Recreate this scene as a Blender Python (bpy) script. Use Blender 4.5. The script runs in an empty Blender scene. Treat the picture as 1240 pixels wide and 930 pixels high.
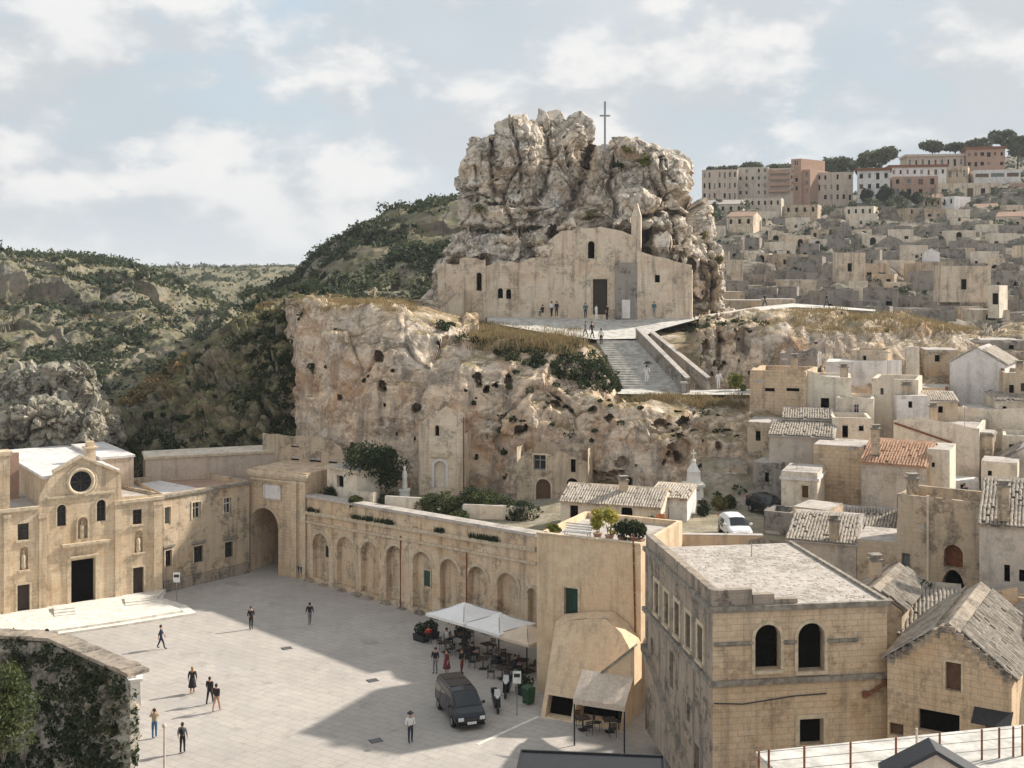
import bpy, bmesh, math, random
import numpy as np
from mathutils import Vector, Matrix

sc = bpy.context.scene
C = sc.collection
R = math.radians

# ------------------------------------------------------------------ camera
F = 1430.0      # focal length in photograph pixels (1240 wide)
HZ = 330.0      # row of the eye-level horizon
CH = 27.0       # eye height above the square
cam = bpy.data.cameras.new('camera')
cam.sensor_width = 36.0
cam.lens = 36.0 * F / 1240.0
cam.shift_y = -(465.0 - HZ) / 1240.0
cam.clip_start = 0.5
cam.clip_end = 20000
cam_o = bpy.data.objects.new('camera', cam)
cam_o.location = (0, 0, CH)
cam_o.rotation_euler = (R(90), 0, 0)
C.objects.link(cam_o)
sc.camera = cam_o

# ------------------------------------------------------------------ light
SUN_EL = R(33)
SUN_AZ = R(64)          # clockwise from +Y (away from the camera) towards +X
SUN_STRENGTH = 4.0
SKY_STRENGTH = 0.11
EXPOSURE = 0.82

sc.view_settings.view_transform = 'Standard'
sc.view_settings.look = 'None'
sc.view_settings.gamma = 1.0
sc.view_settings.use_curve_mapping = False
sc.view_settings.exposure = EXPOSURE
sc.render.engine = 'CYCLES'
sc.cycles.use_denoising = True
sc.cycles.max_bounces = 5
sc.cycles.diffuse_bounces = 3
sc.cycles.glossy_bounces = 2
sc.cycles.transmission_bounces = 3
sc.cycles.volume_bounces = 0
sc.cycles.caustics_reflective = False
sc.cycles.caustics_refractive = False

sd = Vector((math.sin(SUN_AZ) * math.cos(SUN_EL), math.cos(SUN_AZ) * math.cos(SUN_EL), math.sin(SUN_EL)))
sl = bpy.data.lights.new('sun', 'SUN')
sl.energy = SUN_STRENGTH
sl.angle = R(1.5)
sl.color = (1.0, 0.93, 0.83)
sun_o = bpy.data.objects.new('sun', sl)
sun_o.rotation_euler = (-sd).to_track_quat('-Z', 'Y').to_euler()
sun_o.location = (60, 60, 90)
C.objects.link(sun_o)


class NT:
    """small helper to wire shader nodes"""
    def __init__(s, tree):
        s.t = tree
        tree.nodes.clear()

    def n(s, typ, **kw):
        nd = s.t.nodes.new(typ)
        for k, v in kw.items():
            if k.startswith('i_'):
                key = k[2:]
                key = int(key) if key.isdigit() else key.replace('_', ' ')
                s.put(nd, key, v)
            else:
                setattr(nd, k, v)
        return nd

    def put(s, nd, key, v):
        if isinstance(v, bpy.types.NodeSocket):
            s.t.links.new(v, nd.inputs[key])
        else:
            nd.inputs[key].default_value = v

    def math(s, op, a, b=0.0, c=None, clamp=False):
        nd = s.n('ShaderNodeMath', operation=op, use_clamp=clamp)
        s.put(nd, 0, a)
        s.put(nd, 1, b)
        if c is not None:
            s.put(nd, 2, c)
        return nd.outputs[0]

    def vmath(s, op, a, b=(0, 0, 0)):
        nd = s.n('ShaderNodeVectorMath', operation=op)
        s.put(nd, 0, a)
        s.put(nd, 1, b)
        return nd.outputs[0]

    def mix(s, fac, a, b, blend='MIX'):
        nd = s.n('ShaderNodeMix', data_type='RGBA', blend_type=blend)
        s.put(nd, 0, fac)
        s.put(nd, 6, a if isinstance(a, bpy.types.NodeSocket) else (*a, 1)[:4])
        s.put(nd, 7, b if isinstance(b, bpy.types.NodeSocket) else (*b, 1)[:4])
        return nd.outputs[2]

    def noise(s, vec, scale, detail=4, rough=0.55, dist=0.0):
        nd = s.n('ShaderNodeTexNoise')
        s.put(nd, 'Vector', vec)
        nd.inputs['Scale'].default_value = scale
        nd.inputs['Detail'].default_value = detail
        nd.inputs['Roughness'].default_value = rough
        nd.inputs['Distortion'].default_value = dist
        return nd.outputs['Fac']

    def ramp(s, fac, lo, hi, a=0.0, b=1.0):
        nd = s.n('ShaderNodeMapRange', clamp=True, interpolation_type='SMOOTHSTEP')
        s.put(nd, 0, fac)
        s.put(nd, 1, lo)
        s.put(nd, 2, hi)
        s.put(nd, 3, a)
        s.put(nd, 4, b)
        return nd.outputs[0]

    def scale(s, vec, xyz):
        return s.vmath('MULTIPLY', vec, xyz)


w = bpy.data.worlds.new('World')
sc.world = w
w.use_nodes = True
nt = NT(w.node_tree)
sky = nt.n('ShaderNodeTexSky', sky_type='NISHITA', sun_disc=False)
sky.sun_elevation = SUN_EL
sky.sun_rotation = SUN_AZ
sky.air_density = 1.0
sky.dust_density = 1.5
sky.ozone_density = 1.0
tc = nt.n('ShaderNodeTexCoord')
gen = tc.outputs['Generated']
sep = nt.n('ShaderNodeSeparateXYZ')
nt.put(sep, 0, gen)
zz = nt.math('MAXIMUM', sep.outputs[2], 0.0)
cv = nt.scale(gen, (3.4, 3.4, 6.0))
veil_f = nt.ramp(nt.noise(nt.vmath('ADD', cv, (3.1, 0.7, 0.0)), 0.8, 6, 0.55, 0.3), 0.30, 0.58)          # thin high veil
puff_n = nt.noise(nt.vmath('ADD', cv, (1.55, 4.3, 0.2)), 1.9, 11, 0.55, 0.08)
puff = nt.ramp(puff_n, 0.445, 0.565)
puff2 = nt.ramp(nt.noise(nt.vmath('ADD', cv, (8.4, 2.1, 5.2)), 2.8, 9, 0.6, 0.1), 0.47, 0.60)
lit = nt.ramp(nt.math('SUBTRACT', puff_n, nt.noise(nt.vmath('ADD', cv, (1.62, 4.26, 0.34)), 1.9, 6, 0.5, 0.08)), -0.07, 0.09)   # tops brighter than bases
big = nt.ramp(nt.noise(nt.vmath('ADD', cv, (7.7, 2.2, 0.0)), 0.6, 4, 0.5, 0.2), 0.36, 0.64)
K = 1.0 / SKY_STRENGTH
def ck(r, g, b):
    return (r * K, g * K, b * K, 1)
base = nt.mix(0.82, sky.outputs[0], ck(0.315, 0.39, 0.445))
veil = nt.mix(big, ck(0.325, 0.36, 0.39), ck(0.40, 0.415, 0.43))
c1 = nt.mix(nt.math('MULTIPLY', veil_f, 0.86), base, veil)
cloud = nt.mix(lit, ck(0.36, 0.375, 0.39), ck(0.54, 0.53, 0.52))
c2 = nt.mix(nt.math('MULTIPLY', puff, 0.82), c1, cloud)
c2 = nt.mix(nt.math('MULTIPLY', puff2, 0.45), c2, cloud)
low = nt.ramp(zz, 0.0, 0.09, 0.5, 0.0)
c3 = nt.mix(low, c2, ck(0.42, 0.445, 0.465))
bg = nt.n('ShaderNodeBackground')
nt.put(bg, 0, c3)
bg.inputs[1].default_value = SKY_STRENGTH
ow = nt.n('ShaderNodeOutputWorld')
w.node_tree.links.new(bg.outputs[0], ow.inputs[0])

# ------------------------------------------------------------------ helpers
rnd = random.Random(11)


def P(px, py, D):
    return Vector(((px - 620) / F * D, D, CH - (py - HZ) / F * D))


def zpx(py, D):
    return CH - (py - HZ) / F * D


def G(px, py, z=0.0):
    """pixel -> point on the level z"""
    D = (CH - z) * F / (py - HZ)
    return Vector(((px - 620) / F * D, D, z))


def tag(o, label=None, cat=None, group=None, kind=None):
    if label:
        o['label'] = label
    if cat:
        o['category'] = cat
    if group:
        o['group'] = group
    if kind:
        o['kind'] = kind
    return o


def empty(name, loc=(0, 0, 0), rz=0.0, label=None, cat=None, group=None):
    o = bpy.data.objects.new(name, None)
    o.empty_display_size = 0.3
    o.location = loc
    o.rotation_euler = (0, 0, rz)
    C.objects.link(o)
    return tag(o, label, cat, group)


def obj(name, mesh, mat=None, parent=None, loc=None, rz=0.0):
    o = bpy.data.objects.new(name, mesh)
    if mat is not None:
        if isinstance(mat, (list, tuple)):
            for m in mat:
                mesh.materials.append(m)
        else:
            mesh.materials.append(mat)
    if loc is not None:
        o.location = loc
        o.rotation_euler = (0, 0, rz)
    o.parent = parent
    C.objects.link(o)
    return o


def copy_tree(o, parent=None):
    c = o.copy()
    c.parent = parent
    C.objects.link(c)
    for ch in [x for x in bpy.data.objects if x.parent == o]:
        copy_tree(ch, c)
    return c


class MB:
    def __init__(s):
        s.v = []
        s.f = []
        s.m = []

    def add(s, vs, fs, mi=0):
        b = len(s.v)
        s.v.extend([tuple(v) for v in vs])
        s.f.extend([tuple(b + i for i in f) for f in fs])
        s.m.extend([mi] * len(fs))
        return s

    def box(s, x0, x1, y0, y1, z0, z1, mi=0, fm=None):
        vs = [(x0, y0, z0), (x1, y0, z0), (x1, y1, z0), (x0, y1, z0), (x0, y0, z1), (x1, y0, z1), (x1, y1, z1), (x0, y1, z1)]
        if fm:
            vs = [fm(*v) for v in vs]
        return s.add(vs, [(0, 3, 2, 1), (4, 5, 6, 7), (0, 1, 5, 4), (1, 2, 6, 5), (2, 3, 7, 6), (3, 0, 4, 7)], mi)

    def tbox(s, cx, cy, z0, z1, a0, b0, a1, b1, mi=0):
        """tapered box: half sizes a,b at bottom (0) and top (1)"""
        vs = [(cx - a0, cy - b0, z0), (cx + a0, cy - b0, z0), (cx + a0, cy + b0, z0), (cx - a0, cy + b0, z0),
              (cx - a1, cy - b1, z1), (cx + a1, cy - b1, z1), (cx + a1, cy + b1, z1), (cx - a1, cy + b1, z1)]
        return s.add(vs, [(0, 3, 2, 1), (4, 5, 6, 7), (0, 1, 5, 4), (1, 2, 6, 5), (2, 3, 7, 6), (3, 0, 4, 7)], mi)

    def poly(s, pts, mi=0):
        return s.add(pts, [tuple(range(len(pts)))], mi)

    def prism(s, pts, off, mi=0):
        """pts: planar loop, off: extrusion vector"""
        n = len(pts)
        off = Vector(off)
        b = [Vector(p) + off for p in pts]
        fs = [tuple(range(n))[::-1], tuple(range(n, 2 * n))]
        fs += [(i, (i + 1) % n, n + (i + 1) % n, n + i) for i in range(n)]
        return s.add([tuple(p) for p in pts] + [tuple(p) for p in b], fs, mi)

    def tube(s, p0, p1, r0, r1=None, n=8, mi=0, cap=True):
        r1 = r0 if r1 is None else r1
        p0 = Vector(p0)
        p1 = Vector(p1)
        d = (p1 - p0)
        if d.length < 1e-6:
            return s
        d.normalize()
        a = d.orthogonal().normalized()
        b = d.cross(a)
        vs = []
        for p, r in ((p0, r0), (p1, r1)):
            for i in range(n):
                t = 2 * math.pi * i / n
                vs.append(p + (a * math.cos(t) + b * math.sin(t)) * r)
        fs = [(i, (i + 1) % n, n + (i + 1) % n, n + i) for i in range(n)]
        if cap:
            fs += [tuple(range(n))[::-1], tuple(range(n, 2 * n))]
        return s.add(vs, fs, mi)

    def path(s, pts, r, n=6, mi=0):
        for a, b in zip(pts[:-1], pts[1:]):
            s.tube(a, b, r, r, n, mi)
        return s

    def lathe(s, prof, n=12, c=(0, 0, 0), mi=0):
        vs = []
        for r, z in prof:
            for i in range(n):
                t = 2 * math.pi * i / n
                vs.append((c[0] + r * math.cos(t), c[1] + r * math.sin(t), c[2] + z))
        k = len(prof)
        fs = []
        for j in range(k - 1):
            for i in range(n):
                fs.append((j * n + i, j * n + (i + 1) % n, (j + 1) * n + (i + 1) % n, (j + 1) * n + i))
        fs.append(tuple(range(n))[::-1])
        fs.append(tuple((k - 1) * n + i for i in range(n)))
        return s.add(vs, fs, mi)

    def ball(s, c, r, nu=10, nv=7, mi=0):
        r = r if isinstance(r, (tuple, list)) else (r, r, r)
        prof = [(math.sin(math.pi * j / nv), -math.cos(math.pi * j / nv)) for j in range(nv + 1)]
        vs = []
        for a, z in prof[1:-1]:
            for i in range(nu):
                t = 2 * math.pi * i / nu
                vs.append((c[0] + r[0] * a * math.cos(t), c[1] + r[1] * a * math.sin(t), c[2] + r[2] * z))
        fs = []
        for j in range(nv - 2):
            for i in range(nu):
                fs.append((j * nu + i, j * nu + (i + 1) % nu, (j + 1) * nu + (i + 1) % nu, (j + 1) * nu + i))
        b = len(vs)
        vs += [(c[0], c[1], c[2] - r[2]), (c[0], c[1], c[2] + r[2])]
        for i in range(nu):
            fs.append((b, (i + 1) % nu, i))
            fs.append((b + 1, (nv - 2) * nu + i, (nv - 2) * nu + (i + 1) % nu))
        return s.add(vs, fs, mi)

    def torus(s, c, R0, r, axis='y', n=20, m=6, mi=0):
        vs = []
        for i in range(n):
            t = 2 * math.pi * i / n
            for j in range(m):
                u = 2 * math.pi * j / m
                q = R0 + r * math.cos(u)
                a, b, h = q * math.cos(t), q * math.sin(t), r * math.sin(u)
                p = {'y': (a, h, b), 'x': (h, a, b), 'z': (a, b, h)}[axis]
                vs.append((c[0] + p[0], c[1] + p[1], c[2] + p[2]))
        fs = [(i * m + j, ((i + 1) % n) * m + j, ((i + 1) % n) * m + (j + 1) % m, i * m + (j + 1) % m) for i in range(n) for j in range(m)]
        return s.add(vs, fs, mi)

    def mesh(s, name, smooth=False):
        me = bpy.data.meshes.new(name)
        me.from_pydata(s.v, [], s.f)
        if any(s.m):
            me.polygons.foreach_set('material_index', s.m)
        if smooth:
            me.polygons.foreach_set('use_smooth', [True] * len(me.polygons))
        me.validate()
        me.update()
        return me

    def build(s, name, mat, parent=None, smooth=False, loc=None, rz=0.0, recalc=True):
        me = s.mesh(name, smooth)
        if recalc:
            bm = bmesh.new()
            bm.from_mesh(me)
            bmesh.ops.recalc_face_normals(bm, faces=bm.faces)
            bm.to_mesh(me)
            bm.free()
        return obj(name, me, mat, parent, loc, rz)


def np_mesh(name, verts, quads, smooth=False):
    """numpy verts (N,3), faces (M,k) -> mesh"""
    me = bpy.data.meshes.new(name)
    k = quads.shape[1]
    me.vertices.add(len(verts))
    me.vertices.foreach_set('co', np.ascontiguousarray(verts, dtype=np.float32).ravel())
    me.loops.add(quads.size)
    me.loops.foreach_set('vertex_index', np.ascontiguousarray(quads, dtype=np.int32).ravel())
    me.polygons.add(len(quads))
    me.polygons.foreach_set('loop_start', np.arange(0, quads.size, k, dtype=np.int32))
    if smooth:
        me.polygons.foreach_set('use_smooth', np.ones(len(quads), dtype=bool))
    else:
        me.polygons.foreach_set('use_smooth', np.zeros(len(quads), dtype=bool))
    me.update(calc_edges=True)
    me.validate()
    return me


# ------------------------------------------------------------------ noise (numpy)
_r = np.random.RandomState(5)
PERM = np.concatenate([_r.permutation(256)] * 2)
GR = _r.normal(size=(256, 3))
GR /= np.linalg.norm(GR, axis=1)[:, None]
RP = _r.rand(256, 3)


def pn(p, seed=0):
    i = np.floor(p).astype(np.int64)
    f = p - i
    u = f * f * f * (f * (f * 6 - 15) + 10)
    out = 0
    for dx in (0, 1):
        wx = u[:, 0] if dx else 1 - u[:, 0]
        hx = PERM[(i[:, 0] + dx + seed * 37) & 255]
        for dy in (0, 1):
            wy = u[:, 1] if dy else 1 - u[:, 1]
            hy = PERM[(hx + i[:, 1] + dy) & 255]
            for dz in (0, 1):
                wz = u[:, 2] if dz else 1 - u[:, 2]
                g = GR[PERM[(hy + i[:, 2] + dz) & 255]]
                dot = g[:, 0] * (f[:, 0] - dx) + g[:, 1] * (f[:, 1] - dy) + g[:, 2] * (f[:, 2] - dz)
                out = out + wx * wy * wz * dot
    return out * 1.5


def fbm(p, oct=4, seed=0, gain=0.5, lac=2.03):
    a, s, q = 1.0, 0.0, p.copy()
    for o in range(oct):
        s = s + a * pn(q, seed + o)
        a *= gain
        q = q * lac + 13.7
    return s


def ridged(p, oct=4, seed=0, gain=0.5):
    a, s, q = 1.0, 0.0, p.copy()
    for o in range(oct):
        s = s + a * (1 - 2 * np.abs(pn(q, seed + o)))
        a *= gain
        q = q * 2.07 + 7.3
    return s


def worley(p, seed=0):
    i = np.floor(p).astype(np.int64)
    f1 = np.full(len(p), 9.0)
    f2 = np.full(len(p), 9.0)
    cid = np.zeros(len(p), dtype=np.int64)
    for dx in (-1, 0, 1):
        for dy in (-1, 0, 1):
            for dz in (-1, 0, 1):
                c = i + np.array([dx, dy, dz])
                h = PERM[(PERM[(PERM[(c[:, 0] + seed * 31) & 255] + c[:, 1]) & 255] + c[:, 2]) & 255]
                d = np.sqrt((((c + RP[h]) - p) ** 2).sum(1))
                m = d < f1
                f2 = np.where(m, f1, np.minimum(f2, d))
                cid = np.where(m, h, cid)
                f1 = np.where(m, d, f1)
    return f1, f2, cid


def sstep(x, a, b):
    t = np.clip((x - a) / (b - a), 0, 1)
    return t * t * (3 - 2 * t)


def facet(p, sc, seed, amp):
    """angular blocks: every cell a tilted plane, plus the distance to the cell border"""
    i = np.floor(p / sc).astype(np.int64)
    q = p / sc
    f1 = np.full(len(p), 9.0)
    f2 = np.full(len(p), 9.0)
    cid = np.zeros(len(p), dtype=np.int64)
    dv = np.zeros_like(p)
    for dx in (-1, 0, 1):
        for dy in (-1, 0, 1):
            for dz in (-1, 0, 1):
                c = i + np.array([dx, dy, dz])
                h = PERM[(PERM[(PERM[(c[:, 0] + seed * 31) & 255] + c[:, 1]) & 255] + c[:, 2]) & 255]
                df = q - (c + RP[h])
                d = np.sqrt((df ** 2).sum(1))
                m = d < f1
                f2 = np.where(m, f1, np.minimum(f2, d))
                cid = np.where(m, h, cid)
                dv[m] = df[m]
                f1 = np.where(m, d, f1)
    return (dv * GR[cid]).sum(1) * amp + (RP[cid, 0] - 0.5) * amp * 0.8, f2 - f1


def rock_disp(p, k=1.0, seed=0, block=3.0, strata=0.5, crack=1.0, vs=0.8, lump=0.95, warp=0.45, fine=1.0):
    """displacement of a weathered limestone face, metres"""
    q = p + np.stack([fbm(p / 4, 2, seed + 60), fbm(p / 4, 2, seed + 61), fbm(p / 4, 2, seed + 62)], 1) * warp
    d = lump * fbm(q / 7.5, 3, seed)
    a, b = facet(q, np.array([block, block, block * vs]), seed + 3, 0.27 * block)
    d = d + a - 1.0 * crack * (1 - sstep(b, 0.0, 0.09)) * sstep(fbm(p / 7, 2, seed + 70), -0.35, 0.35)
    a, b = facet(q, np.array([block, block, block * vs]) * 0.38, seed + 5, 0.10 * block * fine)
    d = d + a - 0.38 * crack * fine * (1 - sstep(b, 0.0, 0.12))
    s = pn(np.stack([q[:, 0] / 9, q[:, 1] / 9, q[:, 2] / 0.75], 1), seed + 9)
    d = d + strata * 0.55 * s
    h1, h2, hid = worley(q / 0.85, seed + 12)
    d = d - 0.42 * fine * (RP[hid, 2] > 0.66) * (1 - sstep(h1, 0.12, 0.38))
    d = d + 0.13 * fine * fbm(q / 0.55, 3, seed + 20, 0.6)
    return d * k
# ------------------------------------------------------------------ materials
M = {}


def new_mat(name):
    m = bpy.data.materials.new(name)
    m.use_nodes = True
    n = NT(m.node_tree)
    bs = n.n('ShaderNodeBsdfPrincipled')
    out = n.n('ShaderNodeOutputMaterial')
    m.node_tree.links.new(bs.outputs[0], out.inputs[0])
    M[name] = m
    return m, n, bs


def mul(c, k):
    return tuple(x * k for x in c[:3])


def plain(name, col, rough=0.6, metal=0.0, var=0.12, scale=6.0, spec=0.4):
    m, n, bs = new_mat(name)
    g = n.n('ShaderNodeNewGeometry')
    f = n.noise(g.outputs['Position'], scale, 4, 0.6)
    c = n.mix(n.ramp(f, 0.3, 0.7), mul(col, 1 - var), mul(col, 1 + var))
    n.put(bs, 'Base Color', c)
    bs.inputs['Roughness'].default_value = rough
    bs.inputs['Metallic'].default_value = metal
    bs.inputs['Specular IOR Level'].default_value = spec
    return m


def stone(name, base, alt, grime=0.5, streak=0.5, ochre=0.25, course=(0.62, 0.29), joints=0.5, bump=0.35, grime_col=(0.075, 0.068, 0.058)):
    """coursed tufa: block tints, blotches, rain streaks, lichen"""
    base, alt = [tuple(min(0.82, x * k) for x, k in zip(q, (1.43, 1.415, 1.47))) for q in (base, alt)]
    m, n, bs = new_mat(name)
    tcn = n.n('ShaderNodeTexCoord')
    geo = n.n('ShaderNodeNewGeometry')
    pos = geo.outputs['Position']
    so = n.n('ShaderNodeSeparateXYZ')
    n.put(so, 0, tcn.outputs['Object'])
    bv = n.n('ShaderNodeCombineXYZ')
    n.put(bv, 0, n.math('ADD', so.outputs[0], so.outputs[1]))
    n.put(bv, 1, so.outputs[2])
    wob = n.noise(pos, 0.9, 2)
    n.put(bv, 2, 0.0)
    bvw = n.vmath('ADD', bv.outputs[0], n.scale(n.n('ShaderNodeTexNoise', i_Scale=1.3, i_Vector=pos).outputs['Color'], (0.05, 0.05, 0)))
    br = n.n('ShaderNodeTexBrick', offset=0.5)
    n.put(br, 'Vector', bvw)
    br.inputs['Color1'].default_value = (0, 0, 0, 1)
    br.inputs['Color2'].default_value = (1, 1, 1, 1)
    br.inputs['Mortar'].default_value = (0.5, 0.5, 0.5, 1)
    br.inputs['Scale'].default_value = 1.0
    br.inputs['Mortar Size'].default_value = 0.016
    br.inputs['Mortar Smooth'].default_value = 0.4
    br.inputs['Brick Width'].default_value = course[0]
    br.inputs['Row Height'].default_value = course[1]
    tint = n.n('ShaderNodeSeparateColor')
    n.put(tint, 0, br.outputs['Color'])
    big = n.noise(pos, 0.33, 5, 0.6)
    mid = n.noise(pos, 1.7, 6, 0.65)
    fine = n.noise(pos, 9.0, 5, 0.65)
    c = n.mix(n.ramp(big, 0.35, 0.68), base, alt)
    c = n.mix(n.ramp(mid, 0.3, 0.75, 0.0, 0.6), c, mul(base, 0.74))
    c = n.mix(n.math('MULTIPLY', tint.outputs[0], 0.34 * joints), c, mul(alt, 0.66))
    c = n.mix(n.math('MULTIPLY', br.outputs['Fac'], 0.55 * joints), c, mul(base, 0.42))
    c = n.mix(n.ramp(fine, 0.35, 0.7, 0.0, 0.38), c, mul(base, 0.60))
    if ochre:
        oc = n.ramp(n.noise(n.vmath('ADD', pos, (31, 7, 3)), 0.28, 5, 0.65), 0.52, 0.72, 0.0, ochre)
        c = n.mix(oc, c, (0.40, 0.225, 0.09))
    sv = n.scale(pos, (1.3, 1.3, 0.11))
    st = n.ramp(n.noise(sv, 1.25, 6, 0.62), 0.48, 0.68, 0.0, streak)
    c = n.mix(st, c, mul(grime_col, 1.6))
    gr = n.math('MULTIPLY', n.ramp(n.noise(n.vmath('ADD', pos, (3, 17, 5)), 0.62, 8, 0.72), 0.50, 0.60), n.ramp(n.noise(pos, 4.2, 6, 0.75), 0.38, 0.54))
    c = n.mix(n.math('MULTIPLY', gr, grime), c, grime_col)
    sn = n.n('ShaderNodeSeparateXYZ')
    n.put(sn, 0, geo.outputs['True Normal'])
    up = n.math('MULTIPLY', n.ramp(sn.outputs[2], 0.4, 0.9), n.ramp(mid, 0.3, 0.62, 0.1, 0.55))
    c = n.mix(n.math('MULTIPLY', up, grime), c, (0.17, 0.16, 0.135))
    n.put(bs, 'Base Color', c)
    bs.inputs['Roughness'].default_value = 0.93
    bs.inputs['Specular IOR Level'].default_value = 0.15
    h = n.math('ADD', n.math('MULTIPLY', br.outputs['Fac'], -0.7 * joints), n.math('ADD', n.math('MULTIPLY', mid, 0.8), n.math('MULTIPLY', fine, 0.5)))
    bp = n.n('ShaderNodeBump')
    bp.inputs['Strength'].default_value = bump
    bp.inputs['Distance'].default_value = 0.06
    n.put(bp, 'Height', h)
    n.put(bs, 'Normal', bp.outputs[0])
    return m


def rock(name, tan, grey, dark, ochre=0.5, green=0.0, lichen=0.7, band=1.0, ocol=(0.40, 0.225, 0.115), gcol=(0.20, 0.19, 0.07), gz=(0.55, 0.85), dscale=1.0, topdust=0.0, bright=1.4, strk_a=0.34):
    tan, grey = mul(tan, bright), mul(grey, bright)
    m, n, bs = new_mat(name)
    geo = n.n('ShaderNodeNewGeometry')
    pos = geo.outputs['Position']
    big = n.noise(pos, 0.16, 6, 0.6, 0.3)
    mid = n.noise(pos, 0.75, 8, 0.68)
    fine = n.noise(pos, 3.4, 8, 0.7)
    strat = n.noise(n.scale(pos, (0.12, 0.12, 1.15)), 1.4, 5, 0.62)
    c = n.mix(n.ramp(big, 0.38, 0.62), tan, grey)
    c = n.mix(n.ramp(strat, 0.4, 0.68, 0.0, 0.5 * band), c, mul(tan, 0.66))
    c = n.mix(n.ramp(mid, 0.34, 0.70, 0.0, 0.55), c, mul(grey, 0.62))
    oc = n.ramp(n.noise(n.vmath('ADD', pos, (11, 5, 40)), 0.24, 6, 0.66, 0.6), 0.47, 0.64, 0.0, ochre)
    c = n.mix(oc, c, ocol)
    strk = n.ramp(n.noise(n.scale(pos, (0.9, 0.9, 0.09)), 1.0, 6, 0.6), 0.47, 0.66, 0.0, strk_a)
    c = n.mix(strk, c, mul(dark, 2.0))
    pit_shade = n.ramp(n.noise(n.vmath('ADD', pos, (2, 8, 1)), 1.3 * dscale, 9, 0.8), 0.55, 0.62, 0.0, lichen)  # shade of small pits put into the colour; strength shared with the lichen
    c = n.mix(pit_shade, c, mul(dark, 0.9))
    spk = n.math('MULTIPLY', n.ramp(n.noise(n.vmath('ADD', pos, (9, 1, 4)), 0.42 * dscale, 9, 0.74), 0.44, 0.56), n.ramp(n.noise(pos, 2.3 * dscale, 8, 0.78), 0.42, 0.54))
    c = n.mix(n.math('MULTIPLY', spk, lichen), c, dark)
    c = n.mix(n.ramp(fine, 0.5, 0.78, 0.0, 0.35), c, mul(grey, 1.35))
    sn = n.n('ShaderNodeSeparateXYZ')
    n.put(sn, 0, geo.outputs['Normal'])
    if topdust:
        c = n.mix(n.math('MULTIPLY', n.ramp(sn.outputs[2], 0.35, 0.8), topdust), c, mul(grey, 1.25))
    if green:
        u = n.math('MULTIPLY', n.ramp(sn.outputs[2], gz[0], gz[1]), n.ramp(n.noise(pos, 0.35, 6, 0.65), 0.36, 0.55))
        gc = n.mix(n.ramp(n.noise(pos, 0.9, 4), 0.4, 0.65), gcol, mul(gcol, 0.5))
        c = n.mix(n.math('MULTIPLY', u, green), c, gc)
    n.put(bs, 'Base Color', c)
    bs.inputs['Roughness'].default_value = 0.95
    bs.inputs['Specular IOR Level'].default_value = 0.1
    bp = n.n('ShaderNodeBump')
    bp.inputs['Strength'].default_value = 0.7
    bp.inputs['Distance'].default_value = 0.18
    n.put(bp, 'Height', n.math('ADD', mid, n.math('MULTIPLY', fine, 0.6)))
    n.put(bs, 'Normal', bp.outputs[0])
    return m


def foliage(name, a, b, c3, trans=0.25):
    m, n, bs = new_mat(name)
    geo = n.n('ShaderNodeNewGeometry')
    rr = geo.outputs['Random Per Island']
    cl = n.mix(n.ramp(rr, 0.0, 0.6), a, b)
    cl = n.mix(n.ramp(n.noise(geo.outputs['Position'], 0.55, 3), 0.42, 0.66, 0.0, 0.85), cl, c3)
    n.put(bs, 'Base Color', cl)
    bs.inputs['Roughness'].default_value = 0.7
    bs.inputs['Specular IOR Level'].default_value = 0.2
    tr = n.n('ShaderNodeBsdfTranslucent')
    n.put(tr, 'Color', cl)
    mx = n.n('ShaderNodeMixShader')
    mx.inputs[0].default_value = trans
    m.node_tree.links.new(bs.outputs[0], mx.inputs[1])
    m.node_tree.links.new(tr.outputs[0], mx.inputs[2])
    o = [x for x in m.node_tree.nodes if x.type == 'OUTPUT_MATERIAL'][0]
    m.node_tree.links.new(mx.outputs[0], o.inputs[0])
    return m


GR_COL = (0.085, 0.075, 0.062)
stone('tufa', (0.50, 0.37, 0.235), (0.56, 0.44, 0.30), grime=0.38, streak=0.34, ochre=0.45, joints=0.85, bump=0.5)
stone('tufa_church', (0.53, 0.41, 0.265), (0.58, 0.475, 0.335), grime=0.3, streak=0.40, ochre=0.4, joints=0.6, bump=0.3)
stone('tufa_smooth', (0.57, 0.43, 0.275), (0.60, 0.465, 0.31), grime=0.14, streak=0.30, ochre=0.35, joints=0.22, bump=0.15)
stone('tufa_arcade', (0.56, 0.415, 0.265), (0.60, 0.48, 0.34), grime=0.5, streak=0.42, ochre=0.5, joints=0.5, bump=0.35)
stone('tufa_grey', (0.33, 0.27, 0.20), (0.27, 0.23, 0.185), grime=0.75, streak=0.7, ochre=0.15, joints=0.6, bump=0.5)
stone('tufa_old', (0.47, 0.37, 0.25), (0.41, 0.345, 0.255), grime=0.6, streak=0.45, ochre=0.4, joints=0.45, bump=0.45)
stone('chapel_stone', (0.58, 0.46, 0.33), (0.60, 0.50, 0.38), grime=0.48, streak=0.48, ochre=0.4, joints=0.45, bump=0.55)
stone('plaster_pale', (0.58, 0.49, 0.375), (0.62, 0.54, 0.43), grime=0.3, streak=0.28, ochre=0.2, joints=0.06, bump=0.12)
stone('plaster_grey', (0.43, 0.375, 0.30), (0.47, 0.41, 0.335), grime=0.3, streak=0.3, ochre=0.1, joints=0.08, bump=0.12)
stone('plaster_white', (0.55, 0.52, 0.475), (0.585, 0.56, 0.52), grime=0.22, streak=0.25, ochre=0.04, joints=0.03, bump=0.08)
stone('roof_stone', (0.42, 0.38, 0.33), (0.375, 0.345, 0.30), grime=0.5, streak=0.0, ochre=0.1, joints=0.25, bump=0.5)
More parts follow.
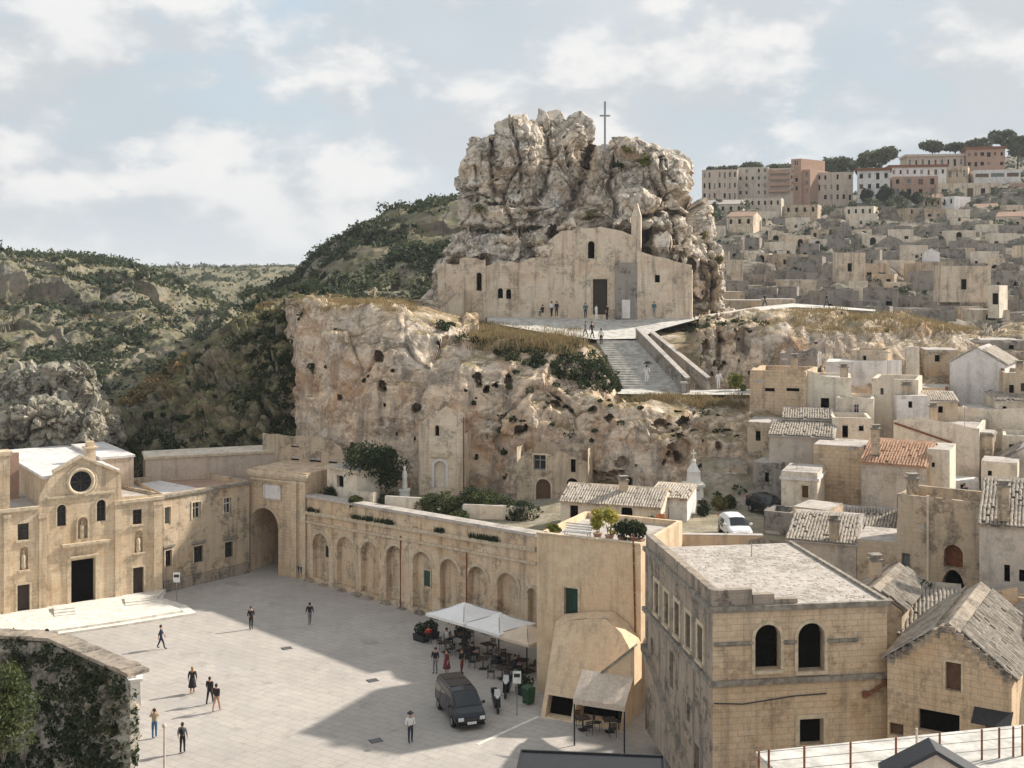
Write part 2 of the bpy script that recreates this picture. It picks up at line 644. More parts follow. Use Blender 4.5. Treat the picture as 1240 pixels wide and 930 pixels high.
stone('ruin_stone', (0.28, 0.25, 0.21), (0.23, 0.212, 0.186), grime=0.8, streak=0.4, ochre=0.25, joints=0.3, bump=0.5)
stone('brick_orange', (0.34, 0.22, 0.155), (0.32, 0.215, 0.155), grime=0.2, streak=0.2, ochre=0.1, joints=0.2, bump=0.2)
stone('block_pink', (0.46, 0.38, 0.295), (0.43, 0.355, 0.28), grime=0.2, streak=0.3, ochre=0.1, joints=0.1, bump=0.2)
rock('cliff_rock', (0.375, 0.285, 0.205), (0.32, 0.275, 0.225), (0.09, 0.078, 0.066), ochre=0.8, green=0.85, lichen=0.5, gcol=(0.24, 0.19, 0.10), bright=2.2, strk_a=0.65, band=1.3)
rock('crag_rock', (0.36, 0.30, 0.235), (0.33, 0.30, 0.26), (0.078, 0.072, 0.063), ochre=0.3, green=0.3, lichen=0.72, gcol=(0.16, 0.15, 0.08), bright=2.4)
rock('outcrop_rock', (0.27, 0.24, 0.19), (0.28, 0.26, 0.22), (0.055, 0.056, 0.042), ochre=0.12, green=0.5, lichen=0.9, gcol=(0.13, 0.13, 0.06), gz=(0.45, 0.8), bright=1.55)
rock('slope_soil', (0.22, 0.185, 0.115), (0.20, 0.18, 0.14), (0.055, 0.06, 0.035), ochre=0.3, green=0.9, lichen=0.7, gcol=(0.13, 0.125, 0.05), gz=(0.2, 0.6), dscale=0.6, bright=1.45)
rock('murgia_slope', (0.31, 0.255, 0.185), (0.32, 0.295, 0.25), (0.085, 0.09, 0.06), ochre=0.25, green=0.75, lichen=0.75, gcol=(0.20, 0.185, 0.10), gz=(0.45, 0.8), dscale=0.3, bright=0.86)
rock('sassi_slope', (0.30, 0.255, 0.20), (0.27, 0.245, 0.21), (0.085, 0.082, 0.066), ochre=0.15, green=0.45, lichen=0.8, gcol=(0.15, 0.14, 0.085), gz=(0.5, 0.85), dscale=0.4, bright=1.15)
rock('earth', (0.34, 0.29, 0.225), (0.32, 0.285, 0.235), (0.14, 0.125, 0.10), ochre=0.2, green=0.45, lichen=0.5, gcol=(0.17, 0.16, 0.07), gz=(0.3, 0.7))
foliage('leaf_dark', (0.022, 0.036, 0.016), (0.04, 0.058, 0.024), (0.06, 0.07, 0.028))
foliage('leaf_mid', (0.045, 0.068, 0.024), (0.08, 0.10, 0.036), (0.10, 0.105, 0.04))
foliage('leaf_scrub', (0.040, 0.060, 0.036), (0.062, 0.082, 0.046), (0.10, 0.108, 0.055))
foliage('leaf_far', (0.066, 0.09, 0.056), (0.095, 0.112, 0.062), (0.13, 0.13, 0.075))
foliage('leaf_yellow', (0.34, 0.31, 0.05), (0.46, 0.38, 0.07), (0.22, 0.24, 0.04))
foliage('leaf_bright', (0.12, 0.15, 0.02), (0.17, 0.18, 0.03), (0.09, 0.11, 0.02))
foliage('grass_gold', (0.32, 0.235, 0.115), (0.27, 0.20, 0.10), (0.20, 0.17, 0.095), trans=0.3)
foliage('grass_olive', (0.16, 0.155, 0.05), (0.23, 0.20, 0.075), (0.12, 0.12, 0.045))
foliage('leaf_orange', (0.40, 0.15, 0.06), (0.45, 0.2, 0.1), (0.3, 0.2, 0.06))
plain('bark', (0.10, 0.08, 0.06), 0.9)
plain('dark_void', (0.006, 0.0055, 0.005), 1.0, var=0.3, spec=0.0)  # near-black panel colour stands in for the unlit interior behind openings
plain('glass_dark', (0.02, 0.024, 0.028), 0.06, spec=0.5)
plain('wood_dark', (0.045, 0.032, 0.024), 0.7)
plain('wood_brown', (0.13, 0.07, 0.04), 0.7, var=0.2)
plain('shutter_green', (0.018, 0.06, 0.045), 0.55, var=0.2)
plain('shutter_grey', (0.20, 0.22, 0.22), 0.6)
plain('frame_white', (0.68, 0.66, 0.62), 0.6)
plain('trim_stone', (0.56, 0.46, 0.33), 0.9, var=0.2, scale=3)
plain('trim_grey', (0.25, 0.22, 0.18), 0.95, var=0.35, scale=3)
plain('rust', (0.20, 0.075, 0.035), 0.85, var=0.3)
plain('metal_dark', (0.035, 0.036, 0.04), 0.5, 0.3)
plain('metal_grey', (0.30, 0.30, 0.30), 0.45, 0.6)
plain('awning', (0.60, 0.50, 0.40), 0.85)
plain('canvas_white', (0.80, 0.77, 0.74), 0.8, var=0.05, scale=1.2)
plain('canvas_beige', (0.62, 0.50, 0.38), 0.85, var=0.07, scale=1.2)
plain('van_paint', (0.012, 0.014, 0.019), 0.2, 0.3, var=0.05, spec=0.6)
plain('van_roof', (0.012, 0.013, 0.016), 0.25, 0.1, spec=0.6)
plain('tyre', (0.018, 0.018, 0.018), 0.85)
plain('chrome', (0.55, 0.55, 0.56), 0.2, 0.9, var=0.02)
plain('lamp_white', (0.78, 0.78, 0.76), 0.2)
plain('plate', (0.75, 0.75, 0.74), 0.4)
plain('car_white', (0.70, 0.70, 0.69), 0.35, var=0.03)
plain('car_green', (0.62, 0.66, 0.56), 0.4, var=0.05)
plain('red_cloth', (0.50, 0.035, 0.02), 0.8)
plain('skin', (0.46, 0.27, 0.185), 0.6)
plain('hair_dark', (0.028, 0.02, 0.015), 0.6)
plain('hair_blond', (0.36, 0.2, 0.085), 0.6)
plain('cloth_black', (0.018, 0.018, 0.02), 0.85)
plain('cloth_navy', (0.025, 0.035, 0.065), 0.85)
plain('cloth_blue', (0.05, 0.13, 0.24), 0.85)
plain('cloth_white', (0.74, 0.73, 0.71), 0.85)
plain('cloth_grey', (0.20, 0.20, 0.205), 0.85)
plain('cloth_maroon', (0.16, 0.03, 0.03), 0.85)
plain('cloth_tan', (0.40, 0.30, 0.2), 0.85)
plain('cloth_teal', (0.05, 0.14, 0.16), 0.85)
plain('bin_green', (0.02, 0.07, 0.03), 0.5)
plain('marble', (0.72, 0.69, 0.63), 0.7, var=0.1, scale=3)


def roof_tile_mat(name, a, b, dirt):
    m, n, bs = new_mat(name)
    geo = n.n('ShaderNodeNewGeometry')
    rr = geo.outputs['Random Per Island']
    c = n.mix(rr, a, b)
    f = n.noise(geo.outputs['Position'], 5, 6, 0.7)
    f2 = n.noise(geo.outputs['Position'], 0.9, 5, 0.7)
    c = n.mix(n.ramp(f, 0.42, 0.68, 0.0, 0.75), c, dirt)
    c = n.mix(n.ramp(f2, 0.45, 0.65, 0.0, 0.6), c, mul(dirt, 0.75))
    n.put(bs, 'Base Color', c)
    bs.inputs['Roughness'].default_value = 0.95
    bs.inputs['Specular IOR Level'].default_value = 0.1
    return m


roof_tile_mat('tile_grey', (0.32, 0.28, 0.235), (0.44, 0.385, 0.32), (0.19, 0.165, 0.135))
roof_tile_mat('tile_red', (0.46, 0.27, 0.175), (0.54, 0.37, 0.26), (0.34, 0.20, 0.13))
roof_tile_mat('tile_pale', (0.46, 0.40, 0.33), (0.54, 0.475, 0.40), (0.33, 0.285, 0.235))


def paving_mat():
    m, n, bs = new_mat('paving')
    geo = n.n('ShaderNodeNewGeometry')
    pos = geo.outputs['Position']
    rot = n.n('ShaderNodeMapping', i_Vector=pos)
    rot.inputs['Rotation'].default_value = (0, 0, R(33))
    br = n.n('ShaderNodeTexBrick', offset=0.5)
    n.put(br, 'Vector', rot.outputs[0])
    br.inputs['Color1'].default_value = (0, 0, 0, 1)
    br.inputs['Color2'].default_value = (1, 1, 1, 1)
    br.inputs['Mortar'].default_value = (0.5, 0.5, 0.5, 1)
    br.inputs['Scale'].default_value = 1.0
    br.inputs['Mortar Size'].default_value = 0.02
    br.inputs['Brick Width'].default_value = 1.15
    br.inputs['Row Height'].default_value = 0.62
    t = n.n('ShaderNodeSeparateColor')
    n.put(t, 0, br.outputs['Color'])
    big = n.noise(pos, 0.11, 6, 0.6, 0.4)
    mid = n.noise(pos, 0.8, 6, 0.66)
    fine = n.noise(pos, 7, 4, 0.6)
    c = n.mix(n.ramp(big, 0.36, 0.64), (0.415, 0.375, 0.335), (0.475, 0.432, 0.388))
    c = n.mix(n.ramp(mid, 0.4, 0.7, 0.0, 0.4), c, (0.31, 0.285, 0.26))
    c = n.mix(n.math('MULTIPLY', t.outputs[0], 0.20), c, (0.32, 0.295, 0.27))
    c = n.mix(n.math('MULTIPLY', br.outputs['Fac'], 0.6), c, (0.22, 0.20, 0.18))
    pat = n.ramp(n.noise(n.vmath('ADD', pos, (5, 3, 0)), 0.23, 4, 0.5, 1.2), 0.54, 0.57, 0.0, 0.28)
    c = n.mix(pat, c, (0.33, 0.31, 0.29))
    sta = n.ramp(n.noise(n.vmath('ADD', pos, (50, 3, 0)), 0.5, 8, 0.7, 0.3), 0.56, 0.68, 0.0, 0.5)
    c = n.mix(sta, c, (0.22, 0.20, 0.18))
    c = n.mix(n.ramp(fine, 0.45, 0.75, 0.0, 0.3), c, (0.33, 0.30, 0.27))
    n.put(bs, 'Base Color', c)
    bs.inputs['Roughness'].default_value = 0.8
    bs.inputs['Specular IOR Level'].default_value = 0.25
    bp = n.n('ShaderNodeBump')
    bp.inputs['Strength'].default_value = 0.25
    bp.inputs['Distance'].default_value = 0.02
    n.put(bp, 'Height', n.math('SUBTRACT', mid, br.outputs['Fac']))
    n.put(bs, 'Normal', bp.outputs[0])


paving_mat()
plain('step_stone', (0.66, 0.62, 0.55), 0.9, var=0.16, scale=2.2)
plain('step_pale', (0.50, 0.475, 0.43), 0.9, var=0.24, scale=1.6)

# ------------------------------------------------------------------ walls with real openings


class Fr:
    """a facade line on the ground: left end and right end given as (pixel column, distance)"""
    def __init__(s, Lp, Rp, zb):
        (a, Da), (b, Db) = Lp, Rp
        s.o = Vector(((a - 620) / F * Da, Da))
        e = Vector(((b - 620) / F * Db, Db))
        s.W = (e - s.o).length
        s.u = (e - s.o) / s.W
        s.rz = math.atan2(s.u.y, s.u.x)
        s.zb = zb
        s.loc = (s.o.x, s.o.y, zb)

    def s(s, px):
        a = (px - 620) / F
        return (a * s.o.y - s.o.x) / (s.u.x - a * s.u.y)

    def D(s, px):
        return s.o.y + s.s(px) * s.u.y

    def z(s, px, py):
        return zpx(py, s.D(px)) - s.zb

    def op(s, x0, x1, y0, y1, **k):
        xm = (x0 + x1) / 2
        d = dict(s0=s.s(x0), s1=s.s(x1), z0=max(0.0, s.z(xm, y1)), z1=s.z(xm, y0))
        d.update(k)
        return d


def fmap(face, W, L):
    if face == 'front':
        return lambda s, d, z: (s, d, z)
    if face == 'left':
        return lambda s, d, z: (d, L - s, z)
    if face == 'right':
        return lambda s, d, z: (W - d, s, z)
    return lambda s, d, z: (W - s, L - d, z)


def brk(vals, lo, hi, step):
    vs = sorted(set([round(v, 4) for v in vals if lo <= v <= hi] + [lo, hi]))
    out = []
    for a, b in zip(vs[:-1], vs[1:]):
        k = max(1, int(math.ceil((b - a) / step)))
        out += [a + (b - a) * i / k for i in range(k)]
    return out + [hi]


def arcpts(o, n=10):
    """outline of an arched head, left spring to right spring"""
    wd = o['s1'] - o['s0']
    rise = o.get('rise', 0.5) * wd
    c = (o['s0'] + o['s1']) / 2
    zs = o['z1'] - rise
    return [(c - math.cos(math.pi * i / n) * wd / 2, zs + math.sin(math.pi * i / n) * rise) for i in range(n + 1)]


def wall_face(mb, fm, S, Z, ops=(), top=None, step=0.9, rough=0.0, depth=0.3, mi=0):
    """one wall with holes, reveals and a free top edge top=[(s,z),...]"""
    if top:
        ts = [t[0] for t in top]
        tz = [t[1] for t in top]
        tf = lambda s: float(np.interp(s, ts, tz))
        Z = max(tz)
    else:
        ts = []
        tf = lambda s: Z
    sb = brk([o['s0'] for o in ops] + [o['s1'] for o in ops] + list(ts), 0.0, S, step)
    zb = brk([o['z0'] for o in ops] + [o['z1'] for o in ops], 0.0, Z, step)
    V = {}
    vs = []
    fs = []

    def vid(s, z):
        k = (round(s, 4), round(z, 4))
        if k not in V:
            V[k] = len(vs)
            d = 0.0
            zz = z
            if rough:
                q = np.array([[s * 0.7 + S, z * 0.7, W_SEED[0]]])
                inop = any(o['s0'] - 0.02 <= s <= o['s1'] + 0.02 and o['z0'] - 0.02 <= z <= o['z1'] + 0.02 for o in ops)
                if not inop and 0 < s < S:
                    d = float(pn(q, 3)[0]) * rough
                if z >= tf(s) - 0.01 and 0.01 < s < S - 0.01:
                    zz = z + float(pn(q * 2.3, 5)[0]) * rough * 2.5
            vs.append(fm(s, d, zz))
        return V[k]

    for a, b in zip(sb[:-1], sb[1:]):
        for c, d in zip(zb[:-1], zb[1:]):
            sm, zm = (a + b) / 2, (c + d) / 2
            if any(o['s0'] < sm < o['s1'] and o['z0'] < zm < o['z1'] for o in ops):
                continue
            ta, tb = tf(a), tf(b)
            if c >= max(ta, tb) - 1e-5:
                continue
            ids = [vid(a, min(c, ta)), vid(b, min(c, tb)), vid(b, min(d, tb)), vid(a, min(d, ta))]
            u = []
            for i in ids:
                if i not in u:
                    u.append(i)
            if len(u) >= 3:
                fs.append(tuple(u))
    mb.add(vs, fs, mi)
    for o in ops:
        dp = o.get('depth', depth)
        if o.get('arch'):
            ar = arcpts(o)
            n = len(ar) // 2
            lc, rc = (o['s0'], o['z1']), (o['s1'], o['z1'])
            mb.add([fm(lc[0], 0, lc[1])] + [fm(p[0], 0, p[1]) for p in ar[:n + 1]], [(0, i, i + 1) for i in range(1, n + 1)], mi)
            mb.add([fm(rc[0], 0, rc[1])] + [fm(p[0], 0, p[1]) for p in ar[n:]], [(0, i, i + 1) for i in range(1, len(ar) - n)], mi)
            loop = [(o['s0'], o['z0'])] + ar + [(o['s1'], o['z0'])]
        else:
            loop = [(o['s0'], o['z0']), (o['s0'], o['z1']), (o['s1'], o['z1']), (o['s1'], o['z0'])]
        k = len(loop)
        mb.add([fm(p[0], 0, p[1]) for p in loop] + [fm(p[0], dp, p[1]) for p in loop], [(i, (i + 1) % k, k + (i + 1) % k, k + i) for i in range(k)], mi)


W_SEED = [0.0]


def opening(parent, fm, o, depth=0.3):
    """the leaf, shutter, glass or dark that fills one opening; a part with its own pieces"""
    kind = o.get('kind', 'dark')
    dp = o.get('depth', depth)
    s0, s1, z0, z1 = o['s0'], o['s1'], o['z0'], o['z1']
    wd, ht = s1 - s0, z1 - z0
    if o.get('arch'):
        loop = [(s0, z0)] + arcpts(o) + [(s1, z0)]
    else:
        loop = [(s0, z0), (s0, z1), (s1, z1), (s1, z0)]
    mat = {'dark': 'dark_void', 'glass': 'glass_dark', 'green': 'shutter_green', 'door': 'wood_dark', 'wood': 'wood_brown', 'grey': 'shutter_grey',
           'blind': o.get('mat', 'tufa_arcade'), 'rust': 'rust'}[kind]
    name = o.get('name') or {'door': 'door', 'blind': 'blind_panel'}.get(kind, 'window')
    mb = MB()
    mb.prism([fm(p[0], dp - 0.03, p[1]) for p in loop], Vector(fm(0, 0.06, 0)) - Vector(fm(0, 0, 0)))
    p = mb.build(name, M[mat], parent)
    if 'label' in o:
        p['label'] = o['label']
    if kind == 'glass' and wd > 0.3:
        f = MB()
        t = min(0.07, wd * 0.09)
        d0, d1 = dp - 0.09, dp - 0.035
        f.box(s0, s0 + t, d0, d1, z0, z1 - (0.25 * wd if o.get('arch') else 0), fm=fm)
        f.box(s1 - t, s1, d0, d1, z0, z1 - (0.25 * wd if o.get('arch') else 0), fm=fm)
        f.box((s0 + s1) / 2 - t / 2, (s0 + s1) / 2 + t / 2, d0, d1, z0, z1, fm=fm)
        f.box(s0 + t, s1 - t, d0 + 0.004, d1 - 0.004, z0, z0 + t, fm=fm)
        f.box(s0 + t, s1 - t, d0 + 0.004, d1 - 0.004, z0 + ht * 0.62, z0 + ht * 0.62 + t, fm=fm)
        f.build('frame', M[o.get('frame', 'frame_white')], p)
    if kind in ('green', 'grey') and wd > 0.4:
        f = MB()
        for k in range(int(ht / 0.12)):
            zz = z0 + 0.06 + k * 0.12
            f.box(s0 + 0.08, (s0 + s1) / 2 - 0.04, dp - 0.075, dp - 0.034, zz, zz + 0.07, fm=fm)
            f.box((s0 + s1) / 2 + 0.04, s1 - 0.08, dp - 0.075, dp - 0.034, zz, zz + 0.07, fm=fm)
        f.build('louvres', M[mat], p)
    if kind == 'door' and wd > 0.7:
        f = MB()
        for k in (0, 1):
            a = s0 + 0.06 + k * (wd / 2)
            for j in range(3):
                f.box(a + 0.04, a + wd / 2 - 0.14, dp - 0.06, dp - 0.034, z0 + 0.12 + j * ht / 3.1, z0 + 0.02 + (j + 0.85) * ht / 3.1, fm=fm)
        f.build('door_panel', M[mat], p)
    if o.get('sill'):
        f = MB()
        f.box(s0 - 0.14, s1 + 0.14, -0.14, 0.06, z0 - 0.16, z0 - 0.01, fm=fm)
        f.build('sill', M[o.get('trim', 'trim_stone')], p)
    if o.get('head'):
        f = MB()
        f.box(s0 - 0.22, s1 + 0.22, -0.2, 0.04, z1 + 0.28, z1 + 0.42, fm=fm)
        f.box(s0 - 0.16, s1 + 0.16, -0.12, 0.04, z1 + 0.18, z1 + 0.28, fm=fm)
        f.build('window_hood', M[o.get('headmat', 'trim_grey')], p)
    if o.get('surround'):
        t = o['surround'] if o['surround'] is not True else 0.16
        f = MB()
        if o.get('arch'):
            ar = arcpts(o, 14)
            c = ((s0 + s1) / 2, ar[0][1])
            ri = o.get('rise', 0.5) * wd
            kx, kz = (wd / 2 + t) / (wd / 2), (ri + t) / ri
            out = [(c[0] + (q[0] - c[0]) * kx, c[1] + (q[1] - c[1]) * kz) for q in ar]
            for (a, b), (cc, d) in zip(zip(ar[:-1], ar[1:]), zip(out[:-1], out[1:])):
                f.prism([fm(a[0], -0.07, a[1]), fm(b[0], -0.07, b[1]), fm(d[0], -0.07, d[1]), fm(cc[0], -0.07, cc[1])], Vector(fm(0, 0.1, 0)) - Vector(fm(0, 0, 0)))
            if not o.get('archonly'):
                f.box(s0 - t, s0, -0.07, 0.03, z0, ar[0][1], fm=fm)
                f.box(s1, s1 + t, -0.07, 0.03, z0, ar[0][1], fm=fm)
        else:
            f.box(s0 - t, s0, -0.06, 0.03, z0, z1 + t, fm=fm)
            f.box(s1, s1 + t, -0.06, 0.03, z0, z1 + t, fm=fm)
            f.box(s0 + 0.001, s1 - 0.001, -0.06, 0.03, z1, z1 + t, fm=fm)
        f.build('surround', M[o.get('trim', 'trim_stone')], p)
    return p


def tiles(p0, u, v, nu, nv, r=0.095, ln=0.46, jit=0.022, seed=1):
    """field of half-round tiles; p0 eave corner, u along the eave, v up the slope (unit vectors)"""
    rg = random.Random(seed)
    mb = MB()
    u = Vector(u).normalized()
    v = Vector(v).normalized()
    nn = u.cross(v).normalized()
    if nn.z < 0:
        nn = -nn
    p0 = Vector(p0)
    for i in range(nu):
        for j in range(nv):
            if rg.random() < 0.05:
                continue
            c = p0 + u * ((i + 0.5) * r * 2.15 + rg.uniform(-jit, jit)) + v * (j * ln * 0.8 + rg.uniform(-jit, jit)) + nn * (0.02 + rg.uniform(0, jit) + 0.01 * (j % 2))
            dv = (v + u * rg.uniform(-jit, jit) * 2).normalized()
            a = [c + u * (math.cos(t) * r * 1.08) + nn * (math.sin(t) * r * 1.0) for t in (0, math.pi / 4, math.pi / 2, 3 * math.pi / 4, math.pi)]
            b = [q + dv * ln + nn * 0.02 - u * 0 for q in a]
            b = [c + dv * ln + (q - c - dv * ln) * 0.82 for q in b]
            mb.add(a + b, [(k, k + 1, 6 + k, 5 + k) for k in range(4)] + [(0, 1, 2, 3, 4)])
    return mb


def building(name, label, cat, fr, L, h, mat='tufa', front=(), left=(), right=(), top=None, roof='flat', roofmat='roof_stone',
             parapet=0.0, rough=0.03, cornice=(), group=None, depth=0.3, sidemat=None, ridge=1.2, tile=None, back=None, lefttop=None):
    """a masonry block standing on the facade line fr; L deep, h high"""
    W_SEED[0] += 3.7
    W = fr.W
    e = empty(name, fr.loc, fr.rz, label, cat, group)
    mb = MB()
    faces = {'front': (W, front, top), 'left': (L, left, lefttop), 'right': (L, right, None), 'back': (W, (), back)}
    for fc, (S, ops, tp) in faces.items():
        if roof == 'shed' and fc in ('left', 'right'):
            tp = [(0, h + ridge), (L, h)] if fc == 'left' else [(0, h), (L, h + ridge)]
        if roof == 'shed' and fc == 'back':
            tp = [(0, h + ridge), (W, h + ridge)]
        if roof == 'gable_x' and fc in ('left', 'right'):
            tp = [(0, h), (L / 2, h + ridge), (L, h)]
        if roof == 'gable_y' and fc in ('front', 'back'):
            tp = [(0, h), (W / 2, h + ridge), (W, h)]
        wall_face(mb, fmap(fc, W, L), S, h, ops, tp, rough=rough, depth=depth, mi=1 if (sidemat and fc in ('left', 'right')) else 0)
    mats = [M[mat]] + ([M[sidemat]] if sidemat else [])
    wl = mb.build('wall', mats, e)
    for fc, (S, ops, tp) in faces.items():
        for o in ops:
            opening(e, fmap(fc, W, L), o, depth)
    rf = MB()
    if roof == 'flat':
        if top:
            parapet = max(parapet, h - min(t[1] for t in top) + 0.08)
        rf.box(0.02, W - 0.02, 0.02, L - 0.02, h - 0.25 - parapet, h - parapet - (0.03 if parapet else -0.03))
    elif roof == 'shed':
        sl = math.hypot(L, ridge)
        rf.prism([(-0.1, -0.15, h - 0.05), (-0.1, L + 0.1, h + ridge + 0.02), (-0.1, L + 0.1, h + ridge + 0.12), (-0.1, -0.15, h + 0.05)], (W + 0.2, 0, 0))
    elif roof == 'gable_x':
        rf.prism([(-0.1, -0.2, h - 0.1), (-0.1, L / 2, h + ridge + 0.02), (-0.1, L + 0.2, h - 0.1), (-0.1, L + 0.2, h), (-0.1, L / 2, h + ridge + 0.14), (-0.1, -0.2, h)], (W + 0.2, 0, 0))
    elif roof == 'gable_y':
        rf.prism([(-0.2, 0.12, h - 0.1), (W / 2, 0.12, h + ridge - 0.02), (W + 0.2, 0.12, h - 0.1), (W + 0.2, 0.12, h + 0.0), (W / 2, 0.12, h + ridge + 0.1), (-0.2, 0.12, h + 0.0)], (0, L, 0))
    if roof != 'none':
        ro = rf.build('roof', M[roofmat], e)
        if tile:
            sz = 0.095
            if roof == 'shed':
                sl = math.hypot(L + 0.2, ridge)
                t = tiles((-0.1, -0.2, h + 0.06), (1, 0, 0), (0, L, ridge), int((W + 0.2) / (sz * 2.15)), int(sl / 0.4), seed=int(W * 100))
                tag(t.build('roof_tiles', M[tile], ro, recalc=False), kind='stuff')
            elif roof == 'gable_x':
                sl = math.hypot(L / 2 + 0.2, ridge)
                t = tiles((-0.1, -0.25, h - 0.02), (1, 0, 0), (0, L / 2, ridge), int((W + 0.2) / (sz * 2.15)), int(sl / 0.4), seed=int(W * 100))
                t2 = tiles((-0.1, L + 0.25, h - 0.02), (1, 0, 0), (0, -L / 2, ridge), int((W + 0.2) / (sz * 2.15)), int(sl / 0.4), seed=int(W * 90))
                t.add(t2.v, t2.f)
                tag(t.build('roof_tiles', M[tile], ro, recalc=False), kind='stuff')
            elif roof == 'gable_y':
                sl = math.hypot(W / 2 + 0.2, ridge)
                t = tiles((-0.25, 0.1, h - 0.02), (0, 1, 0), (W / 2, 0, ridge), int(L / (sz * 2.15)), int(sl / 0.4), seed=int(W * 100))
                t2 = tiles((W + 0.25, 0.1, h - 0.02), (0, 1, 0), (-W / 2, 0, ridge), int(L / (sz * 2.15)), int(sl / 0.4), seed=int(W * 90))
                t.add(t2.v, t2.f)
                tag(t.build('roof_tiles', M[tile], ro, recalc=False), kind='stuff')
    if parapet and roof == 'flat':
        pp = MB()
        t = 0.28
        z0 = h - parapet - 0.03
        pp.box(t, W - t, 0.03, t, z0, h - 0.004)
        pp.box(t, W - t, L - t, L - 0.03, z0, h - 0.004)
        pp.box(0.03, t, 0.03, L - 0.03, z0, h - 0.006)
        pp.box(W - t, W - 0.03, 0.03, L - 0.03, z0, h - 0.006)
        pp.build('parapet', M[mat], e)
    for cz, ch, pr, cm in cornice:
        cb = MB()
        cb.box(-pr, W + pr, -pr, 0.05, cz, cz + ch)
        cb.box(-pr + 0.002, 0.05, 0.052, L, cz + 0.002, cz + ch - 0.002)
        cb.box(W - 0.05, W + pr - 0.002, 0.052, L, cz + 0.002, cz + ch - 0.002)
        cb.build('cornice', M[cm], e)
    return e


# ------------------------------------------------------------------ foliage


def leaf_quads(cen, rad, n_each, size, seed, shell=0.55, up=0.0):
    rg = np.random.RandomState(seed)
    cen = np.asarray(cen, float)
    rad = np.asarray(rad, float)
    k = len(cen)
    idx = np.repeat(np.arange(k), n_each)
    N = len(idx)
    d = rg.normal(size=(N, 3))
    d /= np.linalg.norm(d, axis=1)[:, None]
    r = shell + (1 - shell) * rg.rand(N) ** 0.6
    # uneven outline
    lump = 1 + 0.32 * pn(d * 1.9 + idx[:, None] * 3.71, seed % 17)
    p = cen[idx] + d * rad[idx] * (r * lump)[:, None]
    a = rg.normal(size=(N, 3))
    a /= np.linalg.norm(a, axis=1)[:, None]
    if up:
        a[:, 2] += up
        a /= np.linalg.norm(a, axis=1)[:, None]
    b = np.cross(a, rg.normal(size=(N, 3)))
    b /= np.linalg.norm(b, axis=1)[:, None] + 1e-9
    s = size * (0.6 + 0.8 * rg.rand(N))[:, None]
    v = np.stack([p - a * s, p + b * s * 0.55, p + a * s, p - b * s * 0.55], 1).reshape(-1, 3)
    q = np.arange(4 * N).reshape(-1, 4)
    return v, q


def leaf_obj(name, cen, rad, n_each, size, seed, mat, parent=None, shell=0.55, up=0.0):
    v, q = leaf_quads(cen, rad, n_each, size, seed, shell, up)
    return obj(name, np_mesh(name, v, q), M[mat], parent)


def shrub(name, label, loc, r, hgt, mat='leaf_mid', n=420, seed=1, group=None, cat='shrub', lobes=6, size=None, stem=True):
    e = empty(name, loc, rnd.uniform(0, 6), label, cat, group)
    rg = random.Random(seed)
    cen, rad = [], []
    for i in range(lobes):
        a = rg.uniform(0, 6.28)
        q = rg.uniform(0.0, 0.62) * r
        z = rg.uniform(0.3, 0.85) * hgt
        cen.append((math.cos(a) * q, math.sin(a) * q, z))
        k = rg.uniform(0.35, 0.6)
        rad.append((r * k, r * k, min(hgt * 0.42, r * k) * rg.uniform(0.7, 1.0)))
    leaf_obj('foliage', cen, rad, n // lobes, size or max(0.07, r * 0.11), seed, mat, e)
    if stem:
        sb = MB()
        for i in range(3):
            a = i * 2.1
            sb.tube((0.03 * math.cos(a), 0.03 * math.sin(a), -0.15), (0.35 * r * math.cos(a), 0.35 * r * math.sin(a), hgt * 0.6), 0.035, 0.015, 5)
        sb.build('stem', M['bark'], e)
    return e


def tree(name, label, loc, hgt, cr, mat='leaf_dark', seed=1, n=900, group=None, trunk_h=0.45, lobes=9, flat=0.55, size=0.22, cat='tree'):
    e = empty(name, loc, 0, label, cat, group)
    rg = random.Random(seed)
    tb = MB()
    th = hgt * trunk_h
    tr = max(0.06, hgt * 0.028)
    bend = (rg.uniform(-.05, .05) * hgt, rg.uniform(-.05, .05) * hgt)
    tb.tube((0, 0, -0.4), (bend[0] * .5, bend[1] * .5, th * .6), tr, tr * .8, 7)
    tb.tube((bend[0] * .5, bend[1] * .5, th * .6), (bend[0], bend[1], th), tr * .8, tr * .65, 7)
    cen, rad = [], []
    cz = hgt - cr * flat
    for i in range(lobes):
        a = 6.28 * i / lobes + rg.uniform(-.4, .4)
        q = (rg.uniform(0.25, 0.72) if i else 0.05) * cr
        c = Vector((bend[0] + math.cos(a) * q, bend[1] + math.sin(a) * q, cz + rg.uniform(-0.5, 0.42) * cr * flat))
        cen.append(c)
        k = rg.uniform(0.34, 0.55) * cr
        rad.append((k, k, k * max(0.55, flat)))
        tb.tube((bend[0], bend[1], th * 0.97), c, tr * .45, tr * .12, 5)
    tb.build('trunk', M['bark'], e)
    leaf_obj('crown', cen, rad, n // lobes, size, seed, mat, e, shell=0.5)
    return e
# ------------------------------------------------------------------ terrain


